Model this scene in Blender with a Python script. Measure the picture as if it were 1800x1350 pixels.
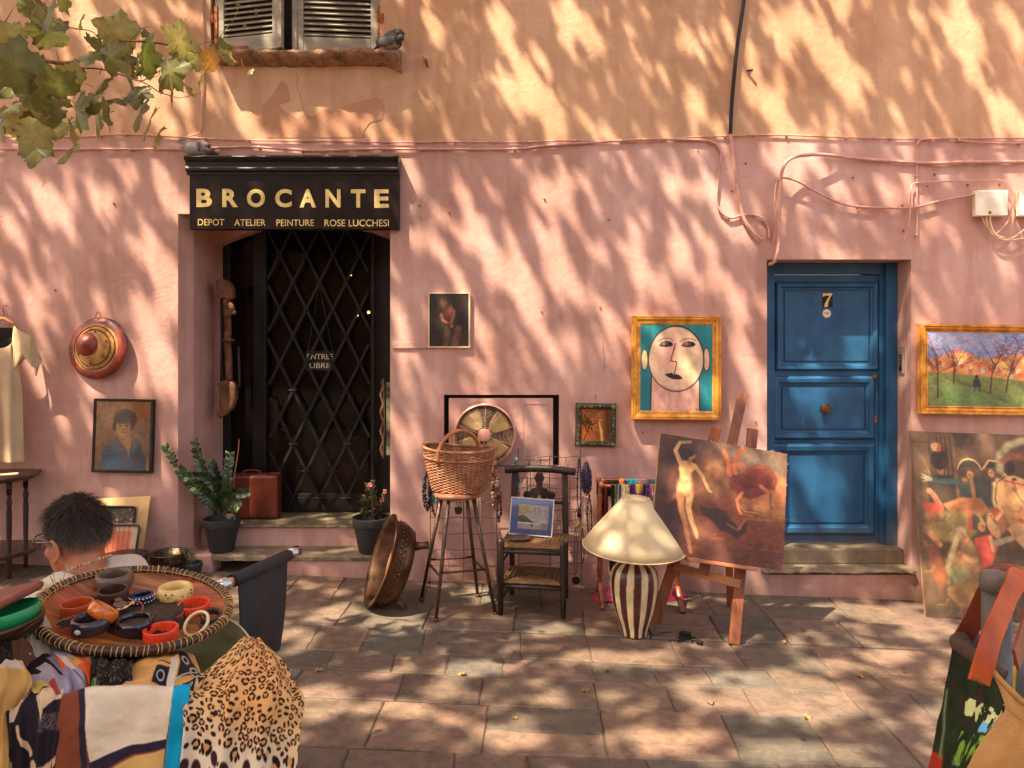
import bpy, bmesh, math, random
import numpy as np
from mathutils import Vector, Matrix
for o in list(bpy.data.objects): bpy.data.objects.remove(o)
scene = bpy.context.scene
# ------------------------------------------------------------ camera, sky, sun, exposure
FP, HY, CZ, DW = 1300.0, 600.0, 1.78, 5.4167
camd = bpy.data.cameras.new('camera'); cam = bpy.data.objects.new('camera', camd)
scene.collection.objects.link(cam)
cam.location = (0, -DW, CZ); cam.rotation_euler = (math.radians(90), 0, 0)
camd.sensor_width = 36; camd.lens = 36*FP/1800; camd.shift_y = -75/1800; camd.clip_start = .05; camd.clip_end = 500
scene.camera = cam
scene.render.resolution_x = 1024; scene.render.resolution_y = 768
SUN = Vector((.45, .42, -1)).normalized()
world = bpy.data.worlds.new('World'); scene.world = world; world.use_nodes = True
wn = world.node_tree; wn.nodes.clear()
wo = wn.nodes.new('ShaderNodeOutputWorld'); wb = wn.nodes.new('ShaderNodeBackground'); wb.inputs[1].default_value = .15
sky = wn.nodes.new('ShaderNodeTexSky'); sky.sky_type = 'NISHITA'; sky.sun_disc = False
sky.sun_elevation = math.asin(-SUN.z); sky.sun_rotation = math.atan2(-SUN.x, -SUN.y); sky.dust_density = 3.0
tint = wn.nodes.new('ShaderNodeMix'); tint.data_type = 'RGBA'; tint.blend_type = 'MULTIPLY'; tint.inputs[0].default_value = 1
tint.inputs[7].default_value = (1.0, .83, .70, 1)
wn.links.new(sky.outputs[0], tint.inputs[6]); wn.links.new(tint.outputs[2], wb.inputs[0]); wn.links.new(wb.outputs[0], wo.inputs[0])
sl = bpy.data.lights.new('sun', 'SUN'); sl.energy = 4.2; sl.angle = math.radians(.55); sl.color = (1, .88, .68)
so = bpy.data.objects.new('sun', sl); scene.collection.objects.link(so)
so.rotation_euler = (-SUN).to_track_quat('Z', 'Y').to_euler()
scene.view_settings.view_transform = 'Standard'; scene.view_settings.look = 'None'
scene.view_settings.exposure = 1.85; scene.view_settings.gamma = 1
GS = .041
random.seed(7); rng = np.random.default_rng(11)
KA = 1.25     # photographed shade tone -> albedo

# ------------------------------------------------------------ placing helpers
def P(px, py, Y=0.0):
    d = Y+DW; return Vector(((px-900)/FP*d, Y, CZ-(py-HY)/FP*d))
def gz(x): return -GS*x
def G(px, py):
    d = CZ*FP/((py-HY)-GS*(px-900)); return Vector(((px-900)/FP*d, d-DW, gz((px-900)/FP*d)))
def lin(c):
    c = c/255.0; return c/12.92 if c <= .04045 else ((c+.055)/1.055)**2.4
def S(r, g, b, k=None):
    k = KA if k is None else k
    return tuple(min(.88, lin(x)*k) for x in (r, g, b))
def VM(o, sx=0, sy=0, roll=0, back=0, yaw=0):
    """picture frame matrix: local x right, y up, z towards the viewer"""
    B = Matrix(((1,0,0,0),(0,0,-1,0),(0,1,0,0),(0,0,0,1)))
    return Matrix.Translation(o) @ Matrix.Rotation(yaw,4,'Z') @ Matrix.Rotation(-back,4,'X') @ Matrix.Rotation(roll,4,'Y') @ B

# ------------------------------------------------------------ mesh builder
class MB:
    def __init__(s): s.v = []; s.f = []; s.c = None
    def add(s, vs, fs):
        b = len(s.v); s.v += [tuple(v) for v in vs]; s.f += [tuple(b+i for i in f) for f in fs]; return s
    def box(s, c, d, M=None):
        x, y, z = d[0]/2, d[1]/2, d[2]/2; c = Vector(c)
        vs = [Vector((a, b, e)) for a in (-x, x) for b in (-y, y) for e in (-z, z)]
        vs = [(c+(M.to_3x3() @ v if M else v)) for v in vs]
        return s.add(vs, [(0,1,3,2),(4,6,7,5),(0,4,5,1),(2,3,7,6),(0,2,6,4),(1,5,7,3)])
    def bx(s, x0, x1, y0, y1, z0, z1): return s.box(((x0+x1)/2,(y0+y1)/2,(z0+z1)/2),(x1-x0,y1-y0,z1-z0))
    def tube(s, pts, r, n=8, flat=1.0, closed=False):
        pts = [Vector(p) for p in pts]; m = len(pts); R = r if isinstance(r, (list, tuple)) else [r]*m
        vs = []; prev = None
        for i, p in enumerate(pts):
            a = pts[i-1] if (i > 0 or closed) else p; b = pts[(i+1) % m] if (i < m-1 or closed) else p
            t = (b-a).normalized()
            if prev is None:
                u = t.cross(Vector((0,0,1)));
                if u.length < .1: u = t.cross(Vector((1,0,0)))
            else: u = prev-t*prev.dot(t)
            u.normalize(); prev = u; w = t.cross(u)
            for k in range(n):
                q = 2*math.pi*k/n; vs.append(p+(u*math.cos(q)+w*math.sin(q)*flat)*R[i])
        fs = []
        for i in range(m if closed else m-1):
            j = (i+1) % m
            for k in range(n): fs.append((i*n+k, i*n+(k+1) % n, j*n+(k+1) % n, j*n+k))
        if not closed: fs += [tuple(range(n))[::-1], tuple((m-1)*n+k for k in range(n))]
        return s.add(vs, fs)
    def bar(s, a, b, w, t, up=(0,1,0), w2=None):
        """rectangular bar a->b, width w across, thickness t along 'up'"""
        a = Vector(a); b = Vector(b); d = (b-a).normalized(); n = Vector(up); n = (n-d*n.dot(d)).normalized(); q = d.cross(n)
        w2 = w2 or w; vs = []
        for p, ww in ((a, w), (b, w2)):
            for x, y in ((-1,-1),(1,-1),(1,1),(-1,1)): vs.append(p+q*ww/2*x+n*t/2*y)
        return s.add(vs, [(3,2,1,0),(4,5,6,7),(0,1,5,4),(1,2,6,5),(2,3,7,6),(3,0,4,7)])
    def lathe(s, prof, c=(0,0,0), n=32, M=None, mod=None):
        c = Vector(c); vs = []; m = len(prof)
        for (r, z) in prof:
            for k in range(n):
                q = 2*math.pi*k/n; rr = r*(mod(q, z) if mod else 1)
                p = Vector((rr*math.cos(q), rr*math.sin(q), z)); vs.append(c+(M.to_3x3() @ p if M else p))
        fs = [(i*n+k, i*n+(k+1) % n, (i+1)*n+(k+1) % n, (i+1)*n+k) for i in range(m-1) for k in range(n)]
        cl = abs(prof[0][0]-prof[-1][0])+abs(prof[0][1]-prof[-1][1]) < 1e-4
        if prof[0][0] > 1e-4 and not cl: fs.append(tuple(range(n))[::-1])
        if prof[-1][0] > 1e-4 and not cl: fs.append(tuple((m-1)*n+k for k in range(n)))
        return s.add(vs, fs)
    def ball(s, c, r, nu=10, nv=7, M=None, fn=None):
        r = r if isinstance(r, (tuple, list)) else (r, r, r); c = Vector(c); vs = []
        for j in range(nv+1):
            th = math.pi*j/nv
            for k in range(nu):
                q = 2*math.pi*k/nu; p = Vector((math.sin(th)*math.cos(q), math.sin(th)*math.sin(q), math.cos(th)))
                if fn: p = fn(p)
                p = Vector((p.x*r[0], p.y*r[1], p.z*r[2])); vs.append(c+(M.to_3x3() @ p if M else p))
        return s.add(vs, [(j*nu+k, (j+1)*nu+k, (j+1)*nu+(k+1) % nu, j*nu+(k+1) % nu) for j in range(nv) for k in range(nu)])
    def grid(s, A):
        h, w = A.shape[:2]
        s.add([tuple(p) for p in A.reshape(-1, 3)], [(j*w+i, j*w+i+1, (j+1)*w+i+1, (j+1)*w+i) for j in range(h-1) for i in range(w-1)]); return s
    def plate(s, pts, M, z0, z1):
        """outline pts (x, y) extruded from z0 to z1 in frame M"""
        n = len(pts); vs = [M @ Vector((x, y, z)) for z in (z0, z1) for x, y in pts]
        return s.add(vs, [tuple(range(n))[::-1], tuple(range(n, 2*n))]+[(i, (i+1) % n, n+(i+1) % n, n+i) for i in range(n)])
    def mitre(s, w, h, prof, M):
        """rectangular moulding; prof = closed loop of (outset from the w x h opening, z)"""
        n = len(prof); vs = []
        for sx, sy in ((-1,-1),(1,-1),(1,1),(-1,1)):
            for o, z in prof: vs.append(M @ Vector((sx*(w/2+o), sy*(h/2+o), z)))
        fs = []
        for i in range(4):
            j = (i+1) % 4
            for k in range(n): l = (k+1) % n; fs.append((i*n+k, j*n+k, j*n+l, i*n+l))
        return s.add(vs, fs)
OFF = {}
def build(name, mb, mat, parent=None, smooth=False, bevel=0, col=None, solid=0, label=None, sub=0, kind=None):
    me = bpy.data.meshes.new(name)
    off = OFF.get(parent.name, Vector((0,0,0))) if parent else Vector((0,0,0))
    me.from_pydata([(v[0]-off.x, v[1]-off.y, v[2]-off.z) for v in mb.v], [], mb.f)
    if not isinstance(mat, (list, tuple)): mat = [mat]
    for m in mat: me.materials.append(m)
    if col is not None:
        a = me.color_attributes.new('Col', 'FLOAT_COLOR', 'POINT'); c4 = np.ones((len(mb.v), 4), dtype=np.float32)
        c4[:, :3] = np.asarray(col, dtype=np.float32).reshape(-1, 3); a.data.foreach_set('color', c4.ravel())
    bm = bmesh.new(); bm.from_mesh(me); bmesh.ops.recalc_face_normals(bm, faces=bm.faces); bm.to_mesh(me); bm.free()
    if smooth: me.shade_smooth() if hasattr(me, 'shade_smooth') else me.polygons.foreach_set('use_smooth', [True]*len(me.polygons))
    o = bpy.data.objects.new(name, me); scene.collection.objects.link(o)
    if parent: o.parent = parent; OFF[o.name] = off
    if solid: m = o.modifiers.new('thick', 'SOLIDIFY'); m.thickness = solid; m.offset = 0
    if bevel: m = o.modifiers.new('bevel', 'BEVEL'); m.width = bevel; m.segments = 2; m.limit_method = 'ANGLE'; m.angle_limit = .6
    if sub: m = o.modifiers.new('sub', 'SUBSURF'); m.levels = sub; m.render_levels = sub
    if smooth and bevel: pass
    if label: o['label'] = label
    if kind: o['kind'] = kind
    return o
def thing(name, label, cat, loc=(0,0,0), group=None):
    o = bpy.data.objects.new(name, None); scene.collection.objects.link(o); o.empty_display_size = .05
    o.location = loc; OFF[o.name] = Vector(loc); o['label'] = label; o['category'] = cat
    if group: o['group'] = group
    return o
def solo(name, mb, mat, label, cat, group=None, **k):
    """a thing that is one mesh: origin at its base"""
    vs = np.array(mb.v); c = Vector(((vs[:,0].min()+vs[:,0].max())/2, (vs[:,1].min()+vs[:,1].max())/2, vs[:,2].min()))
    mb.v = [(v[0]-c.x, v[1]-c.y, v[2]-c.z) for v in mb.v]
    o = build(name, mb, mat, None, **k); o.location = c; OFF[o.name] = c; o['label'] = label; o['category'] = cat
    if group: o['group'] = group
    return o
# ------------------------------------------------------------ materials
def newmat(name):
    m = bpy.data.materials.new(name); m.use_nodes = True; nt = m.node_tree; nt.nodes.clear()
    o = nt.nodes.new('ShaderNodeOutputMaterial'); b = nt.nodes.new('ShaderNodeBsdfPrincipled'); nt.links.new(b.outputs[0], o.inputs[0])
    return m, nt, b, o
def noise(nt, scale, detail=4, dist=0, vec=None, rough=.55):
    n = nt.nodes.new('ShaderNodeTexNoise'); n.inputs['Scale'].default_value = scale; n.inputs['Detail'].default_value = detail
    n.inputs['Distortion'].default_value = dist; n.inputs['Roughness'].default_value = rough
    if vec is not None: nt.links.new(vec, n.inputs['Vector'])
    return n
def ramp(nt, fac, stops):
    r = nt.nodes.new('ShaderNodeValToRGB'); e = r.color_ramp.elements
    while len(e) < len(stops): e.new(.5)
    for i, (p, c) in enumerate(stops): e[i].position = p; e[i].color = (*c, 1) if len(c) == 3 else c
    nt.links.new(fac, r.inputs[0]); return r
def mixc(nt, fac, a, b, mode='MIX'):
    m = nt.nodes.new('ShaderNodeMix'); m.data_type = 'RGBA'; m.blend_type = mode
    for val, i in ((fac, 0), (a, 6), (b, 7)):
        if hasattr(val, 'is_output'): nt.links.new(val, m.inputs[i])
        elif i == 0: m.inputs[0].default_value = val
        else: m.inputs[i].default_value = (*val, 1)
    return m.outputs[2]
def coords(nt, kind='Object', scale=(1,1,1)):
    t = nt.nodes.new('ShaderNodeTexCoord'); mp = nt.nodes.new('ShaderNodeMapping'); mp.inputs['Scale'].default_value = scale
    if kind == 'World':
        g = nt.nodes.new('ShaderNodeNewGeometry'); nt.links.new(g.outputs['Position'], mp.inputs[0])
    else: nt.links.new(t.outputs[kind], mp.inputs[0])
    return mp.outputs[0]
def bump(nt, b, h, strength, dist=.01):
    n = nt.nodes.new('ShaderNodeBump'); n.inputs['Strength'].default_value = strength; n.inputs['Distance'].default_value = dist
    nt.links.new(h, n.inputs['Height']); nt.links.new(n.outputs[0], b.inputs['Normal'])
def pm(name, c1, c2=None, sc=12, rough=.6, bmp=.25, bsc=None, metal=0, coat=0, stretch=(1,1,1), bdist=.004, trans=0, spec=None, sheen=0):
    """two-tone weathered procedural material"""
    m, nt, b, o = newmat(name); c2 = c2 or tuple(x*.72 for x in c1); v = coords(nt, 'World', stretch)
    n = noise(nt, sc, 6, .4, v); r = ramp(nt, n.outputs[0], [(.34, c1), (.66, c2)])
    nt.links.new(r.outputs[0], b.inputs['Base Color'])
    n2 = noise(nt, bsc or sc*4, 5, 0, v)
    rr = nt.nodes.new('ShaderNodeMapRange'); rr.inputs[3].default_value = max(0, rough-.12); rr.inputs[4].default_value = min(1, rough+.12)
    nt.links.new(n2.outputs[0], rr.inputs[0]); nt.links.new(rr.outputs[0], b.inputs['Roughness'])
    b.inputs['Metallic'].default_value = metal; b.inputs['Coat Weight'].default_value = coat
    if spec is not None: b.inputs['Specular IOR Level'].default_value = spec
    if sheen: b.inputs['Sheen Weight'].default_value = sheen
    if bmp: bump(nt, b, n2.outputs[0], bmp, bdist)
    if trans:
        tr = nt.nodes.new('ShaderNodeBsdfTranslucent'); nt.links.new(r.outputs[0], tr.inputs[0])
        ms = nt.nodes.new('ShaderNodeMixShader'); ms.inputs[0].default_value = trans
        nt.links.new(b.outputs[0], ms.inputs[1]); nt.links.new(tr.outputs[0], ms.inputs[2]); nt.links.new(ms.outputs[0], o.inputs[0])
    return m
def vm(name, rough=.6, bmp=.2, bsc=60, metal=0, coat=0, var=.12, trans=0, weave=0, spec=.5):
    """material whose own pattern comes from the 'Col' attribute"""
    m, nt, b, o = newmat(name); a = nt.nodes.new('ShaderNodeVertexColor'); a.layer_name = 'Col'; v = coords(nt, 'World')
    n = noise(nt, 25, 5, 0, v); r = ramp(nt, n.outputs[0], [(.3, (1-var*2,)*3), (.7, (1.0,)*3)])
    c = mixc(nt, 1.0, a.outputs[0], r.outputs[0], 'MULTIPLY'); nt.links.new(c, b.inputs['Base Color'])
    b.inputs['Roughness'].default_value = rough; b.inputs['Metallic'].default_value = metal; b.inputs['Coat Weight'].default_value = coat
    b.inputs['Specular IOR Level'].default_value = spec
    n2 = noise(nt, bsc, 4, 0, v)
    if bmp: bump(nt, b, n2.outputs[0], bmp, .003)
    if trans:
        tr = nt.nodes.new('ShaderNodeBsdfTranslucent'); nt.links.new(c, tr.inputs[0])
        ms = nt.nodes.new('ShaderNodeMixShader'); ms.inputs[0].default_value = trans
        nt.links.new(b.outputs[0], ms.inputs[1]); nt.links.new(tr.outputs[0], ms.inputs[2]); nt.links.new(ms.outputs[0], o.inputs[0])
    return m
def plaster(name, base, dark, light, speck):
    m, nt, b, o = newmat(name); v = coords(nt, 'World')
    n1 = noise(nt, .9, 5, .8, v); n2 = noise(nt, 5, 6, .5, v, .65); n3 = noise(nt, 90, 3, 0, v); n4 = noise(nt, 17, 5, .2, v)
    c = ramp(nt, n1.outputs[0], [(.3, dark), (.5, base), (.72, light)]).outputs[0]
    c2 = ramp(nt, n2.outputs[0], [(.3, (.80,.78,.75)), (.62, (1,1,1))]).outputs[0]
    c = mixc(nt, .7, c, c2, 'MULTIPLY')
    vs = coords(nt, 'World', (3.2, 3.2, .35)); ns = noise(nt, 1.6, 5, .3, vs)       # rain streaks
    c = mixc(nt, .75, c, ramp(nt, ns.outputs[0], [(.38, (.80,.76,.72)), (.55, (1,1,1))]).outputs[0], 'MULTIPLY')
    sp = ramp(nt, n3.outputs[0], [(.66, (1,1,1)), (.74, speck)]).outputs[0]
    c = mixc(nt, .5, c, sp, 'MULTIPLY')
    # grime near the ground
    g = nt.nodes.new('ShaderNodeSeparateXYZ'); gp = nt.nodes.new('ShaderNodeNewGeometry'); nt.links.new(gp.outputs['Position'], g.inputs[0])
    ad = nt.nodes.new('ShaderNodeMath'); ad.operation = 'MULTIPLY_ADD'; ad.inputs[1].default_value = .5; nt.links.new(n2.outputs[0], ad.inputs[0]); nt.links.new(g.outputs[2], ad.inputs[2])
    c = mixc(nt, .55, c, ramp(nt, ad.outputs[0], [(.24, (.54,.47,.41)), (.50, (1,1,1))]).outputs[0], 'MULTIPLY')
    nt.links.new(c, b.inputs['Base Color']); b.inputs['Roughness'].default_value = .85; b.inputs['Specular IOR Level'].default_value = .3
    h = nt.nodes.new('ShaderNodeMath'); h.operation = 'MULTIPLY_ADD'; h.inputs[1].default_value = .22
    nt.links.new(n4.outputs[0], h.inputs[0]); nt.links.new(n2.outputs[0], h.inputs[2])
    h2 = nt.nodes.new('ShaderNodeMath'); h2.operation = 'MULTIPLY_ADD'; h2.inputs[1].default_value = .05
    nt.links.new(n3.outputs[0], h2.inputs[0]); nt.links.new(h.outputs[0], h2.inputs[2])
    bump(nt, b, h2.outputs[0], .34, .03); return m
MT = {}
MT['pink'] = plaster('pink_plaster', S(188,145,132), S(176,130,116), S(200,160,148), (.6,.5,.45))
MT['ochre'] = plaster('ochre_plaster', S(192,150,118), S(176,130,98), S(204,162,130), (.55,.45,.4))
MT['stone'] = pm('step_stone', S(130,112,86), S(98,86,68), 7, .8, .6, 40, bdist=.01)
MT['dkmetal'] = pm('dark_iron', (.011,.009,.007), (.020,.015,.012), 20, .5, .2, spec=.25)
MT['black'] = pm('black_paint', (.014,.010,.008), (.024,.018,.014), 9, .42, .1, 30, spec=.25)
MT['gold'] = pm('gold_leaf', S(215,150,60), S(160,98,32), 14, .38, .25, 60, metal=.35)
MT['goldpaint'] = pm('gold_paint', S(228,194,122), S(200,162,92), 20, .5, .05)
MT['grey_shutter'] = pm('shutter_paint', S(146,134,116), S(116,106,90), 6, .45, .25, 50, stretch=(1,1,4))
MT['rust'] = pm('rusty_iron', S(170,92,42), S(96,46,20), 40, .85, .6, 90)
MT['wood_dk'] = pm('dark_wood', S(58,36,26), S(32,20,14), 8, .42, .25, 40, stretch=(1,1,.2))
MT['wood_md'] = pm('mid_wood', S(140,76,44), S(92,46,28), 9, .45, .25, 40, stretch=(1,1,.2))
MT['wood_lt'] = pm('pale_wood', S(176,112,66), S(132,78,44), 9, .5, .25, 40, stretch=(1,1,.3))
MT['blue'] = pm('blue_door_paint', S(34,84,118), S(20,64,98), 5, .42, .16, 35, stretch=(1,1,.5), bdist=.006)
def wear(m):
    nt = m.node_tree; b = [n for n in nt.nodes if n.type == 'BSDF_PRINCIPLED'][0]; src = b.inputs['Base Color'].links[0].from_socket
    v = coords(nt, 'World', (1, 1, .3)); n = noise(nt, 34, 6, .6, v, .7); c = mixc(nt, ramp(nt, n.outputs[0], [(.67, (0,0,0)), (.70, (.8,)*3)]).outputs[0], src, S(96,110,116))
    n2 = noise(nt, 3.2, 6, .4, coords(nt, 'World', (1, 1, 1.6)), .7); c = mixc(nt, .7, c, ramp(nt, n2.outputs[0], [(.33, (.66,.66,.68)), (.6, (1.05,1.04,1.02))]).outputs[0], 'MULTIPLY')
    g = nt.nodes.new('ShaderNodeSeparateXYZ'); gp = nt.nodes.new('ShaderNodeNewGeometry'); nt.links.new(gp.outputs['Position'], g.inputs[0])
    ad = nt.nodes.new('ShaderNodeMath'); ad.operation = 'MULTIPLY_ADD'; ad.inputs[1].default_value = .5; nt.links.new(n2.outputs[0], ad.inputs[0]); nt.links.new(g.outputs[2], ad.inputs[2])
    c = mixc(nt, ramp(nt, ad.outputs[0], [(.46, (.55,)*3), (.62, (0,0,0))]).outputs[0], c, S(92,84,74)); nt.links.new(c, b.inputs['Base Color'])
wear(MT['blue'])
MT['cablepink'] = pm('painted_cable', S(190,142,126), S(172,122,106), 30, .55, .2)
MT['cream_paint'] = pm('cream_paint', S(206,180,140), S(186,158,120), 20, .5, .1)
MT['potblack'] = pm('black_plastic', (.022,.020,.020), (.035,.031,.03), 20, .6, .1)
MT['chrome'] = pm('chrome', (.7,.68,.65), (.5,.48,.46), 30, .18, .02, metal=1)
MT['brass'] = pm('old_brass', S(116,80,44), S(70,48,28), 40, .5, .2, metal=.6)
MT['copper'] = pm('copper', S(104,70,46), S(50,34,24), 9, .46, .45, 34, metal=.6, bdist=.006)
MT['dark'] = pm('dark_interior', (.012,.009,.007), (.02,.016,.012), 4, .9, 0)
# ------------------------------------------------------------ painter: pictures and prints stored in the 'Col' attribute of a fine grid
class Cv:
    def __init__(s, w, h, bg, asp=None):
        s.w, s.h = w, h; s.asp = asp or w/h
        s.Y, s.X = np.meshgrid(np.linspace(0, 1, h), np.linspace(0, 1, w), indexing='ij')
        s.a = np.ones((h, w, 3))*np.array(bg, float)
    def put(s, mask, c): mask = np.clip(mask, 0, 1)[..., None]; s.a = s.a*(1-mask)+np.array(c, float)*mask; return s
    def poly(s, pts, c, soft=.006, al=1):
        soft *= .45 if soft < .035 else 1
        p = np.array(pts, float); ins = np.zeros(s.X.shape, bool); dm = np.full(s.X.shape, 9.); n = len(p)
        X = s.X*s.asp; Y = s.Y
        for i in range(n):
            x1, y1 = p[i]; x2, y2 = p[(i+1) % n]
            if y1 != y2: ins ^= ((s.Y < y1) != (s.Y < y2)) & (s.X < (x2-x1)*(s.Y-y1)/(y2-y1)+x1)
            ax, ay, bx_, by = x1*s.asp, y1, x2*s.asp, y2; L = (bx_-ax)**2+(by-ay)**2+1e-12
            t = np.clip(((X-ax)*(bx_-ax)+(Y-ay)*(by-ay))/L, 0, 1); dm = np.minimum(dm, np.hypot(X-ax-t*(bx_-ax), Y-ay-t*(by-ay)))
        sd = np.where(ins, dm, -dm); return s.put(al*(sd/soft*.5+.5), c)
    def ell(s, cx, cy, rx, ry, c, rot=0, soft=.006, al=1):
        soft *= .45 if soft < .035 else 1
        dx = (s.X-cx)*s.asp; dy = s.Y-cy; q = math.radians(rot); u = dx*math.cos(q)+dy*math.sin(q); v = -dx*math.sin(q)+dy*math.cos(q)
        rx *= s.asp; d = (1-np.hypot(u/rx, v/ry))*min(rx, ry); return s.put(al*(d/soft*.5+.5), c)
    def line(s, pts, w, c, soft=.004, al=1, w2=None):
        soft *= .5
        n = len(pts)-1; dm = np.full(s.X.shape, -9.)
        for i in range(n):
            (x1, y1), (x2, y2) = pts[i], pts[i+1]; ax, bx_ = x1*s.asp, x2*s.asp; L = (bx_-ax)**2+(y2-y1)**2+1e-12
            t = np.clip(((s.X*s.asp-ax)*(bx_-ax)+(s.Y-y1)*(y2-y1))/L, 0, 1)
            ww = w if w2 is None else w+(w2-w)*(i+t)/n
            dm = np.maximum(dm, ww/2-np.hypot(s.X*s.asp-ax-t*(bx_-ax), s.Y-y1-t*(y2-y1)))
        return s.put(al*(dm/soft*.5+.5), c)
    def fbm(s, sc, seed=0, oct=4, sx=1, sy=1):
        r = np.random.default_rng(seed); out = np.zeros(s.X.shape); amp = 1; tot = 0
        for o in range(oct):
            n = int(sc*2**o)+3; g = r.random((n, n)); x = np.clip(s.X*(sc*2**o)*sx % (n-1.01), 0, n-1.01); y = np.clip(s.Y*(sc*2**o)*sy % (n-1.01), 0, n-1.01)
            i = x.astype(int); j = y.astype(int); fx = x-i; fy = y-j; fx = fx*fx*(3-2*fx); fy = fy*fy*(3-2*fy)
            out += amp*((g[j, i]*(1-fx)+g[j, i+1]*fx)*(1-fy)+(g[j+1, i]*(1-fx)+g[j+1, i+1]*fx)*fy); tot += amp; amp *= .5
        return out/tot
    def grain(s, amt=.12, sc=12, seed=1, sx=1, sy=1): s.a = np.clip(s.a*(1+amt*2*(s.fbm(sc, seed, 3, sx, sy)-.5)[..., None]), 0, 255); return s
    def warp(s, amt, sc, seed=5):
        dx = ((s.fbm(sc, seed)-.5)*amt*s.w).astype(int); dy = ((s.fbm(sc, seed+1)-.5)*amt*s.h).astype(int)
        J, I = np.mgrid[0:s.h, 0:s.w]; s.a = s.a[np.clip(J+dy, 0, s.h-1), np.clip(I+dx, 0, s.w-1)]; return s
    def lin(s, k=None):
        k = KA if k is None else k
        c = s.a/255; return np.minimum(.88, np.where(c <= .04045, c/12.92, ((np.maximum(c, 0)+.055)/1.055)**2.4)*k)
def canvas_grid(cv, w, h, M, z=0):
    mb = MB(); A = np.zeros((cv.h, cv.w, 3)); m = np.array(M)
    L = np.stack([(cv.X-.5)*w, (.5-cv.Y)*h, np.full(cv.X.shape, z), np.ones(cv.X.shape)], -1) @ m.T
    mb.grid(L[..., :3]); return mb
def catmull(C, nv, nu):
    """C (r, c, 3) lattice -> (nv, nu, 3) smooth surface"""
    def ax(C, n):
        m = C.shape[0]; t = np.linspace(0, m-1-1e-9, n); i = t.astype(int); f = (t-i)[:, None, None]
        g = lambda k: C[np.clip(i+k, 0, m-1)]
        p0, p1, p2, p3 = g(-1), g(0), g(1), g(2)
        return .5*((2*p1)+(-p0+p2)*f+(2*p0-5*p1+4*p2-p3)*f*f+(-p0+3*p1-3*p2+p3)*f**3)
    A = ax(np.asarray(C, float), nv); return ax(A.transpose(1, 0, 2), nu).transpose(1, 0, 2)
def lat(rows):
    """rows of (px, py, distance) -> world lattice"""
    return [[tuple(P(x, y, d-DW)) for x, y, d in r] for r in rows]
def cloth_mb(rows, nv, nu, fold=0, nf=6, seed=0, along=0, crumple=.0):
    A = catmull(lat(rows), nv, nu); v, u = np.meshgrid(np.linspace(0, 1, nv), np.linspace(0, 1, nu), indexing='ij')
    N = np.cross(np.gradient(A, axis=1), np.gradient(A, axis=0)); N /= np.linalg.norm(N, axis=2, keepdims=True)+1e-9
    q = u if not along else v; o = v if not along else u
    ph = np.random.default_rng(seed).random(4)*6
    f = np.sin(q*nf*6.28+ph[0]+np.sin(o*3+ph[1])*1.2)*.6+np.sin(q*nf*13+ph[2]+o*2.5)*.3
    cv = Cv(nu, nv, (0,0,0)); f = f*fold*(.35+.65*o)+(cv.fbm(5, seed+9)-.5)*2*crumple
    mb = MB(); mb.grid(A+N*f[..., None]); return mb
def text_mb(items, extrude=.002, bold=0.0, M=None):
    """items: (string, x0, x1, y0, y1) boxes in frame M"""
    mb = MB()
    for st, x0, x1, y0, y1 in items:
        cu = bpy.data.curves.new('t', 'FONT'); cu.body = st; cu.size = 1; cu.offset = bold; cu.extrude = .02; cu.resolution_u = 4
        ob = bpy.data.objects.new('t', cu); scene.collection.objects.link(ob)
        me = bpy.data.meshes.new_from_object(ob.evaluated_get(bpy.context.evaluated_depsgraph_get()))
        v = np.array([x.co[:] for x in me.vertices]); lo = v.min(0); hi = v.max(0); t = (v-lo)/np.maximum(hi-lo, 1e-6)
        q = [M @ Vector((x0+(x1-x0)*a, y0+(y1-y0)*b, extrude*c)) for a, b, c in t]
        mb.add(q, [tuple(p.vertices) for p in me.polygons]); bpy.data.objects.remove(ob); bpy.data.meshes.remove(me); bpy.data.curves.remove(cu)
    return mb
VMAT = {'paint': vm('oil_paint', .55, .25, 120), 'cloth': vm('printed_cloth', .85, .15, 260, trans=.12, var=.06, spec=.15),
        'gloss': vm('glazed_colour', .22, .03, 40, coat=.4, var=.05), 'satin': vm('satin_colour', .45, .15, 80, var=.12)}

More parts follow.
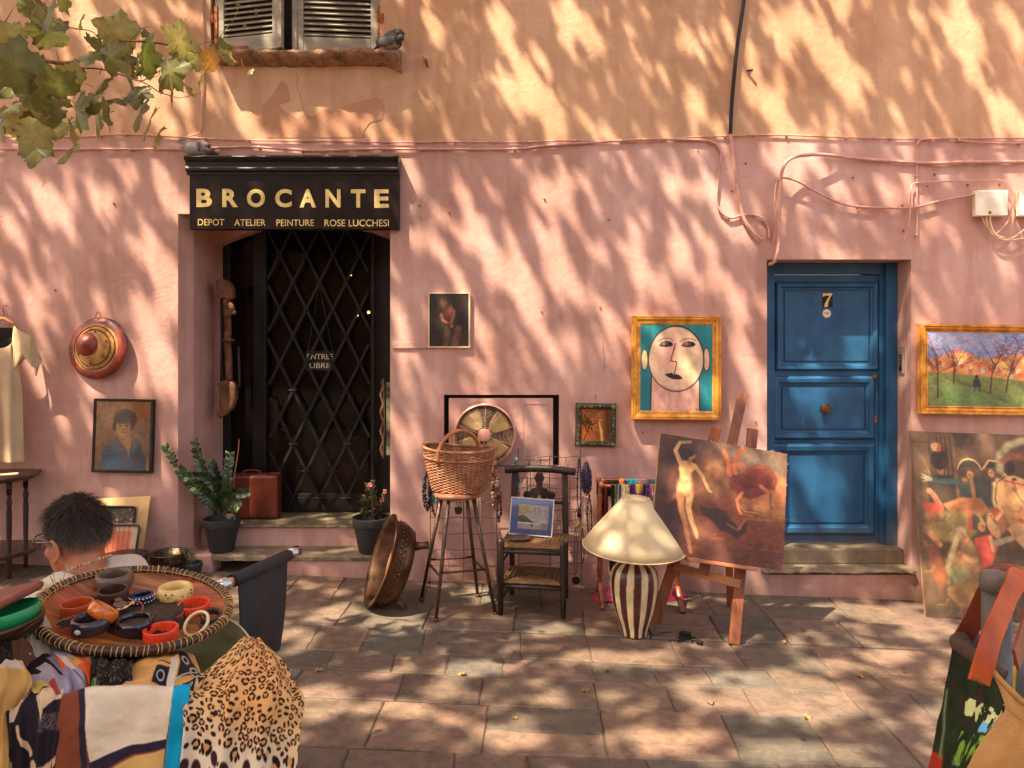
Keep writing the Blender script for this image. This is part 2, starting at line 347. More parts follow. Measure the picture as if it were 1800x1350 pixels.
# ============================================================ SETTING
# paving: real slabs with joints over a mortar bed
def pavement():
    mb = MB(); cols = []; r = random.Random(3)
    pal = [tuple(x*.80 for x in S(*c)) for c in ((122,101,84),(118,98,83),(128,106,90),(112,98,84),(114,95,82),(106,98,87),(130,104,86),(122,98,84),(126,102,82))]
    y = .02; rows = []
    hs = [.50,.42,.36,.24,.30,.42,.36,.5,.38,.45,.35,.5,.4,.45,.5,.4,.5,.5]
    for h in hs: rows.append((y-h, y)); y -= h
    for ri, (y0, y1) in enumerate(rows):
        x = -7.5-r.random()*.5
        while x < 7.5:
            w = r.uniform(.30, .62) if ri != 3 else r.uniform(.22, .5); g = .0035; sk = (x-.0)*.02+r.uniform(-.015,.015)
            split = r.random() < .22 and (y1-y0) > .38
            parts = [(y0, y1)] if not split else [(y0, y0+(y1-y0)*.45), (y0+(y1-y0)*.45, y1)]
            for a, b in parts:
                k = random.Random(int(x*1000)+ri*77+int(a*100)); pts = []
                cs = [(x+g, a+g), (x+w-g, a+g), (x+w-g+sk*.0, b-g), (x+g, b-g)]
                for i in range(4):
                    p, q = cs[i], cs[(i+1) % 4]
                    for t in (0, .2, .45, .7, .88): pts.append((p[0]+(q[0]-p[0])*t+k.uniform(-.004,.004), p[1]+(q[1]-p[1])*t+k.uniform(-.004,.004)))
                cx, cy = x+w/2, (a+b)/2; c = k.choice(pal); j = k.uniform(.82, 1.18); c = tuple(v*j for v in c)
                tx, ty, dz = k.uniform(-.004,.004), k.uniform(-.006,.006), k.uniform(-.002,.003)
                def zz(p, o): return gz(p[0])+dz+o+(p[0]-cx)*tx+(p[1]-cy)*ty
                n = len(pts); inn = [(cx+(p[0]-cx)*(1-.012/w), cy+(p[1]-cy)*(1-.012/(b-a))) for p in pts]
                vs = [(p[0], p[1], zz(p, -.03)) for p in pts]+[(p[0], p[1], zz(p, -.006)) for p in pts]+[(p[0], p[1], zz(p, 0)) for p in inn]
                # each slab sheared so the joints fan a little
                vs = [(vx+(vy+3)*.05*(math.sin(ri*1.7)), vy+.012*math.sin(vx*1.3+ri), vz) for vx, vy, vz in vs]
                fs = [(i, (i+1) % n, n+(i+1) % n, n+i) for i in range(n)]+[(n+i, n+(i+1) % n, 2*n+(i+1) % n, 2*n+i) for i in range(n)]+[tuple(range(2*n, 3*n))]
                mb.add(vs, fs); cols += [c]*len(vs)
            x += w
    m, nt, b, o = newmat('flagstone'); a = nt.nodes.new('ShaderNodeVertexColor'); a.layer_name = 'Col'; v = coords(nt, 'World')
    n1 = noise(nt, 2.6, 6, 1.2, v, .62); n2 = noise(nt, 14, 6, .6, v, .65); n3 = noise(nt, 120, 3, 0, v); vs2 = coords(nt, 'World', (1, 3.2, 1)); n4 = noise(nt, 3.3, 7, 2.2, vs2, .6)
    c = mixc(nt, ramp(nt, n1.outputs[0], [(.45, (0,0,0)), (.66, (.5,)*3)]).outputs[0], a.outputs[0], S(84,78,66))
    c = mixc(nt, ramp(nt, n4.outputs[0], [(.5, (0,0,0)), (.7, (.4,)*3)]).outputs[0], c, S(116,90,72))
    c = mixc(nt, .75, c, ramp(nt, n2.outputs[0], [(.32, (.55,.53,.50)), (.6, (1.1,1.08,1.04))]).outputs[0], 'MULTIPLY')
    c = mixc(nt, .6, c, ramp(nt, n3.outputs[0], [(.3, (.72,.7,.68)), (.55, (1,1,1))]).outputs[0], 'MULTIPLY')
    vo = nt.nodes.new('ShaderNodeTexVoronoi'); vo.inputs['Scale'].default_value = 2.2; nt.links.new(v, vo.inputs['Vector'])
    c = mixc(nt, .8, c, ramp(nt, vo.outputs['Distance'], [(.022, (.28,.25,.22)), (.04, (1,1,1))]).outputs[0], 'MULTIPLY')
    nt.links.new(c, b.inputs['Base Color']); b.inputs['Roughness'].default_value = .68; b.inputs['Specular IOR Level'].default_value = .35
    h = nt.nodes.new('ShaderNodeMath'); h.operation = 'MULTIPLY_ADD'; h.inputs[1].default_value = .25; nt.links.new(n3.outputs[0], h.inputs[0])
    h0 = nt.nodes.new('ShaderNodeMath'); h0.operation = 'ADD'; nt.links.new(n2.outputs[0], h0.inputs[0]); nt.links.new(n4.outputs[0], h0.inputs[1]); nt.links.new(h0.outputs[0], h.inputs[2])
    bump(nt, b, h.outputs[0], .7, .012)
    build('pavement', mb, m, col=cols, kind='structure')
    mb = MB(); mb.add([(-30, -30, gz(-30)-.007), (30, -30, gz(30)-.007), (30, .9, gz(30)-.007), (-30, .9, gz(-30)-.007)], [(0,1,2,3)])
    build('ground', mb, pm('joint_mortar', S(98,80,62), S(64,52,40), 14, .95, .7, 60, bdist=.01), kind='structure')
pavement()

# ------------------------------------------------------------ the house front
XL0, XL1, XB0, XB1 = -2.446, -.892, 1.867, 2.925
ZB = 3.258
house = thing('house_facade', 'pink and ochre rendered house front with arched shop door, blue door and shuttered window', 'house', (0, .4, 0))
SW0, SW1, ZS = P(370, 0).x, P(668, 0).x, P(0, 100).z
NX0, NX1, NZ0, NZ1 = P(780, 0).x, P(983, 0).x, P(0, 820).z, P(0, 694).z
ZSD, ZBD = P(0, 400).z+.1, P(0, 456).z
zb0 = .10
w = MB()
T = .8
def col_(x0, x1, z0, z1, y0=0, y1=T): w.bx(x0, x1, y0, y1, z0, z1)
col_(-9, XL0, -.5, ZB); col_(XL0, XL1, ZSD, ZB)
col_(XL1, NX0, -.5, ZB); col_(NX0, NX1, -.5, NZ0); col_(NX0, NX1, NZ1, ZB); col_(NX0, NX1, NZ0, NZ1, .09, T)
col_(NX1, XB0, -.5, ZB); col_(XB0, XB1, -.5, .07); col_(XB0, XB1, ZBD, ZB); col_(XB1, 9, -.5, ZB)
# splayed left jamb and arched lintel of the shop door
zj = ZSD+.02
w.add([(XL0, 0, -.5), (-2.376, .1, -.5), (-2.36, .62, -.5), (XL0, .62, -.5), (XL0, 0, zj), (-2.376, .1, zj), (-2.36, .62, zj), (XL0, .62, zj)],
      [(0,1,5,4), (1,2,6,5), (2,3,7,6), (3,0,4,7)])
arc = [(XL1+.02, zj)]; ax0, ax1, zs, za = -2.36, -.86, P(0, 432, .56).z, P(0, 394, .56).z
arc = [(ax0-.05, zj), (ax0-.05, zs-.01)]+[(ax0+(ax1-ax0)*i/16, zs+(za-zs)*(1-(2*i/16-1)**2)) for i in range(17)]+[(ax1+.05, zj)]
w.plate(arc, Matrix.Translation((0, 0, 0)) @ Matrix(((1,0,0,0),(0,0,-1,0),(0,1,0,0),(0,0,0,1))), -.615, -.50)
build('lower_wall', w, MT['pink'], house)
w = MB(); col_(-9, SW0, ZB, 6.5); col_(SW0, SW1, ZB, ZS); col_(SW1, 9, ZB, 6.5); col_(SW0, SW1, ZS, 6.5, .28, T)
build('upper_wall', w, MT['ochre'], house)
# darker plaster repair patches and cracks under the window
def blotch(pxs, mat, nm, th=.0035, y=0):
    m = MB(); m.plate([(P(a, b).x, P(a, b).z) for a, b in pxs], Matrix(((1,0,0,0),(0,0,-1,0),(0,1,0,0),(0,0,0,1))), -y-.01, -y+th); return build(nm, m, mat, house)
blotch([(459,187),(470,180),(483,160),(495,142),(505,150),(509,168),(510,178),(490,184),(500,196),(522,208),(538,200),(548,205),(560,197),(572,192),(590,197),(612,183),(628,180),(650,175),(662,171),(672,175),(676,188),(672,210),(650,216),(640,230),(640,242),(470,242),(462,220)], pm('repair_plaster', S(180,130,98), S(166,118,88), 6, .9, .5, 50), 'plaster_patch')
for pts in ([(521,127),(524,138),(520,150),(527,163),(531,180),(534,195),(539,206),(536,214),(532,222),(533,240)], [(524,350),(523,360),(526,372)], [(1060,605),(1063,640),(1061,652)]):
    crk = MB(); crk.tube([P(a, b, -.001) for a, b in pts], [.0022]*len(pts), 5, .3)
    build('wall_crack', crk, pm('crack_dirt', (.05,.03,.02)), house)
# nails, plugs and pits scattered over the plaster
r = random.Random(5)
for a, b in [(747,103),(750,112),(1316,124),(1319,122),(790,374),(957,350),(952,548),(1070,386),(1227,265),(1311,287),(1287,336),(1309,397),(1499,312),(1643,307),(1631,327),(1701,325),(1757,325),(1586,360),(1588,405),(200,358),(97,510),(738,362),(740,385),(1329,742),(1130,760),(1055,540)]:
    nl = MB(); p = P(a, b, -.006); nl.ball(p, (r.uniform(.005,.010), .007, r.uniform(.005,.011)), 6, 4); build('wall_nail', nl, MT['rust'], house)
nl = MB(); nl.tube([P(1312,124,-.01), P(1323,123,-.04)], [.006,.010], 8); build('wall_hook', nl, MT['dkmetal'], house); nl = MB(); nl.tube([P(743,100,-.01), P(748,106,-.03), P(752,118,-.03)], [.006,.016,.008], 8)
build('wall_hook', nl, MT['rust'], house)
# windowsill
sill = MB(); A = []
xs = np.linspace(P(385,0).x, P(706,0).x, 40); rr_ = np.random.default_rng(2)
for j, (yy, zz_) in enumerate([(.2, .0), (-.10, .0), (-.150, -.012), (-.155, -.04), (-.12, -.062), (0.02, -.085)]):
    A.append([(x, yy+.009*math.sin(x*9+j)+.003*rr_.normal()*(j > 0), P(0, 99).z+.005+zz_+(.008*math.sin(x*7+j*2)+.003*rr_.normal())*(j > 1)-(.03*max(0, (x-xs[-4])/.07) if j > 3 else 0)) for x in xs])
sill.grid(np.array(A)); n = len(xs)
sill.add([a[0] for a in A], [tuple(range(6))]); sill.add([a[-1] for a in A], [tuple(range(6))])
build('window_sill', sill, pm('old_sill', S(164,124,94), S(92,66,46), 11, .9, .8, 60, bdist=.015), house, smooth=True)
# shutters
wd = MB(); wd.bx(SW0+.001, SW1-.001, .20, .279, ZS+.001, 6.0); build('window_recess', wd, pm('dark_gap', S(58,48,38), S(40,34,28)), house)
def shutter(x0, x1, yaw, hinge_right, rz=P(0,91,-.03).z):
    W_ = x1-x0; hx = x1 if hinge_right else x0
    M = Matrix.Translation((hx, .03, rz)) @ Matrix.Rotation(yaw, 4, 'Z'); s = -1 if hinge_right else 1
    def q(a, y, z): return M @ Vector((s*a, y, z))
    H = 1.25; fr = MB(); fw = .062; R = Matrix.Rotation(yaw, 4, 'Z')
    for a0, a1 in ((0, fw+.01), (W_-fw-.012, W_)): fr.box(q((a0+a1)/2, 0, H/2), (a1-a0, .038, H), R)
    fr.box(q(W_/2, 0, .055), (W_-2*fw-.024, .032, .11), R)
    fr.box(q(W_-.012, -.024, H/2), (.035, .012, H), R)
    f = build('window_shutter', fr, MT['grey_shutter'], house, bevel=.003)
    sl_ = MB(); z = .135
    while z < H:
        sl_.box(q(W_/2, 0, z), (W_-2*fw-.02, .008, .046), R @ Matrix.Rotation(math.radians(-48), 4, 'X')); z += .0395
    build('louvre_slats', sl_, MT['grey_shutter'], f, bevel=.0015)
    hg = MB(); hg.box(q(.013, -.026, .19), (.022, .008, .32), R); hg.box(q(.13, -.026, .022), (.28, .008, .024), R)
    hg.tube([q(-.012, -.03, .22), q(-.012, -.03, .29)], .012, 8); hg.box(q(-.014, -.02, .225), (.04, .02, .022), R)
    for k in range(5): hg.ball(q(.013, -.032, .06+k*.06), .005, 6, 4)
    build('hinge', hg, MT['rust'], f)
shutter(P(375,0,-.03).x, P(505,0,-.03).x, math.radians(-13), False); shutter(P(515,0,-.03).x, P(667,0,-.03).x, math.radians(5), True)

# steps of the shop door
def slab(x0, x1, y0, y1, z, th, nm, mat, seed=0, par=house):
    m = MB(); xs = np.linspace(x0, x1, 34); g = np.random.default_rng(seed); e = g.normal(size=34)*.006; e2 = g.normal(size=34)*.005
    rows = [[(x, y1, z) for x in xs], [(x, y0+.03, z+g.normal()*.0012) for x in xs], [(x, y0+.006+e[i], z-.004) for i, x in enumerate(xs)], [(x, y0+e[i]*1.2, z-.012) for i, x in enumerate(xs)],
            [(x, y0+.004+e2[i], z-th+.006) for i, x in enumerate(xs)], [(x, y0+.02, z-th+e2[i]*.6) for i, x in enumerate(xs)], [(x, y1, z-th) for x in xs]]
    m.grid(np.array(rows)); m.add([r_[0] for r_ in rows], [tuple(range(7))]); m.add([r_[-1] for r_ in rows], [tuple(range(7))])
    return build(nm, m, mat, par, bevel=0)
slab(P(372,0).x, XL1+.12, -.02, .30, .2175, .045, 'lower_step', MT['stone'], 1)
m = MB(); m.bx(P(490,0).x, XL1, .0, .31, -.4, .172); build('lower_riser', m, MT['pink'], house, bevel=.012)
m = MB(); m.bx(XL0-.02, P(374,0).x, -.012, .31, -.4, .215); build('step_end', m, MT['pink'], house, bevel=.012)
m = MB(); m.bx(P(374,0).x, P(490,0).x, .16, .3, -.4, .172); build('rubble_infill', m, pm('rubble', S(84,68,50), S(48,38,28), 16, .95, .9, 40, bdist=.03), house)
slab(-2.40, XL1+.0, .20, .66, .3825, .022, 'upper_step', MT['stone'], 4)
m = MB(); m.bx(-2.41, XL1, .232, .6, .17, .360); build('upper_riser', m, MT['pink'], house, bevel=.01)
# step of the blue door
slab(P(1338,0).x, P(1605,0).x, -.045, .16, .118, .03, 'door_slab', MT['stone'], 6)
m = MB(); m.bx(XB0, XB1, .10, .34, .115, .232); build('door_threshold', m, MT['stone'], house, bevel=.012)

# ------------------------------------------------------------ shop door: frame, glass, hanging sign
YD = .62
def DP(a, b, y=YD): return P(a, b, y)
sd = MB(); zd0 = .384; zt = P(0, 394, .62).z+.02
for a, b, y in ((392, 405, YD), (446, 470, YD-.02), (652, 700, YD-.01)): sd.bx(DP(a,0).x, DP(b,0).x, y, y+.05, zd0, zt)
sd.bx(DP(470,0).x, DP(652,0).x, YD, YD+.04, zd0, P(0,868,YD).z); sd.bx(DP(404,0).x, DP(447,0).x, YD, YD+.04, zd0, zd0+.1)
sd.bx(DP(524,0).x, DP(700,0).x, YD-.006, YD, zd0+.01, P(0,874,YD).z)
dr = build('shop_door', sd, MT['black'], house, bevel=.004)
gm, nt, b, o = newmat('door_glass'); b.inputs['Base Color'].default_value = (.02,.017,.014,1); b.inputs['Roughness'].default_value = .06
tr = nt.nodes.new('ShaderNodeBsdfTransparent'); ms = nt.nodes.new('ShaderNodeMixShader'); ms.inputs[0].default_value = .8
tr.inputs[0].default_value = (.85,.78,.68,1)
nt.links.new(b.outputs[0], ms.inputs[1]); nt.links.new(tr.outputs[0], ms.inputs[2]); nt.links.new(ms.outputs[0], o.inputs[0])
m = MB(); m.bx(DP(470,0).x, DP(652,0).x, YD+.015, YD+.021, P(0,868,YD).z, zt); build('glass', m, gm, dr)
m = MB(); m.bx(DP(405,0).x, DP(446,0).x, YD+.015, YD+.021, zd0+.1, zt); build('glass', m, gm, dr)
# folding lattice gate in front of the glass
YG = YD-.055; lg = MB(); zl0, zl1 = P(0, 896, YG).z, zt
def gp(a, b, y=YG): return P(a, b, y)
cx, cy, px_, py_ = 491.5, 733, 46.8, 95.0
for k in range(-6, 11):
    for sgn in (1, -1):
        # diagonals through nodes, clipped to the door
        x0 = cx+k*px_; seg = []
        for t in np.linspace(-5, 2.2, 60):
            yy = cy+t*py_; xx = x0+sgn*t*px_
            if 469 < xx < 652 and 396 < yy < 896: seg.append((xx, yy))
        if len(seg) > 2: lg.bar(gp(*seg[0], YG+sgn*.005), gp(*seg[-1], YG+sgn*.005), .021, .008)
for i in range(5):
    for j in range(-4, 3):
        for hx, hy in ((0, 0), (.5, .5)):
            xx, yy = cx+(i-1+hx)*px_, cy+(j+hy)*py_
            if 475 < xx < 648 and 400 < yy < 892:
                p = gp(xx, yy, YG-.012); lg.box(p, (.026, .012, .016)); lg.add([p+Vector(q) for q in ((-.045,0,0),(-.013,0,.006),(-.013,0,-.006),(.045,0,0),(.013,0,.006),(.013,0,-.006),(0,-.008,0))], [(0,1,6),(0,6,2),(3,6,4),(3,5,6),(0,2,1),(3,4,5)])
for a in (466, 656): lg.box(gp(a, 646), (.022, .03, 2.35))
build('lattice_gate', lg, MT['dkmetal'], dr)
# brass bead cord and small hanging board behind the glass
es = MB(); c0 = P(563, 634, YD-.004); es.box(c0, (.235, .006, .16)); e_ = build('hanging_board', es, MT['black'], dr)
M_ = VM(c0+Vector((0,-.005,0))); build('lettering', text_mb([('ENTREE', -.105, .105, .012, .055), ('LIBRE', -.085, .08, -.060, -.018)], .002, 0, M_), pm('board_letters', S(235,215,175)), e_)
co = MB(); tp = P(561, 500, YD-.004)
for sx in (-.1, .1): co.tube([c0+Vector((sx, 0, .075)), tp], .0022, 5)
build('cord', co, MT['brass'], e_)
# dark room behind
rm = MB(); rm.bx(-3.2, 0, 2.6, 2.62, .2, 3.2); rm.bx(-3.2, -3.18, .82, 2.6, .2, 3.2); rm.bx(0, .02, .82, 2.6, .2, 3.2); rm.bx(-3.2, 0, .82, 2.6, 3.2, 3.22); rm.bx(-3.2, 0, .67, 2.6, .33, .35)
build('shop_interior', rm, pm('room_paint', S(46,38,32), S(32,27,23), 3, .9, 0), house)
lb = MB(); lb.ball(P(648, 549, 1.6), .013); lb.ball(P(628, 553, 1.9), (.010,.012,.02)); lb.ball(P(617, 484, 2.2), .006)
em, nt, b, o = newmat('lamp_bulb'); b.inputs['Emission Color'].default_value = (1, .55, .15, 1); b.inputs['Emission Strength'].default_value = 5
build('lamp_bulb', lb, em, house)
cf = MB(); cf.bx(P(480,0,1.4).x, P(650,0,1.4).x, 1.3, 1.9, .35, P(0, 765, 1.4).z); 
cf.bx(P(455,0,1.4).x, P(500,0,1.4).x, 1.2, 1.25, .35, P(0, 700, 1.4).z)
build('shop_furniture', cf, pm('room_things', S(120,108,92), S(90,76,64), 5, .7, 0), house)

# ------------------------------------------------------------ blue door
YB = .235
def bp(a, b, y=YB): return P(a, b, y)
bd = MB()
bd.bx(XB0+.002, bp(1360,0).x, YB-.02, YB+.06, .232, ZBD-.002); bd.bx(bp(1546,0).x, bp(1556,0).x, YB, YB+.06, .24, bp(0,480).z)
bd.bx(bp(1553,0).x, XB1-.002, YB-.045, YB+.06, .175, ZBD-.002); bd.bx(bp(1360,0).x, bp(1553,0).x, YB-.015, YB+.06, bp(0,482).z, ZBD-.002)
fr = build('blue_door_frame', bd, MT['blue'], house, bevel=.004)
bd = MB(); bd.bx(bp(1360,0).x, bp(1546,0).x, YB+.012, YB+.055, bp(0,952).z, bp(0,483).z)
door = build('blue_door', bd, MT['blue'], house, bevel=.003)
pn = MB()
for (x0, x1, y0, y1), (a0, a1, b0, b1) in (((1362,1544,493,651),(1376,1530,509,638)), ((1359,1541,661,773),(1372,1522,677,757)), ((1356,1540,780,945),(1372,1520,797,922))):
    c = (bp(x0,y0)+bp(x1,y1))/2; W_, H_ = bp(a1,0).x-bp(a0,0).x, bp(0,b0).z-bp(0,b1).z; o_ = (bp(x1,0).x-bp(x0,0).x-W_)/2
    c = (bp(a0,b0)+bp(a1,b1))/2; M_ = VM(Vector((c.x, YB+.013, c.z)))
    pn.mitre(W_, H_, [(0,0),(0,.012),(.012,.014),(.022,.030),(o_*.72,.034),(o_*.9,.022),(o_,.010),(o_,0)], M_)
    pn.box((c.x, YB+.006, c.z), (W_-.03, .012, H_-.03))
build('door_panel', pn, MT['blue'], door, bevel=.0015)
kb = MB(); MY = Matrix.Rotation(math.radians(90), 4, 'X')
kb.lathe([(.0,.055),(.030,.053),(.040,.045),(.041,.03),(.022,.018),(.018,.0),(.034,-.0),(.036,-.008)], bp(1448,718,YB+.005), 24, MY); build('door_knob', kb, MT['brass'], door, smooth=True)
kb = MB(); kb.lathe([(0,.026),(.017,.024),(.020,.0),(.020,-.02)], bp(1537,663,YB-.01), 18, MY); build('lock', kb, MT['brass'], door, smooth=True)
kb = MB(); kb.box(bp(1538,737,YB-.002), (.028,.012,.05)); build('keyhole_plate', kb, MT['rust'], door)
c = bp(1454, 527.5, YB+.002); kb = MB(); kb.box(c, (.082,.006,.115)); np_ = build('number_plate', kb, MT['black'], door)
M_ = VM(c+Vector((0,-.003,0)))
sv = MB(); sv.plate([(-.037,.040),(-.034,.052),(.038,.052),(.038,.046),(.022,.02),(.006,-.02),(.001,-.052),(-.024,-.054),(-.020,-.03),(-.004,.004),(.018,.034),(-.020,.034),(-.026,.026),(-.033,.026)], M_, 0, .003)
build('numeral_seven', sv, MT['goldpaint'], np_)
c = bp(1453, 551, YB+.003); kb = MB(); kb.lathe([(0,.004),(.034,.004),(.038,0)], c, 28, MY); st = build('round_sticker', kb, pm('sticker_red', S(190,96,70)), door)
kb = MB(); kb.lathe([(0,.006),(.030,.006),(.030,.003)], c, 28, MY); build('sticker_face', kb, pm('sticker_white', S(226,208,180)), st)
build('sticker_text', text_mb([('MAISON', -.018,.018,.006,.012), ('PROTEGEE', -.025,.025,-.004,.002), ('24H', -.010,.010,-.014,-.008)], .001, .01, VM(c+Vector((0,-.006,0)))), MT['black'], st)
# door entry plate on the right reveal
c = Vector((XB1-.006, YB-.105, P(0,633,.13).z)); kb = MB(); kb.box(c, (.012, .075, .205)); ip = build('entry_plate', kb, pm('grey_plate', S(140,126,112), S(110,98,88)), house, bevel=.004)
kb = MB()
for i in range(5):
    for j in (-.016, .006): kb.box(c+Vector((-.008, j, .035-i*.018)), (.006, .016, .008))
kb.ball(c+Vector((-.010, -.003, -.062)), (.006,.020,.024)); build('button', kb, MT['black'], ip)
# shallow hatch in the wall with its sheet cover
hc = MB(); hc.bx(P(789,0,.02).x, P(972,0,.02).x, .012, .03, NZ0+.004, P(0,700).z); hb = build('hatch_cover', hc, MT['pink'], house, bevel=.003)
m = MB(); M_ = VM(P(943, 758, .012)); m.mitre(.19, .40, [(0,0),(0,.004),(.008,.004),(.008,0)], M_); build('access_panel', m, MT['pink'], hb)
m = MB(); m.bx(NX0+.002, NX1-.002, .080, .0895, NZ0+.002, NZ1-.002); build('hatch_recess', m, MT['dark'], house)
# small fixing strip beside the dark picture
m = MB(); m.box(P(722, 607, -.008), (.27, .012, .045)); build('fixing_strip', m, MT['pink'], house, bevel=.002)
# small street-number tablet behind the leaves
t = thing('street_tablet', 'small white enamel tablet on the ochre wall behind the plane leaves', 'sign', tuple(P(54, 205, -.01)))
m = MB(); m.box(P(54, 197, -.008), (.21, .012, .058)); build('tablet', m, pm('enamel', S(206,170,130)), t, bevel=.002)
build('lettering', text_mb([('S 1', -.07, .05, -.014, .014)], .001, .02, VM(P(48, 197, -.0145))), MT['black'], t)

# ------------------------------------------------------------ shop sign
sg = thing('shop_sign', 'black shop fascia with gilt capitals above the arched doorway', 'shop sign', tuple(P(514, 403, -.03)))
YS = -.065
x0, x1 = P(333, 0, YS).x, P(701, 0, YS).x; zt_, zm, zb_ = P(0,277,YS).z, P(0,305,YS).z, P(0,403,YS).z
m = MB(); m.bx(x0, x1, YS, -.001, zb_, zm+.02)
build('fascia_board', m, pm('gloss_black', (.016,.009,.007), (.024,.013,.009), 6, .38, .05, 20, spec=.16), sg, bevel=.003)
m = MB(); pr = [(.0, zm-.01), (YS-.006, zm-.01), (YS-.010, zm+.008), (YS-.03, zm+.014), (YS-.034, zm+.03), (YS-.026, zm+.05), (YS-.03, zm+.075), (YS-.045, zt_-.028), (YS-.056, zt_-.02), (YS-.062, zt_-.006), (YS-.05, zt_+.006), (0, zt_+.008)]
m.add([(x, y, z) for x in (x0-.018, x1+.004) for y, z in pr], [tuple(range(12))[::-1], tuple(range(12, 24))]+[(i, (i+1) % 12, 12+(i+1) % 12, 12+i) for i in range(12)])
wm, nt, b, o = newmat('worn_black'); v = coords(nt, 'World', (1, 1, .5)); n = noise(nt, 26, 6, .5, v, .7)
g = nt.nodes.new('ShaderNodeSeparateXYZ'); gp_ = nt.nodes.new('ShaderNodeNewGeometry'); nt.links.new(gp_.outputs['Position'], g.inputs[0])
mr = nt.nodes.new('ShaderNodeMapRange'); mr.inputs[1].default_value = zt_-.06; mr.inputs[2].default_value = zt_+.02; nt.links.new(g.outputs[2], mr.inputs[0])
mm = nt.nodes.new('ShaderNodeMath'); mm.operation = 'MULTIPLY'; nt.links.new(n.outputs[0], mm.inputs[0]); nt.links.new(mr.outputs[0], mm.inputs[1])
rp = ramp(nt, mm.outputs[0], [(.44, (.013,.010,.009)), (.50, S(150,132,110))]); nt.links.new(rp.outputs[0], b.inputs['Base Color']); b.inputs['Roughness'].default_value = .3
build('cornice', m, wm, sg, bevel=.002)
M_ = VM(Vector((0, YS-.001, 0)))
def tb(s_, a, b_, c_, d_): return (s_, P(a,0,YS).x, P(b_,0,YS).x, P(0,d_,YS).z, P(0,c_,YS).z)
for ch_ in [tb(ch, a, b_, 332+i*.15, 364+i*.2) for i, (ch, a, b_) in enumerate((('B',345.5,373),('R',391,418.5),('O',434.4,466),('C',484,513),('A',527,555.5),('N',572.3,598.8),('T',617,642.5),('E',658,683.5)))]: build('capital_letter', text_mb([ch_], .003, .035, M_), MT['goldpaint'], sg)
sm = [tb('DEPOT',348,394.5,385,396.5), tb('ATELIER',412,467,385.5,397), tb('PEINTURE',486,552,386,397.5), tb('ROSE LUCCHESI',570.5,683.5,386,398)]
for w__ in sm: build('small_lettering', text_mb([w__], .002, .004, M_), MT['goldpaint'], sg)

# ------------------------------------------------------------ cables and boxes on the wall
def spl(pts, n=8):
    C = np.array(pts, float)[:, None, :]; return [Vector(p[0]) for p in catmull(np.concatenate([C, C], 1), len(pts)*n, 2)]
def cable(pxs, r, label, y=-.014, mat='cablepink', ys=None, clips=0, nm='wall_cable', group=None):
    pts = [P(a, b, (ys[i] if ys else y)) for i, (a, b) in enumerate(pxs)]; sp = spl(pts); m = MB(); m.tube(sp, r, 8)
    if clips:
        L = len(sp)
        for k in range(clips): i = int((k+.5)*L/clips); p = sp[i]; m.box(p+Vector((0, .004, -r*.2)), (.012, .022, r*2.9)); m.ball(p+Vector((.0, 0, -r*1.9)), .005, 6, 4)
    return solo(nm, m, MT[mat], label, 'cable', group, smooth=True)
cable([(-60,238),(60,241),(150,240),(215,236),(300,240),(420,246),(560,248),(700,250),(800,249),(900,250),(1010,247),(1140,249),(1200,242),(1285,239),(1360,237),(1500,242),(1600,244),(1690,243),(1860,243)], .006, 'thin pink painted cable running along the line between ochre and pink paint', clips=26)
cable([(-60,262),(30,262),(120,262),(240,262),(330,262),(430,258),(500,262),(560,265),(640,262),(760,262),(900,262),(960,256),(1050,250),(1140,245),(1225,246),(1255,251),(1267,266),(1266,290),(1262,320),(1260,355),(1270,375),(1285,383),(1305,378),(1325,378),(1340,384),(1350,400),(1352,420)], .009, 'pink cable above the shop sign, dropping in a hook shape at its right end', y=-.018, clips=22)
cable([(1310,-20),(1305,20),(1296,80),(1290,140),(1286,190),(1284,236)], .014, 'thick black cable hanging down the ochre wall', y=-.03, mat='black')
cable([(1284,235),(1288,270),(1293,310),(1300,350),(1308,385),(1325,410),(1340,422)], .0135, 'thick pink painted continuation of the black cable curving left of the blue door', y=-.03)
cable([(355,-10),(358,80),(356,160),(354,225),(345,236),(330,239)], .006, 'thin pale cable dropping from the left shutter to the paint line', y=-.012)
cable([(1352,465),(1362,458),(1369,430),(1370,380),(1372,320),(1378,292),(1392,278),(1415,273),(1450,272),(1500,278),(1560,283),(1640,287),(1700,285),(1860,284)], .0125, 'thick pink cable looping up from the blue door corner and away rightwards', ys=[.0,-.05,-.08,-.09,-.09,-.10,-.10,-.09,-.07,-.03,-.02,-.02,-.02,-.02])
cable([(1360,425),(1364,400),(1362,350),(1366,320),(1376,313),(1400,318),(1440,340),(1480,358),(1520,364),(1600,365),(1650,354),(1712,342)], .0085, 'sagging pink cable from the blue door corner to the white junction box', ys=[-.02,-.03,-.04,-.05,-.06,-.06,-.05,-.03,-.03,-.03,-.03,-.03], clips=5)
cable([(1611,430),(1612,400),(1612,330),(1612,262),(1615,250),(1624,245),(1680,243),(1690,247),(1760,252),(1860,250)], .006, 'thin pink cable turning square right of the blue door', y=-.02, clips=6)
cable([(1590,424),(1598,390),(1601,345),(1603,326),(1620,321),(1700,318),(1750,316),(1770,322),(1780,340),(1779,362),(1770,392),(1750,412)], .0055, 'thin pink cable arching over the white junction box', ys=[-.05]*3+[-.03]*4+[-.05]*5)
for k, pts in enumerate([[(1726,380),(1735,400),(1750,416),(1775,420),(1800,404),(1830,380)], [(1733,380),(1738,400),(1752,418),(1780,422),(1830,412)], [(1740,380),(1742,395),(1750,412),(1765,418)]]):
    cable(pts, .0055, ['pale lead looping from the junction box up to the cut-off box', 'lowest pale lead looping under the junction box', 'short pale lead under the middle of the junction box'][k], y=-.04-.012*k, mat='cream_paint')
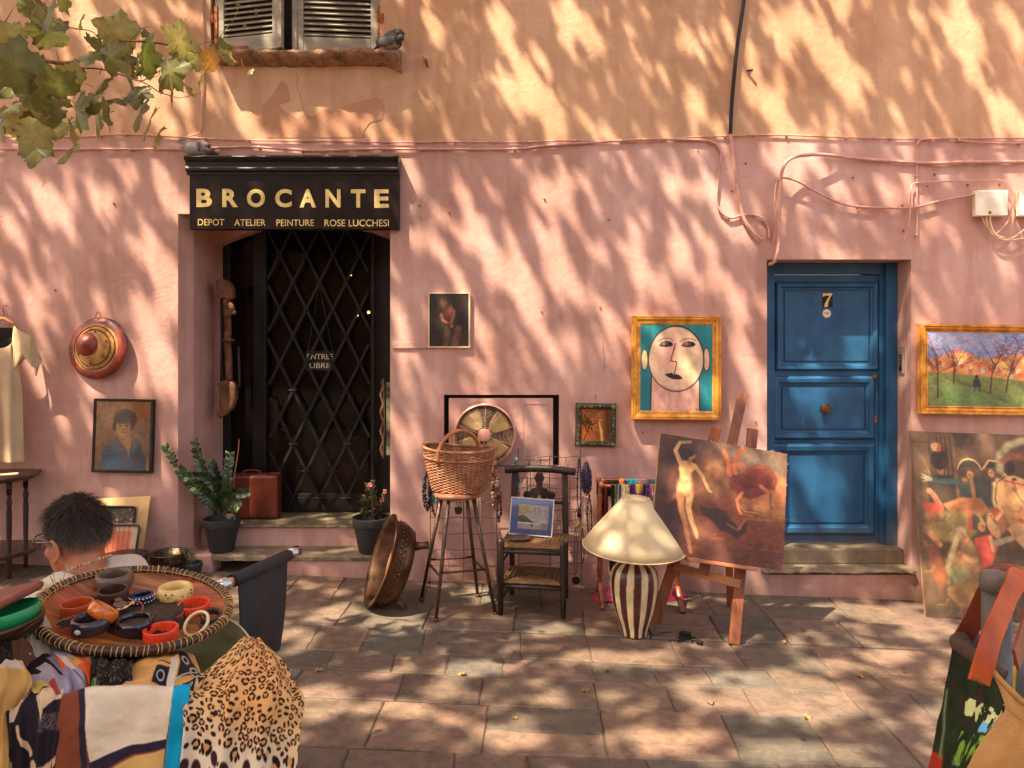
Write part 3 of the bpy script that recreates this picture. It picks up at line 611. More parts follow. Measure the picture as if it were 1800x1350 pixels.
MT['box_white'] = pm('box_white', S(220,208,186), S(200,184,160), 12, .55, .1)
def jbox(a, b, w_, h_, lab):
    t = thing('junction_box', lab, 'junction box', tuple(P(a, b+h_*120, -.04)))
    m = MB(); m.box(P(a, b, -.035), (w_, .068, h_)); build('box_body', m, MT['box_white'], t, bevel=.006)
    m = MB(); m.box(P(a, b, -.072), (w_-.012, .006, h_-.012)); build('box_cover', m, MT['box_white'], t, bevel=.003)
    m = MB(); m.lathe([(.006,.002),(.010,.004),(.011,0)], P(a, b+h_*85, -.075), 14, MY); build('cover_screw', m, MT['rust'], t)
jbox(1740, 358, .222, .185, 'square white junction box with leads below it'); jbox(1812, 358, .18, .185, 'white junction box cut off by the right edge of the photo')
# ------------------------------------------------------------ plane tree: trunk, limbs, crown overhead and one low branch in view
def proj(p): d = p[1]+DW; return (900+p[0]/d*FP, HY+(CZ-p[2])/d*FP) if d > .2 else (-9999, 9999)
BRIGHT = [(150,40,70,28),(260,140,90,36),(300,200,60,40),(430,195,60,30),(500,190,60,24),(60,340,60,26),(110,400,60,24),(190,350,50,22),(290,330,60,26),(300,500,75,34),(255,560,60,24),(70,540,60,22),(300,650,80,24),
 (235,630,60,20),(550,165,60,18),(590,215,40,14),(620,210,40,14),(650,205,40,12),(900,170,60,20),(885,60,70,22),(1000,40,60,18),(960,190,60,22),(1340,170,70,26),(1395,210,50,18),(1470,110,70,26),(1380,60,50,26),(1430,60,50,18),
 (1620,60,60,20),(1700,45,60,20),(1780,45,60,20),(1770,200,70,20),(1490,170,50,16),(855,430,70,22),(900,480,60,26),(960,430,60,20),(945,560,70,20),(1000,490,60,22),(845,580,60,22),(720,640,60,18),(735,320,40,16),
 (700,560,40,16),(1130,470,70,20),(1190,440,60,20),(1290,520,60,16),(1320,640,70,18),(1250,440,60,18),(1330,740,50,16),(1420,385,60,18),(1380,290,50,20),(1460,330,50,18),(1560,350,50,14),(1790,400,60,26),(1795,330,30,22),
 (1070,560,60,16),(1190,330,50,16),(960,330,50,16),(1000,330,50,16),(1060,250,60,16),(700,760,60,18),(870,740,40,14),(930,760,50,12),(1150,600,50,14),(820,360,60,20),(1240,320,50,14),(640,60,50,14),(60,640,40,16),(105,720,40,14),
 (1400,730,100,34),(1385,690,60,26),(1480,520,70,16),(1400,570,60,24),(1360,560,50,14),(1100,940,40,16),(1130,900,60,12),(760,40,50,14),(1140,140,50,14),(1210,60,50,14)]
GB = [(690,1090,22,60),(870,1040,16,50),(630,1085,20,60),(960,1105,12,34),(1290,1090,14,30),(1480,1075,14,50),(1590,1080,18,80),(1330,1215,30,110),(1420,1235,30,90),(1060,1155,14,60),(1150,1160,16,40),(555,1010,18,50),(790,1180,12,40),(800,1220,16,60),
 (1120,1295,16,60),(1210,1300,18,60),(1400,1325,18,90),(900,1300,20,60),(1640,1110,14,60),(1180,1065,8,40),(1310,1120,12,30),(560,1230,30,60),(700,1245,14,60),(1640,1255,14,60),(1560,1150,12,50),(860,1170,10,50),(520,1120,20,40),(1450,1170,12,60)]
DARK = [(570,140,60,170),(640,60,80,40),(1200,130,60,60),(1000,780,60,120),(800,900,80,120),(450,400,60,80),(1000,1010,60,120),(90,440,40,50),(740,700,70,60),(560,560,90,90)]
def lam(px, py, wall):
    v = 2.3 if wall else 3.3
    v += .5*math.sin(px*.013+py*.008)*math.sin(py*.017-px*.005+1.3)
    if wall:
        for a, b, l, w_ in BRIGHT:
            dx, dy = px-a, py-b
            if abs(dx) < 120 and abs(dy) < 120:
                u = dx*.40+dy*.917; q = dx*.917-dy*.40; e = (u/(l*.9))**2+(q/(w_*.98))**2
                if e < 1: v *= .04
                elif e < 1.6: v *= .6
    else:
        for a, b, h, w_ in GB:
            e = ((px-a)/w_)**2+((py-b)/h)**2
            if e < (1.7 if w_ > 80 else 1.25): v *= .05
    for a, b, h, w_ in DARK:
        if ((px-a)/w_)**2+((py-b)/h)**2 < 1: v = max(v, 2.2)
    return v
LEAF = [(0,-.5),(.10,-.36),(.42,-.42),(.34,-.14),(.56,.12),(.26,.14),(.0,.58),(-.26,.14),(-.56,.12),(-.34,-.14),(-.42,-.42),(-.10,-.36)]
t = thing('plane_tree', 'plane tree whose yellowing leafy branch hangs into the top left corner', 'tree', (-8.5, -7.5, gz(-8.5)))
def bark():
    m, nt, b, o = newmat('plane_bark'); v = coords(nt, 'World'); n = noise(nt, 5, 4, .3, v)
    c = ramp(nt, n.outputs[0], [(.40, S(150,136,110)), (.48, S(112,104,80)), (.58, S(84,74,56))]).outputs[0]; nt.links.new(c, b.inputs['Base Color']); b.inputs['Roughness'].default_value = .85; bump(nt, b, n.outputs[0], .5, .02); return m
MT['bark'] = bark()
tr_ = MB(); tr_.tube([(-8.5,-7.5,gz(-8.5)-.2),(-8.5,-7.5,.3),(-8.45,-7.45,2),(-8.3,-7.3,4),(-8.1,-7.1,5.8)], [.52,.40,.33,.29,.26], 20)
build('trunk', tr_, MT['bark'], t, smooth=True)
rl = random.Random(21); ends = []
for k in range(11):
    q = k*2.4; L = rl.uniform(4, 7.5); m = MB(); p = Vector((-8.1, -7.1, 5.5)); d = Vector((math.cos(q)*.8+.35, math.sin(q)*.8+.35, .75)).normalized(); pts = [p.copy()]; R = [.16]
    for i in range(8):
        d = (d+Vector((rl.uniform(-.2,.2), rl.uniform(-.2,.2), rl.uniform(-.16,.06)))).normalized(); p = p+d*L/8; pts.append(p.copy()); R.append(.16*(1-(i+1)/9)+.012)
    m.tube(pts, R, 8)
    for i in range(2, 9):
        for s_ in range(2):
            e = pts[i]; dd = (d+Vector((rl.uniform(-1,1), rl.uniform(-1,1), rl.uniform(-.3,.5)))).normalized(); f = e+dd*rl.uniform(.6,1.4); g_ = f+(dd+Vector((rl.uniform(-.5,.5),)*3)).normalized()*rl.uniform(.3,.8)
            m.tube([e, f, g_], [.03,.016,.006], 5)
    build('limb', m, MT['bark'], t, smooth=True)
def leafmat(nm, a, b_, c_):
    m, nt, b, o = newmat(nm); v = coords(nt, 'World'); n = noise(nt, 4.5, 3, 0, v); n2 = noise(nt, 60, 4, 0, v)
    c = ramp(nt, n.outputs[0], [(.35, a), (.52, b_), (.68, c_)]).outputs[0]; c = mixc(nt, .5, c, ramp(nt, n2.outputs[0], [(.35, (.6,.55,.4)), (.6, (1,1,1))]).outputs[0], 'MULTIPLY')
    nt.links.new(c, b.inputs['Base Color']); b.inputs['Roughness'].default_value = .5; tn = nt.nodes.new('ShaderNodeBsdfTranslucent')
    nt.links.new(c, tn.inputs[0]); ms = nt.nodes.new('ShaderNodeMixShader'); ms.inputs[0].default_value = .35; nt.links.new(b.outputs[0], ms.inputs[1]); nt.links.new(tn.outputs[0], ms.inputs[2]); nt.links.new(ms.outputs[0], o.inputs[0]); return m
MT['leaf'] = leafmat('plane_leaf', S(70,84,36), S(104,104,44), S(150,120,52))
cr = MB(); U = SUN.cross(Vector((0,1,0))).normalized(); n_ = 0
def add_leaf(p, sz, nrm, roll, shape=LEAF, fold=.12):
    u = nrm.cross(Vector((0,0,1)));
    if u.length < .1: u = Vector((1,0,0))
    u.normalize(); v = nrm.cross(u); a = u*math.cos(roll)+v*math.sin(roll); b = nrm.cross(a)
    vs = [p+nrm*fold*sz*.6]+[p+a*(x*sz)+b*(y*sz)-nrm*(abs(x)*fold*sz) for x, y in shape]; n = len(shape)
    cr.add(vs, [(0, 1+i, 1+(i+1) % n) for i in range(n)])
while n_ < 36000:  # unseen crown leaves, placed so gaps and shade land on the listed patches
    wall = rl.random() < .33; fg = rl.random() < .10
    if wall: T_ = Vector((rl.uniform(-4.6, 4.6), 0, rl.uniform(-.2, 5.4)))
    else:
        T_ = Vector((rl.uniform(-5.2, 4.6), rl.uniform(-6.5, 0), 0)); T_.z = gz(T_.x)
    px, py = proj(T_); l_ = lam(px, py, wall)
    if fg: T_ = Vector((rl.uniform(-2.3,-.45), rl.uniform(-4.2,-2.7), rl.uniform(.9,1.2))) if rl.random() < .75 else Vector((rl.uniform(.6,1.2), rl.uniform(-4.4,-3.9), rl.uniform(.9,1.2))); l_ = 3.2  # extra leaves added to shade the foreground goods and bag
    n_ += 1
    if rl.random() > l_/3.6: continue
    h = rl.uniform(7.0, 9.6); k = (h-T_.z)/(-SUN.z); p = T_-SUN*k
    nr = Vector((rl.gauss(0,.45), rl.gauss(0,.45), 1)).normalized()
    add_leaf(p, rl.uniform(.085, .15), nr, rl.uniform(0, 6.28))
for k in range(3500):   # the rest of the crown, past what shades the scene
    q = rl.uniform(0, 6.28); R_ = 6.5*math.sqrt(rl.random()); p = Vector((-8.1+R_*math.cos(q), -7.1+R_*math.sin(q), rl.uniform(5.8, 10.5)))
    kk = (p.z-.5)/(-SUN.z); hit = p+SUN*kk
    if -5 < hit.x < 5 and hit.y > -5.8: continue
    add_leaf(p, rl.uniform(.15,.24), Vector((rl.gauss(0,.6), rl.gauss(0,.6), 1)).normalized(), rl.uniform(0, 6.28))
build('crown', cr, MT['leaf'], t)
# the low branch in the corner
BD = 3.15
def bpt(a, b, d=BD): return P(a, b, d-DW)
tw = MB()
for pts, r0, r1 in [([(-120,40,3.3),(-40,70),(20,95),(85,108),(120,110),(160,98),(190,76),(225,72),(280,76),(316,84)], .011, .003), ([(85,108),(120,118),(175,121),(215,132),(245,142),(262,136),(285,122)], .005, .002),
        ([(55,-10),(64,8),(85,30),(103,42),(130,50),(158,54),(170,62)], .004, .0018), ([(245,142),(262,150),(280,162),(300,168),(318,172),(355,162)], .003, .0012), ([(225,72),(240,60),(250,50),(265,47)], .003, .001), ([(316,84),(345,92),(372,98),(400,110)], .003, .0012),
        ([(0,40),(10,36),(20,20),(30,5)], .003, .001), ([(370,90),(390,60),(410,36),(420,10)], .0018, .001), ([(345,92),(352,78),(378,72)], .0018, .001)]:
    q = spl([tuple(bpt(*((p[0], p[1]) + ((p[2],) if len(p) > 2 else ())))) for p in pts], 5); tw.tube(q, [r0+(r1-r0)*i/(len(q)-1) for i in range(len(q))], 7)
# leaves: (tip-to-stem centre px, py, size px, roll deg, tilt x, tilt y, tone)
LS = [(25,115,110,-60,.5,.3,0),(60,135,95,-40,.3,-.3,0),(20,150,90,-30,-.4,.4,0),(105,150,70,-20,.6,.2,0),(50,170,80,10,.5,.1,0),(90,165,70,30,-.5,.5,0),(40,215,85,20,.2,.2,1),(75,210,80,-10,.1,.4,0),(60,235,75,200,.3,-.2,1),(62,262,70,185,.2,.3,2),
 (110,225,75,170,.6,.3,1),(125,240,70,160,.2,.8,1),(120,270,60,175,.6,.6,2),(135,195,85,150,.3,.3,0),(150,185,75,120,.4,-.3,0),(170,210,70,140,.5,.3,0),(195,175,70,-150,.8,.2,0),(170,160,75,110,.9,.1,0),(185,200,60,150,.9,.7,0),(210,55,85,-70,.3,.3,1),
 (205,65,60,-100,.5,.2,1),(195,100,75,60,.3,.2,0),(215,110,70,100,.4,.3,0),(255,95,75,30,.3,-.2,3),(262,112,65,170,.3,.4,3),(240,115,55,140,.6,.3,0),(300,125,75,80,.2,.2,0),(285,140,50,140,.4,.5,0),(240,165,60,175,.3,.3,0),(245,200,75,180,.3,.9,0),(262,215,75,175,.5,1.0,1),
 (275,240,60,172,.6,1.0,1),(165,78,45,90,.5,.6,2),(160,98,50,180,.5,.2,0),(85,55,80,-10,.3,.3,2),(50,10,70,30,.4,.3,0),(85,25,70,170,.3,.8,0),(108,0,55,180,.4,1.0,0),(315,70,70,-60,.9,.4,1),(345,100,60,-50,1.0,.2,1),(355,130,70,160,.8,.9,1),(372,105,50,-70,.9,.2,4),(330,92,45,-60,.9,.5,0),(405,104,30,-60,.9,.5,0),(425,112,22,150,.6,.8,1),(225,130,60,100,.8,.5,0),(300,165,45,150,.7,.9,0),(330,160,30,100,.7,.9,1),(140,40,40,160,.6,.9,0),(180,50,35,120,.7,.8,1),
 (390,88,40,20,.6,.3,0),(395,100,40,90,.6,.6,1),(430,45,10,90,.5,.3,0),(440,125,18,150,.5,.3,0),(255,60,18,0,.2,.2,0),(15,190,70,-150,.4,.4,0),(-10,130,90,-90,.5,.2,0),(0,225,60,160,.3,.5,0),(130,135,60,-60,.9,.3,1),(20,60,55,-40,.4,.5,1),(450,20,9,30,.4,.2,0),(418,8,10,60,.3,.4,0)]
def serr(sc=1.0):
    lobes = [(0,-.40),(.08,-.42),(.20,-.46),(.28,-.42),(.38,-.44),(.42,-.32),(.50,-.24),(.42,-.14),(.46,-.04),(.56,-.02),(.58,.08),(.64,.18),(.50,.20),(.44,.30),(.34,.27),(.28,.34),(.27,.44),(.16,.48),(.11,.60),(0,.70)]
    return lobes+[(-x, y) for x, y in lobes[-2:0:-1]]
SER = serr(); tones = [(S(124,120,60),S(100,100,46)), (S(170,156,84),S(136,130,64)), (S(150,132,66),S(120,108,50)), (S(140,148,46),S(104,118,38)), (S(180,128,50),S(140,92,40))]
lm = vm('leaf_colour', .42, .35, 45, var=.16, trans=.42); lf = MB(); lc = []; rq = random.Random(4)
for a, b, sz, roll, tx, ty, tone in LS:
    d = BD+rq.uniform(-.25,.25); c = bpt(a, b, d); s_ = sz/FP*d*.80; tone = 0 if (tone == 2 and rq.random() < .6) else tone
    M_ = VM(c) @ Matrix.Rotation(-math.radians(roll), 4, 'Z') @ Matrix.Rotation(tx*1.15+.1, 4, 'X') @ Matrix.Rotation(ty*1.15+rq.choice((-.25,.3)), 4, 'Y')
    curl = rq.uniform(.25,.95); n = len(SER); rings = (1.0, .66, .33); vs = []; cc = []
    c0, c1 = tones[tone]; 
    for ri, k in enumerate(rings):
        for i, (x, y) in enumerate(SER):
            x2, y2 = x*k, y*k; z = -curl*.5*(abs(x2)**1.6)-curl*.35*(y2**2)+.02*math.sin(i*2.1+a)*k+.03*math.cos(math.atan2(y2, x2)*5)*k
            vs.append(M_ @ (Vector((x2, y2, z))*s_)); q = rq.random()*.35+(.5 if k == 1 else 0)*rq.random(); vein = 1.0
            col_v = [c0[j]*(1-q)+c1[j]*q for j in range(3)]
            if k == 1 and rq.random() < .10: col_v = list(S(96,56,26))
            cc.append(col_v)
    vs.append(M_ @ Vector((0,0,0))); cc.append([min(.8, x*1.15) for x in c0]); fs = []
    for ri in range(2):
        for i in range(n): j = (i+1) % n; fs.append((ri*n+i, ri*n+j, (ri+1)*n+j, (ri+1)*n+i))
    for i in range(n): fs.append((2*n+i, 2*n+(i+1) % n, 3*n))
    lf.add(vs, fs); lc += cc
    st_ = M_ @ (Vector((0, -.46, 0))*s_); tw.tube([st_, st_+(M_.to_3x3() @ Vector((rq.uniform(-.2,.2), -1, -.3)))*s_*.35, M_ @ (Vector((0,-.1,.004))*s_)][:2], [.0013,.0016], 5)
br = build('low_branch', tw, pm('twig_bark', S(150,104,70), S(96,62,40), 40, .8, .3), t, smooth=True)
build('leaves', lf, lm, br, col=lc, smooth=True)
# ============================================================ PICTURES AND THINGS ON THE WALL
def fine_wire(nm, pts, r, mat, par): m = MB(); m.tube(pts, r, 6); return build(nm, m, mat, par, smooth=True)
# --- small dark picture
c = P(789.5, 562.5, -.02); W_, H_ = 75/240.5*.985, 99/240.5*.985
t = thing('dark_picture', 'small dark oil picture of a crouching figure, thin cream frame, right of the shop door', 'painting', (c.x, c.y, c.z-H_/2), 'pictures hung on the pink wall')
M_ = VM(c); cv = Cv(80, 110, (38,26,20))
cv.ell(.5,.55,.42,.46,(46,31,23),0,.3)
cv.poly([(.42,.20),(.60,.22),(.66,.35),(.62,.50),(.56,.66),(.40,.62),(.26,.46),(.28,.34)],(66,36,30),.06); cv.ell(.34,.18,.085,.075,(104,64,44),10,.04)
cv.line([(.30,.40),(.34,.50),(.56,.62)],.055,(168,98,66),.03); cv.line([(.62,.32),(.62,.42),(.52,.60)],.045,(140,80,56),.03); cv.poly([(.40,.30),(.56,.26),(.58,.40),(.42,.46)],(112,44,38),.04)
cv.ell(.55,.30,.05,.07,(120,76,54),0,.03); cv.line([(.46,.66),(.42,.96)],.10,(84,52,38),.05); cv.line([(.74,.68),(.64,.96)],.12,(92,56,40),.05); cv.ell(.72,.66,.06,.05,(110,68,48),0,.04)
cv.line([(.28,.62),(.34,.58),(.5,.6)],.05,(60,36,30),.03); cv.grain(.25, 14, 3)
build('canvas', canvas_grid(cv, W_-.02, H_-.02, M_, .004), VMAT['paint'], t, col=cv.lin())
m = MB(); m.mitre(W_-.022, H_-.022, [(0,-.014),(0,.008),(.011,.008),(.011,-.014)], M_); build('frame', m, MT['cream_paint'], t)
m = MB(); m.box(c+Vector((0,.006,0)), (W_-.02,.018,H_-.02)); build('backing', m, MT['dark'], t)
# --- modern face in a gold frame
YF = -.045; c = P(1188.5, 646.5, YF); sc = 1300/(DW+YF); W_, H_ = 157/sc, 182/sc; ow = 15.5/sc
t = thing('face_picture', 'painting of a bald stylised pink face on teal, in a wide gilt frame', 'painting', (c.x, c.y, c.z-H_/2), 'pictures hung on the pink wall')
M_ = VM(c, back=math.radians(2), roll=math.radians(.6)); iw, ih = W_-2*ow, H_-2*ow
cv = Cv(150, 180, (26,118,122)); cv.a *= (.86+.3*cv.fbm(4, 8))[..., None]
dk = (52,34,34)
cv.poly([(.145,.6),(.83,.6),(.832,1.02),(.135,1.02)], dk, .005); cv.poly([(.165,.6),(.812,.6),(.815,1.02),(.152,1.02)], (214,158,136), .006)
cv.ell(.06,.41,.05,.128,dk); cv.ell(.06,.41,.040,.115,(214,188,130)); cv.ell(.918,.40,.052,.142,dk); cv.ell(.918,.40,.040,.128,(222,180,140))
f = [(.5+.395*math.cos(q)*(1 if math.sin(q) > 0 else .99), .395+ (.385 if math.sin(q) < 0 else .385)*math.sin(q)) for q in np.linspace(0, 6.283, 48)[:-1]]
cv.poly([(x, y) for x, y in f], dk, .006); f2 = [(.497+(x-.5)*.955, .397+(y-.395)*.962) for x, y in f]
m0 = cv.a.copy(); cv.poly(f2, (226,176,142), .006)
msk = np.hypot((cv.X-.497)/.36, (cv.Y-.397)/.355) < 1
cv.a[msk] = (cv.a+(np.array([228,158,138])-cv.a)*(np.clip(.9-np.hypot((cv.X-.42)/.3, (cv.Y-.33)/.42), 0, 1)*.9)[..., None])[msk]
cv.a[msk] = (cv.a+(np.array([232,190,140])-cv.a)*(np.clip(1-np.hypot((cv.X-.68)/.26, (cv.Y-.46)/.3), 0, 1)*.8)[..., None])[msk]
for sx, e0 in ((.36, 1), (.67, 0)):
    w_ = .105
    cv.poly([(sx-w_,.245),(sx-w_*.6,.205),(sx,.190),(sx+w_*.6,.20),(sx+w_,.225),(sx+w_*.7,.25),(sx,.262),(sx-w_*.6,.258)], (40,26,26), .005)
    cv.ell(sx-.035,.222,.028,.024,(170,110,84)); cv.ell(sx-.07,.232,.018,.014,(70,84,108)); cv.ell(sx+.058,.222,.020,.020,(24,14,14)); cv.ell(sx+.092,.225,.008,.007,(160,130,150)); cv.ell(sx+.012,.222,.006,.02,(150,110,104))
    cv.line([(sx-w_*1.05,.195),(sx-w_*.5,.166),(sx+.01,.158),(sx+w_*.6,.166),(sx+w_*.95,.19)], .008, (86,54,44), .004)
cv.line([(.487,.215),(.46,.30),(.418,.422),(.505,.430),(.49,.51),(.468,.592)], .010, (46,30,30), .003, w2=.012); cv.line([(.497,.22),(.47,.31),(.437,.415)], .006, (150,110,90), .004)
cv.poly([(.335,.578),(.40,.562),(.445,.558),(.468,.588),(.50,.570),(.55,.588),(.595,.625),(.53,.636),(.45,.632),(.39,.61)], (38,26,32), .005)
cv.line([(.30,.70),(.42,.755),(.56,.765),(.68,.73),(.76,.67)], .012, (110,80,86), .012, .6)
for x in (.77,.785,.865,.89,.91): cv.line([(x,.965),(x+.008,.985)], .006, (70,50,40), .003)
cv.grain(.10, 22, 2, 1, .4)
build('canvas', canvas_grid(cv, iw+.004, ih+.004, M_, .006), VMAT['paint'], t, col=cv.lin())
m = MB(); m.mitre(iw, ih, [(0,-.02),(0,.008),(.006,.010),(.010,.012),(.024,.014),(.034,.020),(.044,.024),(.050,.021),(.054,.026),(ow-.004,.026),(ow,.020),(ow,-.03)], M_); build('gilt_frame', m, MT['gold'], t)
m = MB(); m.box(M_ @ Vector((0,0,-.024)), (W_-.02, .008, H_-.02)); build('backing', m, MT['wood_dk'], t)
# --- ornate little mirror, its tree reflection painted into the surface colour
c = P(1047, 747, -.02); W_, H_ = 72/241, 86/241
t = thing('ornate_mirror', 'small mirror with painted-in tree reflection, dark embossed frame, left of the face painting', 'picture', (c.x, c.y, c.z-H_/2))
M_ = VM(c, roll=math.radians(1.2)); iw, ih = 52/241*.98, 56/241
m = MB(); m.mitre(iw, ih, [(0,-.01),(0,.006),(.006,.014),(.024,.018),(.036,.014),(.042,.004),(.042,-.01)], M_); 
fm = pm('pewter_frame', S(84,80,56), S(36,30,24), 60, .35, .6, 90, metal=.55, bdist=.008); fr = build('embossed_frame', m, fm, t)
m = MB(); q_ = random.Random(2)
for sx in (-1, 1):
    for sy in (-1, 1):
        cc = M_ @ Vector((sx*(iw/2+.021), sy*(ih/2+.021), .017)); m.ball(cc, .008, 8, 5)
        for k in range(8): m.ball(cc+Vector((math.cos(k*.785)*.012, -.0, math.sin(k*.785)*.012)), .005, 6, 4)
for k in range(46):
    s_ = q_.choice((-1, 1))
    x, y = ((s_*(iw/2+.02+q_.uniform(-.009,.009)), q_.uniform(-ih/2, ih/2)) if k % 2 else (q_.uniform(-iw/2, iw/2), s_*(ih/2+.02+q_.uniform(-.009,.009))))
    m.ball(M_ @ Vector((x, y, .016)), (q_.uniform(.003,.008), .004, q_.uniform(.003,.007)), 6, 4)
build('embossed_flowers', m, pm('pewter_relief', S(150,140,90), S(80,72,48), 60, .4, .3, 90, metal=.6), fr)
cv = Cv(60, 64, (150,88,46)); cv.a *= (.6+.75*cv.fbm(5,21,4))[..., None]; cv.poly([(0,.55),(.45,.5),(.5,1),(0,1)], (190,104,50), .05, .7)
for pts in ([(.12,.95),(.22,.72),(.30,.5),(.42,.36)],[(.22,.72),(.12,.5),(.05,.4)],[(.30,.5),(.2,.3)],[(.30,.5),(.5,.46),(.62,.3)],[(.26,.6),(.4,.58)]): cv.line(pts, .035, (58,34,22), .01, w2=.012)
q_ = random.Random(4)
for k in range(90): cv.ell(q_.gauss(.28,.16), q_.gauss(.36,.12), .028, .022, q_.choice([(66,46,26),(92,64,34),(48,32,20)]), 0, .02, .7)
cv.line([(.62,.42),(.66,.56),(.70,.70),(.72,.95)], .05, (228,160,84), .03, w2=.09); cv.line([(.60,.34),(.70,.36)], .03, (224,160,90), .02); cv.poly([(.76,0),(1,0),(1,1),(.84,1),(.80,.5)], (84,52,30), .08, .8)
build('painted_reflection', canvas_grid(cv, iw+.004, ih+.004, M_, .0), vm('reflection_paint', .3, .2, 90, metal=.3), t, col=cv.lin())
m = MB(); m.tube([P(1047,703,-.02), P(1046,699,-.03), P(1048,694,-.02)], .002, 6); m.ball(P(1047,697,-.01), .006, 6, 4); build('hanging_hook', m, MT['rust'], t)
# --- portrait of a woman
c = P(216.5, 766, -.03); sc = 1300/(DW-.03); W_, H_ = 105/sc, 129/sc
t = thing('woman_portrait', 'black-framed portrait of a dark-haired woman in blue, under the straw hat', 'painting', (c.x, c.y, c.z-H_/2), 'pictures hung on the pink wall')
M_ = VM(c, roll=math.radians(1.0), back=math.radians(2)); cv = Cv(120, 150, (150,98,60)); cv.a *= (.72+.55*cv.fbm(4, 4, 4))[..., None]
for (a, b_, rx, ry, cc, al) in ((.25,.30,.2,.14,(190,150,110),.5), (.85,.45,.2,.2,(104,66,44),.6), (.7,.08,.4,.1,(200,150,84),.5), (.15,.75,.16,.2,(112,80,48),.6)): cv.ell(a, b_, rx, ry, cc, 0, .18, al)
cv.poly([(.10,1.0),(.14,.80),(.20,.66),(.34,.56),(.42,.50),(.68,.50),(.82,.62),(.92,.82),(.94,1.0)], (46,84,112), .02); cv.poly([(.12,1.),(.18,.78),(.35,.68),(.5,.8),(.6,1.)], (60,104,130), .08, .7)
cv.poly([(.36,.52),(.42,.50),(.60,.74),(.66,.86),(.56,.86),(.38,.70),(.26,.62)], (96,92,104), .02); cv.poly([(.66,.49),(.72,.54),(.80,.64),(.70,.74),(.64,.70)], (112,100,98), .02); cv.poly([(.68,.80),(.80,.62),(.9,.86),(.9,.97),(.7,.94)], (24,44,74), .04)
cv.poly([(.43,.44),(.62,.44),(.66,.56),(.62,.78),(.54,.66),(.42,.55)], (196,134,84), .02)
cv.ell(.53,.27,.205,.155,(52,36,26),0,.03); cv.ell(.36,.36,.05,.07,(44,30,22),0,.02); cv.ell(.65,.36,.04,.05,(44,30,22),0,.02)
cv.ell(.50,.375,.13,.135,(206,150,96),0,.02); cv.ell(.50,.27,.15,.055,(58,40,30),0,.03); cv.ell(.45,.43,.06,.06,(226,176,110),0,.05,.6); cv.ell(.58,.36,.05,.10,(160,104,66),0,.04,.6)
for sx in (.445,.555): cv.ell(sx,.355,.028,.012,(60,36,24),0,.01); cv.line([(sx-.04,.33),(sx,.322),(sx+.035,.33)], .010, (70,44,30), .008)
cv.line([(.505,.35),(.50,.405)],.014,(176,116,76),.012); cv.ell(.50,.412,.025,.010,(150,92,60),0,.01); cv.line([(.46,.452),(.50,.446),(.545,.455)],.014,(140,62,46),.008)
q_ = random.Random(9)
for k in range(40): a = q_.uniform(3.3, 6.1); cv.line([(.53+.17*math.cos(a), .27+.12*math.sin(a)), (.53+.20*math.cos(a+.2), .27+.15*math.sin(a+.2))], .006, q_.choice([(130,110,90),(36,24,18),(90,66,46)]), .005, .7)
for k in range(60): x = q_.uniform(.12,.9); y = q_.uniform(.62,.99); cv.line([(x,y),(x+q_.uniform(-.06,.06),y+q_.uniform(-.04,.05))], .006, q_.choice([(90,130,150),(30,56,86),(140,146,150)]), .006, .35)
cv.grain(.16, 20, 6)
build('picture', canvas_grid(cv, W_-.03, H_-.03, M_, .003), VMAT['paint'], t, col=cv.lin(1.7))
m = MB(); m.mitre(W_-.036, H_-.036, [(0,-.015),(0,.012),(.018,.012),(.018,-.028)], M_); build('frame', m, MT['black'], t, bevel=.002)
gl, nt, b, o = newmat('picture_glass'); b.inputs['Roughness'].default_value = .05; tp_ = nt.nodes.new('ShaderNodeBsdfTransparent'); ms = nt.nodes.new('ShaderNodeMixShader'); gg = nt.nodes.new('ShaderNodeBsdfGlossy'); gg.inputs['Roughness'].default_value = .04
fz = nt.nodes.new('ShaderNodeFresnel'); nt.links.new(fz.outputs[0], ms.inputs[0]); nt.links.new(tp_.outputs[0], ms.inputs[1]); nt.links.new(gg.outputs[0], ms.inputs[2]); nt.links.new(ms.outputs[0], o.inputs[0])
m = MB(); m.plate([(-W_/2+.02,-H_/2+.02),(W_/2-.02,-H_/2+.02),(W_/2-.02,H_/2-.02),(-W_/2+.02,H_/2-.02)], M_, .006, .008); build('glazing', m, gl, t)
m = MB(); m.box(M_ @ Vector((0,0,-.012)), (W_-.01,.01,H_-.01)); build('backing', m, MT['wood_dk'], t)
# --- conical straw-and-leather hat
c = P(174, 612, -.01); t = thing('conical_hat', 'round conical hat of straw with red leather rim and crown hung on the wall', 'hat', (c.x, c.y, c.z-.22))
Mx = Matrix.Rotation(math.radians(84), 4, 'X') @ Matrix.Rotation(math.radians(-7), 4, 'Y')
R_ = 55/240
pr = [(0,.150),(.03,.146),(.06,.128),(.080,.098),(.086,.085)]
m = MB(); m.lathe([(r_, z+.012) for r_, z in [(.088,.070)]+[(.10,.060),(.125,.047),(.15,.036),(.175,.026),(R_-.022,.017)]], c, 56, Mx, lambda q, z: 1+.012*math.sin(q*5)); build('straw_brim', m, pm('straw', S(186,134,76), S(140,94,50), 30, .9, .6, 120, stretch=(1,1,1)), t, smooth=True, solid=.004)
cc_ = c+(Mx.to_3x3() @ Vector((-.032,.018,0)))
m = MB(); m.lathe([(0,.142),(.016,.140),(.045,.128),(.070,.104),(.086,.080),(.094,.060)], cc_, 40, Mx); build('leather_crown', m, pm('red_leather', S(140,54,40), S(96,34,26), 14, .4, .4, 60), t, smooth=True)
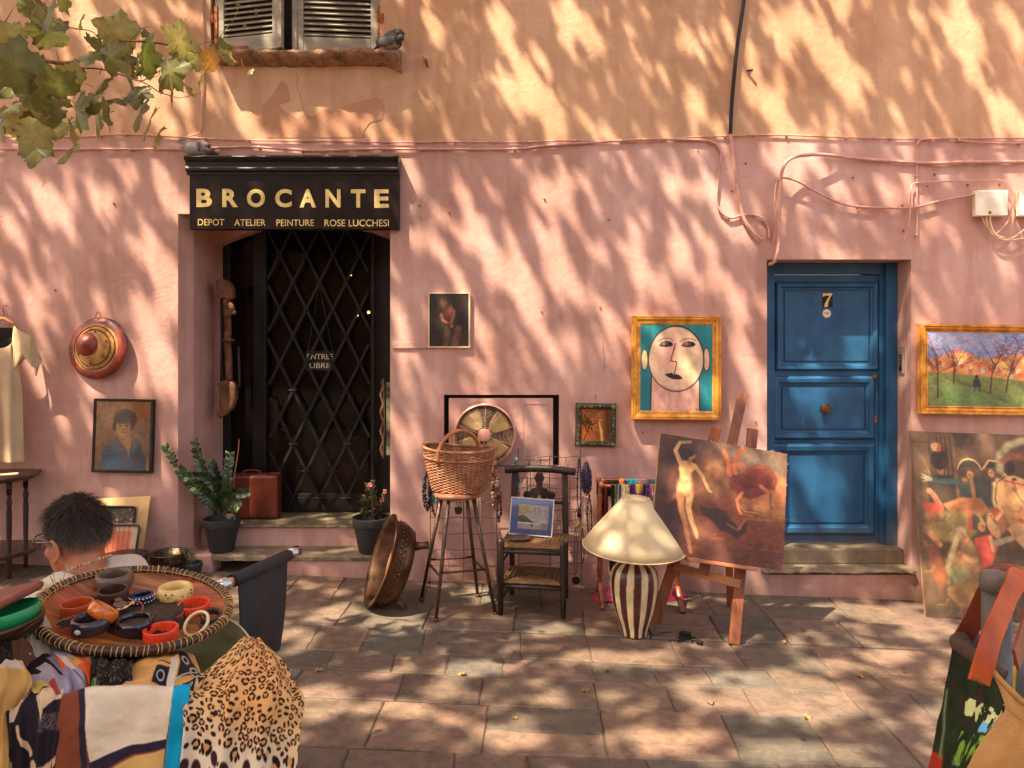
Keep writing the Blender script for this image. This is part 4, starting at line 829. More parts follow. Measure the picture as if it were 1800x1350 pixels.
m = MB(); m.lathe([(R_-.048,.040),(R_-.024,.032),(R_-.004,.018),(R_,.010),(R_-.006,.0),(R_-.03,.010)], c, 56, Mx); build('leather_rim', m, pm('rim_leather', S(150,58,40), S(70,28,22), 7, .4, .4, 60), t, smooth=True)
m = MB(); m.lathe([(.128,.062),(.131,.066),(.134,.061)], c, 48, Mx); m.lathe([(.156,.049),(.159,.053),(.162,.047)], c, 48, Mx)
for k in range(6): m.ball(c+(Mx.to_3x3() @ Vector((.115*math.cos(k*1.05+.4), .115*math.sin(k*1.05+.4), .072))), .007, 6, 4)
build('stitching', m, MT['brass'], t, smooth=True)
m = MB(); m.tube(spl([tuple(P(172,562,-.02)), tuple(P(168,556,-.02)), tuple(P(173,548,-.02)), tuple(P(177,556,-.02)), tuple(P(172,562,-.02))], 4), .003, 5); build('hanging_loop', m, MT['rust'], t)
# --- carved wooden figure at the door jamb
yc = .30; t = thing('carved_figure', 'tall weathered wooden carved figure with a cap, fixed left of the shop door', 'carving', tuple(P(398, 735, yc)))
wm_ = pm('carved_wood', S(116,72,42), S(66,40,26), 12, .8, .7, 60, bdist=.012)
def q3(a, b, y=yc): return P(a, b, y)
m = MB(); hd = [(381,500),(383,492),(393,491),(402,493),(410,501),(412,512),(412,524),(404,528),(396,524),(390,526),(385,521),(381,512)]
Mp = Matrix(((1,0,0,0),(0,0,-1,0),(0,1,0,0),(0,0,0,1)))
m.plate([(q3(a,b).x, q3(a,b).z) for a, b in hd], Mp, -yc-.035, -yc+.035); h_ = build('carved_head', m, wm_, t, bevel=.012)
m = MB(); m.tube(spl([tuple(q3(*p)) for p in [(398,526),(399,545),(400,562),(401,580),(400,600),(402,630),(403,668)]], 4), [.035,.030,.026,.028,.034,.036,.026,.020,.024,.034,.028,.022,.018,.022,.026,.02,.018,.022,.026,.03,.026,.02,.022,.024,.02,.022,.024,.026][:28]+[.02]*0 if False else .026, 10)
m.add([], []); build('carved_body', m, wm_, t, smooth=True)
m = MB(); m.ball(q3(406,540,.27), (.028,.02,.05), 8, 6, Matrix.Rotation(-.5,4,'Y')); m.ball(q3(411,549,.27), (.02,.012,.02)); m.box(q3(402,598,.27), (.075,.05,.022)); m.ball(q3(400,590,.27), (.028,.03,.05)); m.ball(q3(402,570,.26), (.02,.02,.05)); m.ball(q3(400,552,.26),(.034,.03,.03)); build('carved_arms', m, wm_, t, smooth=True)
m = MB(); bs = [(385,672),(398,668),(411,670),(417,678),(417,700),(411,718),(400,729),(386,734),(384,728),(390,712),(389,690)]
m.plate([(q3(a,b).x, q3(a,b).z) for a, b in bs], Mp, -yc-.03, -yc+.04); build('carved_base', m, wm_, t, bevel=.014)
m = MB(); m.tube([q3(389,500,.40), q3(390,600,.40), q3(388,735,.40)], .010, 6); m.tube([q3(419,608,.36), q3(420,640,.36), q3(421,680,.36)], [.006,.010,.008], 6); build('mounting_rod', m, MT['wood_dk'], t)
# --- rusty bead strings at the right jamb
m = MB(); q_ = random.Random(8)
for k in range(52):
    m.ball(P(673+math.sin(k*.5)*2.0, 670+k*2.5, -.0+.02)+Vector((0, -.04, 0)), (.008+.005*q_.random(), .010, .007+.005*q_.random()), 6, 4)
m.tube([P(674,665,-.03), P(676,740,-.03), P(673,805,-.03)], .004, 5)
solo('bead_garland', m, pm('brown_beads', S(110,66,40), S(60,36,24), 60, .6, .4), 'long rusty brown bead string hanging at the right edge of the shop door', 'garland')
m = MB(); m.bx(P(679,0,.05).x, XL1-.004, .05, .09, P(0,800,.05).z, P(0,672,.05).z); solo('glass_strip', m, pm('old_glass', S(150,150,126), S(70,66,56), 12, .2, .1, metal=.3), 'tall narrow strip of old mirror glass leaning inside the right door jamb', 'mirror')
# --- fan
c = P(852, 764, -.06); t = thing('wall_fan', 'round cage fan with cream blades and pink hub, behind the wicker basket', 'fan', (c.x, c.y, c.z-.23))
M_ = VM(c); R_ = 54/243
pk = pm('fan_pink_paint', S(196,138,120), S(176,118,100), 30, .45, .1); wire = pm('cage_wire', S(196,160,130), S(150,112,90), 30, .4, .1)
m = MB(); MYn = Matrix.Rotation(math.radians(90), 4, 'X')
m.lathe([(R_-.006,.035),(R_+.004,.03),(R_+.006,.0),(R_+.004,-.04),(R_-.006,-.05),(R_-.006,.035)], c, 64, MYn); build('outer_ring', m, pk, t, smooth=True)
m = MB()
for r_ in np.linspace(.060, R_-.008, 17):
    z = .045*(1-(r_/R_)**2)+.004; m.tube([M_ @ Vector((r_*math.cos(a), r_*math.sin(a), z)) for a in np.linspace(0, 6.283, 49)[:-1]], .0013, 4, closed=True)
for k in range(10):
    a = k*.628+.28; m.tube([M_ @ Vector((r_*math.cos(a), r_*math.sin(a), .045*(1-(r_/R_)**2)+.006)) for r_ in np.linspace(.05, R_, 6)], .0020, 5)
build('wire_cage', m, wire, t)
m = MB(); m.lathe([(0,.052),(.040,.052),(.048,.047),(.050,.03)], c, 36, MYn); build('hub', m, pk, t, smooth=True)
bl = pm('fan_blade', S(196,168,96), S(170,140,76), 8, .4, .05)
for k, a0 in enumerate((math.radians(128), math.radians(38), math.radians(-52), math.radians(218))):
    m = MB(); A = np.zeros((9, 9, 3))
    for i, r_ in enumerate(np.linspace(.04, R_-.03, 9)):
        for j, s_ in enumerate(np.linspace(-.5, .5, 9)):
            a = a0+s_*(1.0 if r_ > .07 else .6)*(1-.25*(r_/R_)**3); A[i, j] = M_ @ Vector((r_*math.cos(a), r_*math.sin(a), -.005+s_*.02+.01*(s_*s_)))
    m.grid(A); build('fan_blade', m, bl, t, smooth=True, solid=.002)
m = MB(); m.lathe([(0,-.034),(R_-.012,-.034),(R_-.012,-.042)], c, 48, MYn); build('dark_hole_disc', m, MT['dark'], t)  # dark disc standing in for the shaded hole behind the blades
# --- orchard painting
c = P(1745, 650, -.04); sc = 1300/(DW-.04); W_, H_ = 258/sc, 158/sc; ow = 14/sc
t = thing('orchard_picture', 'landscape painting of bare trees, a dark walker and orange village roofs, in a gold frame', 'painting', (c.x, c.y, c.z-H_/2), 'pictures hung on the pink wall')
M_ = VM(c, back=math.radians(1.5), roll=math.radians(1)); iw, ih = W_-2*ow, H_-2*ow; cv = Cv(260, 150, (128,132,158))
cv.poly([(0,0),(1,0),(1,.18),(0,.30)], (96,126,172), .1); cv.ell(.3,.1,.3,.12,(176,150,160),0,.1,.6); cv.ell(.85,.12,.2,.12,(90,120,170),0,.1,.6)
cv.poly([(0,.38),(.15,.30),(.30,.26),(.42,.36),(.55,.32),(.70,.28),(.85,.34),(1,.3),(1,.75),(0,.6)], (190,124,74), .02)
q_ = random.Random(12)
for k in range(70): x = q_.uniform(0,1); y = q_.uniform(.30,.58); w_ = q_.uniform(.012,.035); cv.poly([(x,y),(x+w_,y-.01),(x+w_,y+.05),(x,y+.06)], q_.choice([(214,112,60),(200,84,44),(226,160,90),(170,110,70),(196,176,140),(150,92,84)]), .006)
for x, y in ((.17,.28),(.50,.36),(.72,.33),(.84,.38)): cv.poly([(x,y),(x+.07,y-.05),(x+.13,y)], (206,96,50), .006); cv.poly([(x,y),(x+.13,y),(x+.13,y+.12),(x,y+.10)], (224,164,88), .006)
cv.poly([(.0,.55),(.2,.56),(.5,.60),(.8,.66),(1,.72),(1,1),(0,1)], (112,118,62), .02); cv.poly([(.1,.7),(.4,.74),(.7,.92),(.5,1),(.1,1)], (92,112,58), .08); cv.line([(.14,.62),(.3,.70),(.45,.80),(.6,.92)], .03, (84,80,50), .03, .7)
for k in range(170): x = q_.uniform(0,1); y = q_.uniform(.62,.99); cv.line([(x,y),(x+.012,y-.012)], .006, q_.choice([(150,146,90),(70,92,44),(170,150,110),(196,180,150)]), .005, .5)
def tree_(x, y, h, s_, lean):
    br_ = (84,46,40); top = (x+lean, y-h*.45); cv.line([(x,y),(x+lean*.3,y-h*.25),top], .022, br_, .006, w2=.014)
    for k in range(9):
        a = q_.uniform(-2.7, -.45); L = h*q_.uniform(.3,.6); p = (top[0], top[1]+q_.uniform(0,.12)); m1 = (p[0]+math.cos(a)*L*.5/cv.asp, p[1]+math.sin(a)*L*.5); e = (m1[0]+math.cos(a+q_.uniform(-.6,.6))*L*.5/cv.asp, m1[1]+math.sin(a+q_.uniform(-.4,.4))*L*.5)
        cv.line([p, m1, e], .010, br_, .005, w2=.004)
        for j in range(5): cv.line([m1, (m1[0]+q_.uniform(-.05,.05), m1[1]-q_.uniform(0,.12))], .004, (120,66,58), .003, .8)
    for k in range(60): cv.ell(x+lean+q_.gauss(0,.07), y-h*.8+q_.gauss(0,.10), .006, .008, q_.choice([(204,130,122),(190,110,100),(220,160,150)]), 0, .006, .7)
for a in ((.08,.88,.9,1,.0), (.20,.70,.6,1,.01), (.48,.82,.9,1,.03), (.60,.80,.8,1,.05), (.76,.84,.9,1,.02), (.92,.8,.7,1,-.02)): tree_(*a)
cv.ell(.375,.60,.014,.03,(44,44,48)); cv.poly([(.35,.63),(.40,.63),(.41,.74),(.345,.74)], (48,50,54), .006); cv.line([(.365,.74),(.36,.80)],.012,(36,34,38)); cv.line([(.39,.74),(.40,.79)],.012,(36,34,38))
cv.grain(.14, 30, 2)
build('canvas', canvas_grid(cv, iw+.004, ih+.004, M_, .004), VMAT['paint'], t, col=cv.lin())
m = MB(); m.mitre(iw, ih, [(0,-.02),(0,.006),(.006,.008),(.012,.002),(.018,.014),(.030,.020),(.036,.016),(.042,.024),(ow-.002,.024),(ow,.016),(ow,-.03)], M_); build('gilt_frame', m, MT['gold'], t)
m = MB(); m.box(M_ @ Vector((0,0,-.024)), (W_-.02,.006,H_-.02)); build('backing', m, MT['wood_dk'], t)
# --- big crowded history painting leaning on the wall (a free composition of its own)
pb = G(1628, 1084); top = P(1606, 758, -.03)
hh = math.hypot(top.z-pb.z, top.y-pb.y); ww = 1.15; back = math.atan2(top.y-pb.y, top.z-pb.z)
M_ = Matrix.Translation(Vector((pb.x, pb.y, pb.z))) @ Matrix.Rotation(math.radians(-1.0), 4, 'Z') @ Matrix.Rotation(-back, 4, 'X') @ Matrix.Rotation(math.radians(2.0), 4, 'Y') @ Matrix(((1,0,0,0),(0,0,-1,0),(0,1,0,0),(0,0,0,1))) @ Matrix.Translation((ww/2-.01, hh/2, .014))
t = thing('history_canvas', 'large unframed brown painting of soldiers, women and a pale horse, leaning by the doorstep', 'painting', (pb.x, pb.y, pb.z))
cv = Cv(230, 280, (84,62,44)); cv.a *= (.8+.45*cv.fbm(3, 3))[..., None]; SK = (196,140,92)
cv.poly([(0,0),(.27,0),(.27,.48),(0,.5)], (112,88,64), .02); cv.poly([(.27,0),(1,0),(1,.4),(.27,.42)], (78,56,44), .02)
for x in (.16,.185,.21,.24): cv.line([(x,.03),(x+.005,.38)], .010, (74,54,38), .008)
cv.line([(.0,.06),(.11,.06)],.01,(80,60,44),.01); cv.line([(.11,0),(.11,.3)],.008,(80,60,44),.01)
cv.poly([(.0,.45),(1,.4),(1,1),(0,1)], (66,48,34), .1)
def head(x, y, r_, c_=SK, hair=None, q=0):
    r_ = r_*.82
    if hair: cv.ell(x-.002, y-r_*.35, r_*1.15, r_*.95, hair, q, .008)
    cv.ell(x, y, r_*.85, r_, c_, q, .006); cv.ell(x+r_*.3, y+r_*.1, r_*.4, r_*.7, tuple(v*.78 for v in c_), q, .01, .6)
    cv.line([(x-r_*.45,y-r_*.1),(x-r_*.15,y-r_*.1)], .004, (60,36,26), .003, .8); cv.line([(x+r_*.15,y-r_*.1),(x+r_*.45,y-r_*.1)], .004, (60,36,26), .003, .8); cv.line([(x-r_*.2,y+r_*.5),(x+r_*.2,y+r_*.5)], .004, (130,60,50), .003, .8)
# guard with tall hat and plume
cv.poly([(.08,.25),(.24,.24),(.27,.5),(.08,.5)], (46,38,32), .012); head(.165,.215,.028); cv.ell(.165,.155,.055,.055,(40,32,26),0,.01); cv.poly([(.115,.15),(.215,.15),(.20,.20),(.125,.20)], (54,38,28), .01); cv.ell(.15,.085,.032,.025,(210,170,130),0,.008); cv.poly([(.15,.10),(.17,.065),(.185,.095),(.175,.115)], (200,66,48), .006); cv.line([(.06,.14),(.10,.24)], .006, (150,120,70), .004)
# officer with outstretched arm
cv.poly([(.27,.25),(.42,.24),(.46,.42),(.28,.44)], (44,60,62), .012); cv.line([(.33,.275),(.22,.275),(.10,.268)], .036, (48,84,88), .008, w2=.026); cv.ell(.085,.262,.026,.014,(170,176,170),15,.006); cv.line([(.07,.25),(.05,.24)],.007,(180,186,178)); cv.line([(.07,.262),(.045,.258)],.006,(180,186,178)); cv.line([(.075,.275),(.05,.278)],.006,(180,186,178))
cv.ell(.31,.262,.02,.014,(176,110,62)); head(.345,.235,.030); cv.poly([(.27,.20),(.30,.165),(.345,.150),(.39,.165),(.42,.20),(.385,.19),(.345,.19),(.305,.195)], (36,38,34), .006); cv.line([(.27,.205),(.285,.175),(.31,.153),(.345,.145),(.38,.153),(.405,.175),(.42,.205)], .007, (186,158,106), .005); cv.line([(.35,.26),(.36,.40)], .02, (150,100,50), .01)
cv.poly([(.42,.26),(.52,.25),(.52,.42),(.42,.42)], (46,50,50), .012); head(.475,.22,.026); cv.poly([(.43,.19),(.47,.155),(.53,.16),(.54,.19),(.48,.185)], (38,38,36), .006); cv.line([(.43,.195),(.47,.150),(.535,.155)], .009, (196,166,108), .005)
head(.56,.225,.03); cv.ell(.575,.18,.05,.05,(44,34,30),0,.01); cv.line([(.53,.2),(.55,.11),(.60,.06),(.70,.03)], .04, (150,150,116), .02); cv.line([(.55,.15),(.62,.12),(.72,.13)], .03, (150,80,56), .02)
# pale horse at the right
cv.poly([(.50,.25),(.56,.24),(.60,.28),(.66,.30),(.78,.50),(1,.55),(1,.8),(.74,.72),(.60,.6),(.50,.48),(.48,.36)], (196,150,98), .015); cv.poly([(.55,.235),(.62,.23),(.74,.27),(.76,.30),(.66,.32),(.58,.30)], (214,172,116), .01); cv.line([(.49,.28),(.48,.38),(.52,.5)], .025, (222,190,140), .015); cv.ell(.615,.25,.012,.008,(60,40,30)); cv.line([(.56,.26),(.72,.29)], .009, (196,60,44), .004); cv.line([(.60,.25),(.62,.31)], .008, (196,60,44), .004); cv.line([(.58,.46),(.78,.52),(1,.5)], .022, (180,74,52), .008)
cv.line([(.505,.47),(.485,.36),(.505,.27),(.56,.236)], .007, (70,46,30), .006, .8); cv.line([(.60,.30),(.64,.36),(.74,.46),(.80,.50)], .008, (96,64,40), .008, .8); cv.poly([(.53,.28),(.58,.30),(.62,.42),(.60,.52),(.54,.46)], (168,124,78), .03, .7); cv.line([(.70,.29),(.755,.292)], .010, (96,60,44), .006, .8); cv.poly([(.56,.24),(.545,.205),(.575,.228)], (206,164,110), .005)
cv.line([(.66,.68),(.72,.80),(.70,.92)], .045, (190,146,98), .012, w2=.025); cv.line([(.85,.74),(.86,.95)], .05, (170,128,88), .012, w2=.028)
# draped figures in the middle
cv.poly([(.16,.40),(.28,.36),(.40,.36),(.44,.42),(.38,.47),(.22,.46)], (176,108,62), .012)
for k in range(5): cv.line([(.18+k*.02,.43-k*.01),(.38,.42-k*.012)], .006, (140,78,44), .005, .8)
cv.poly([(.03,.40),(.15,.39),(.17,.42),(.14,.46),(.06,.46)], (192,56,44), .01); cv.line([(.10,.34),(.14,.40)], .028, (160,90,60), .008); cv.ell(.085,.33,.018,.016,SK)
cv.ell(.20,.52,.16,.08,(140,126,72),-10,.03); cv.ell(.09,.47,.05,.03,(160,108,66),10,.02); cv.line([(.07,.56),(.12,.62)],.03,SK,.01)
cv.poly([(.42,.42),(.52,.40),(.56,.50),(.50,.56),(.42,.52)], (150,98,54), .02); cv.ell(.49,.44,.03,.03,(196,66,48),0,.012)
cv.poly([(.33,.58),(.44,.55),(.47,.62),(.42,.72),(.36,.74)], (196,60,50), .012); cv.ell(.365,.495,.05,.045,(58,72,46),0,.012); cv.line([(.32,.47),(.315,.53)], .02, (196,60,48), .006); head(.385,.515,.032)
cv.ell(.455,.52,.030,.06,(206,158,108),-20,.01); head(.445,.455,.022,(210,160,110)); cv.line([(.40,.50),(.37,.45)],.018,(206,158,108),.006); cv.line([(.48,.47),(.52,.43),(.50,.40)],.018,(206,158,108),.006); cv.line([(.43,.57),(.44,.64)],.018,(206,158,108),.006); cv.line([(.46,.60),(.56,.57),(.64,.53)],.035,(150,140,110),.01,w2=.02); cv.ell(.655,.52,.02,.015,SK)
# seated woman, foreground
cv.poly([(.20,.58),(.28,.55),(.34,.62),(.36,.74),(.28,.80),(.18,.76)], (140,110,70), .015); cv.line([(.24,.56),(.18,.68),(.15,.76)], .03, (176,168,120), .015); head(.275,.575,.032); cv.ell(.255,.548,.034,.028,(190,178,140),-20,.01); cv.line([(.24,.66),(.30,.70),(.33,.69)],.026,SK,.01)
cv.poly([(.15,.80),(.22,.76),(.34,.76),(.42,.82),(.42,.90),(.34,.95),(.20,.94),(.14,.88)], (126,96,50), .015); cv.poly([(.16,.74),(.24,.73),(.30,.78),(.22,.82),(.14,.82)], (116,126,80), .02); cv.ell(.32,.86,.07,.05,(150,118,62),20,.03,.8); cv.line([(.25,.965),(.38,.955)],.022,SK,.008)
cv.poly([(.05,.62),(.10,.60),(.16,.80),(.10,.86),(.05,.76)], (112,60,34), .02)
cv.poly([(0,.94),(1,.97),(1,1),(0,1)], (60,44,32), .03); q_ = random.Random(31)
for k in range(70):
    x, y = q_.uniform(.02,.95), q_.uniform(.40,.95); L = q_.uniform(.03,.09); a = q_.uniform(.6,2.4); c_ = q_.choice([(170,120,62),(120,72,40),(60,40,28),(150,98,54),(186,146,92),(140,50,38),(96,90,56)]); cv.line([(x,y),(x+L*.5*math.cos(a),y+L*.5*math.sin(a)),(x+L*math.cos(a+.5),y+L*math.sin(a+.5))], q_.uniform(.006,.016), c_, .012, .5, w2=.004)
cv.a = cv.a*np.array([1.08,1.0,.88]); cv.warp(.012, 26, 3); cv.grain(.30, 20, 5); cv.grain(.25, 5, 9); cv.a = cv.a*.78+np.array([104,78,54])*.24; lum = cv.a.mean(2, keepdims=True); cv.a = cv.a*.82+lum*np.array([1.1,.92,.7])*.18
build('canvas', canvas_grid(cv, ww, hh, M_, .002), VMAT['paint'], t, col=cv.lin(1.25))
m = MB(); m.box((0,0,0),(1,1,1)); m.v = [tuple(M_ @ Vector((v[0]*ww, v[1]*hh, v[2]*.02-.009))) for v in m.v]; build('stretcher', m, pm('canvas_edge', S(150,116,80)), t)
# ============================================================ THINGS STANDING ON THE PAVING
def ring(c, r, n=24, M=None): 
    return [Vector(c)+((M.to_3x3() @ Vector((r*math.cos(a), r*math.sin(a), 0))) if M else Vector((r*math.cos(a), r*math.sin(a), 0))) for a in np.linspace(0, 6.2832, n+1)[:-1]]
def pot(name, label, base, rt, rb, h, mat, group=None):
    t = thing(name, label, 'plant', base, group); b = Vector(base); m = MB()
    m.lathe([(rb*.95,0),(rb,.004),(rb+(rt-rb)*.72,h*.74),(rt*.97,h*.76),(rt,h*.98),(rt-.004,h),(rt-.012,h*.99),(rt-.02,h*.78),(rb*.9,h*.5)], b, 36); build('pot', m, mat, t, smooth=True, bevel=.002)
    m = MB(); m.lathe([(0,h*.84),(rt*.5,h*.86),(rt-.015,h*.83)], b, 20, mod=lambda q, z: 1); build('soil', m, pm('soil', (.03,.02,.014), (.06,.04,.028), 40, .95, .8, 80), t); return t
# --- ZZ plant on the lower step
pb = P(390, 963, .10); pb.z = .219; t = pot('potted_plant', 'tall glossy fleshy-stemmed plant in a black pot, left end of the shop step', tuple(pb), .134, .088, .245, MT['potblack'], 'pots beside the shop door')
lv = MB(); sm_ = MB(); lcol = []; q_ = random.Random(5)
stems = [((388,905,.06),(355,870,0),(320,830,-.05),(292,786,-.08)), ((388,905,.06),(365,850,.02),(352,815,.0),(343,776,-.02)), ((390,905,.08),(380,860,.02),(362,840,-.06),(330,838,-.14)), ((392,905,.06),(400,860,.0),(402,835,-.02),(404,800,0)),
         ((394,905,.06),(408,870,-.02),(420,868,-.08),(437,866,-.12)), ((386,905,.1),(370,870,.1),(345,850,.1),(325,818,.12)), ((392,905,.1),(396,870,.1),(382,840,.1),(372,812,.08)), ((389,905,0),(378,885,-.06),(362,868,-.14),(345,858,-.18)), ((393,905,.0),(404,885,-.08),(412,880,-.12),(420,890,-.16))]
for st in stems:
    sp = spl([tuple(P(a, b, y)) for a, b, y in st], 7); L = len(sp); sm_.tube(sp, [.009*(1-i/L*.75) for i in range(L)], 7)
    for i in range(5, L):
        f = i/L; d = (sp[min(i+1, L-1)]-sp[i-1]).normalized()
        for s_ in (-1, 1):
            if q_.random() < .04: continue
            sd_ = d.cross(Vector((q_.uniform(-.5,.5), -1, q_.uniform(-.3,.3)))).normalized()*s_; ax = (sd_*.85+d*.55+Vector((0,-.2,.1))).normalized(); ln = .070*(1-.40*f)*q_.uniform(.85,1.15); wd_ = ax.cross(Vector((q_.uniform(-.4,.4), -1, q_.uniform(0,.8)))).normalized()*ln*.27
            b0 = sp[i]; pts = [b0, b0+ax*ln*.3+wd_, b0+ax*ln*.7+wd_*.85, b0+ax*ln, b0+ax*ln*.7-wd_*.85, b0+ax*ln*.3-wd_, b0+ax*ln*.5+d.cross(ax)*.006]
            lv.add(pts, [(0,1,6),(1,2,6),(2,3,6),(3,4,6),(4,5,6),(5,0,6)]); c_ = S(84,108,46) if (f > .8 and q_.random() < .6) else (S(44,58,32) if q_.random() < .7 else S(62,80,40)); lcol += [c_]*7
st_ = build('stems', sm_, pm('green_stem', S(56,74,40), S(40,50,28)), t, smooth=True)
build('foliage', lv, vm('glossy_leaf', .28, .05, 60, coat=.3), t, col=lcol, smooth=True)
m = MB(); m.tube(spl([tuple(P(408,905,.0)), tuple(P(412,840,-.02)), tuple(P(419,790,-.03)), tuple(P(420,772,-.03))], 5), .0035, 5); build('bamboo_stake', m, MT['wood_lt'], t)
# --- flowering pot
pb = P(651, 972, -.02+.09); pb.z = .219; t = pot('potted_succulent', 'small bushy pink-flowered plant in a black pot, right end of the shop step', tuple(pb), .135, .083, .262, MT['potblack'], 'pots beside the shop door')
lv = MB(); lcol = []; sm_ = MB(); fl = MB()
for k in range(26):
    a = q_.uniform(0, 6.28); r_ = q_.uniform(.0,.11); b0 = pb+Vector((r_*.5*math.cos(a), r_*.5*math.sin(a), .21)); e = pb+Vector((r_*1.1*math.cos(a)+.01, r_*math.sin(a), q_.uniform(.32,.53)))
    m1 = (b0+e)/2+Vector((q_.uniform(-.02,.02),)*3); sp = spl([tuple(b0), tuple(m1), tuple(e)], 6); sm_.tube(sp, .003, 5)
    for i in range(3, len(sp)):
        for j in range(3):
            ax = Vector((q_.gauss(0,1), q_.gauss(0,1), q_.gauss(.4,.6))).normalized(); w_ = ax.cross(Vector((q_.gauss(0,1), q_.gauss(0,1), 1))).normalized()*.010; ln = q_.uniform(.022,.036); b1 = sp[i]
            lv.add([b1, b1+ax*ln*.5+w_, b1+ax*ln, b1+ax*ln*.5-w_, b1+ax*ln*.5+w_.cross(ax)*.35], [(0,1,4),(1,2,4),(2,3,4),(3,0,4)]); lcol += [q_.choice([S(54,66,40), S(40,52,32), S(70,78,46), S(84,62,44)])]*5
    if k < 7:
        for j in range(9): fl.ball(e+Vector((q_.uniform(-.014,.014), q_.uniform(-.014,.014), q_.uniform(-.005,.03))), .007, 6, 4)
build('stems', sm_, MT['wood_md'], t); build('foliage', lv, VMAT['satin'], t, col=lcol); build('blooms', fl, pm('pink_bloom', S(196,132,110), S(150,80,70), 60), t)
# --- suitcase
YC = .42; c = P(452, 871, YC); t = thing('suitcase', 'old reddish brown leather suitcase standing in the shop doorway', 'suitcase', (c.x-.05, YC, .384))
lm_ = pm('brown_leather', S(112,48,28), S(84,34,20), 6, .42, .35, 60)
m = MB(); m.box((c.x-.05, YC+.02, .384+.175), (.44,.15,.345), Matrix.Rotation(.05,4,'Z')); build('case_body', m, lm_, t, bevel=.022)
m = MB(); m.box((c.x-.05, YC+.02, .384+.175), (.446,.012,.351), Matrix.Rotation(.05,4,'Z')); build('closing_band', m, pm('dark_leather', S(74,34,20)), t, bevel=.003)
m = MB(); m.tube(spl([(c.x-.12,YC+.02,.727),(c.x-.11,YC+.02,.752),(c.x-.05,YC+.02,.760),(c.x+.01,YC+.02,.752),(c.x+.02,YC+.02,.727)], 4), .009, 7); build('handle', m, lm_, t, smooth=True)
for dx in (-.17,.07):
    m = MB(); m.box((c.x+dx, YC+.0, .735), (.035,.05,.012)); build('latch', m, MT['brass'], t, bevel=.002)
# --- metal planter and little pot at the foot of the wall
def wallbase(px, y): x = (px-900)/FP*(y+DW); return Vector((x, y, gz(x)))
b = wallbase(297, -.16); t = thing('pewter_bowl', 'dark ribbed pewter bowl on a round base, on the ground left of the shop steps', 'bowl', tuple(b))
m = MB(); m.lathe([(.10,0),(.118,.01),(.112,.05),(.10,.075),(.11,.085),(.108,.09)], b, 40); build('round_base', m, pm('pewter', S(84,70,58), S(48,38,32), 30, .35, .3, metal=.7), t, smooth=True)
m = MB(); m.lathe([(.085,.09),(.105,.10),(.122,.13),(.118,.165),(.126,.175),(.124,.182),(.112,.178),(.105,.14)], b, 80, mod=lambda q, z: 1+.018*math.cos(q*28)*(1 if .1 < z < .17 else 0)); build('ribbed_bowl', m, pm('pewter2', S(110,94,76), S(48,38,32), 40, .3, .3, metal=.75), t, smooth=True)
b = wallbase(338, -.14); t = pot('small_potted_plant', 'tiny yellow-green plant in a small black pot beside the pewter bowl', tuple(b), .070, .05, .11, MT['potblack'])
lv = MB(); lcol = []
for k in range(150):
    a = q_.uniform(0,6.28); r_ = .055*q_.random()**.5; e = b+Vector((r_*math.cos(a)-.035, r_*math.sin(a), .10+q_.uniform(0,.10))); ax = Vector((q_.gauss(0,.6), q_.gauss(0,.6), 1)).normalized()*q_.uniform(.02,.04); w_ = ax.cross(Vector((q_.gauss(0,1),1,0))).normalized()*.004
    lv.add([e-w_, e+w_, e+ax], [(0,1,2)]); lcol += [q_.choice([S(110,104,40), S(84,90,38), S(140,126,60)])]*3
build('foliage', lv, VMAT['satin'], t, col=lcol)
# --- copper brazier leaning on its edge
c = G(682, 1076); c.z += .285; c.y += .12
NRM = Vector((-.90, -.28, .33)).normalized(); Q_ = NRM.to_track_quat('Z', 'Y').to_matrix().to_4x4()
t = thing('copper_basin', 'large embossed copper basin with feet, leaning on its rim left of the bar stool', 'basin', (c.x, c.y, gz(c.x)))
m = MB(); m.lathe([(0,-.10),(.16,-.10),(.235,-.085),(.262,-.04),(.268,.04),(.292,.065),(.305,.07),(.303,.078),(.28,.076),(.258,.05),(.250,-.03),(.222,-.07),(.15,-.085),(0,-.085)], c, 64, Q_); build('bowl', m, MT['copper'], t, smooth=True)
m = MB(); m.lathe([(.10,-.075),(.165,-.070),(.185,-.02),(.19,-.018),(.178,-.068)], c, 48, Q_); build('inner_liner', m, pm('bright_copper', S(190,120,56), S(120,66,32), 8, .25, .3, metal=.85), t, smooth=True)
m = MB()
for k in range(44):
    a = k*.1428
    for z in (-.012, .012): m.ball(c+(Q_.to_3x3() @ Vector((.266*math.cos(a+(z > 0)*.07), .266*math.sin(a+(z > 0)*.07), z))), .010, 6, 4)
build('embossed_band', m, MT['copper'], t, smooth=True)
for a in (.9, 3.0, 5.1):
    f = MB(); e0 = Q_.to_3x3() @ Vector((.21*math.cos(a), .21*math.sin(a), -.08)); e1 = Q_.to_3x3() @ Vector((.24*math.cos(a), .24*math.sin(a), -.13)); e2 = Q_.to_3x3() @ Vector((.26*math.cos(a), .26*math.sin(a), -.16))
    f.tube([c+e0, c+e1, c+e2], [.03,.022,.026], 10); build('foot', f, MT['copper'], t, smooth=True)
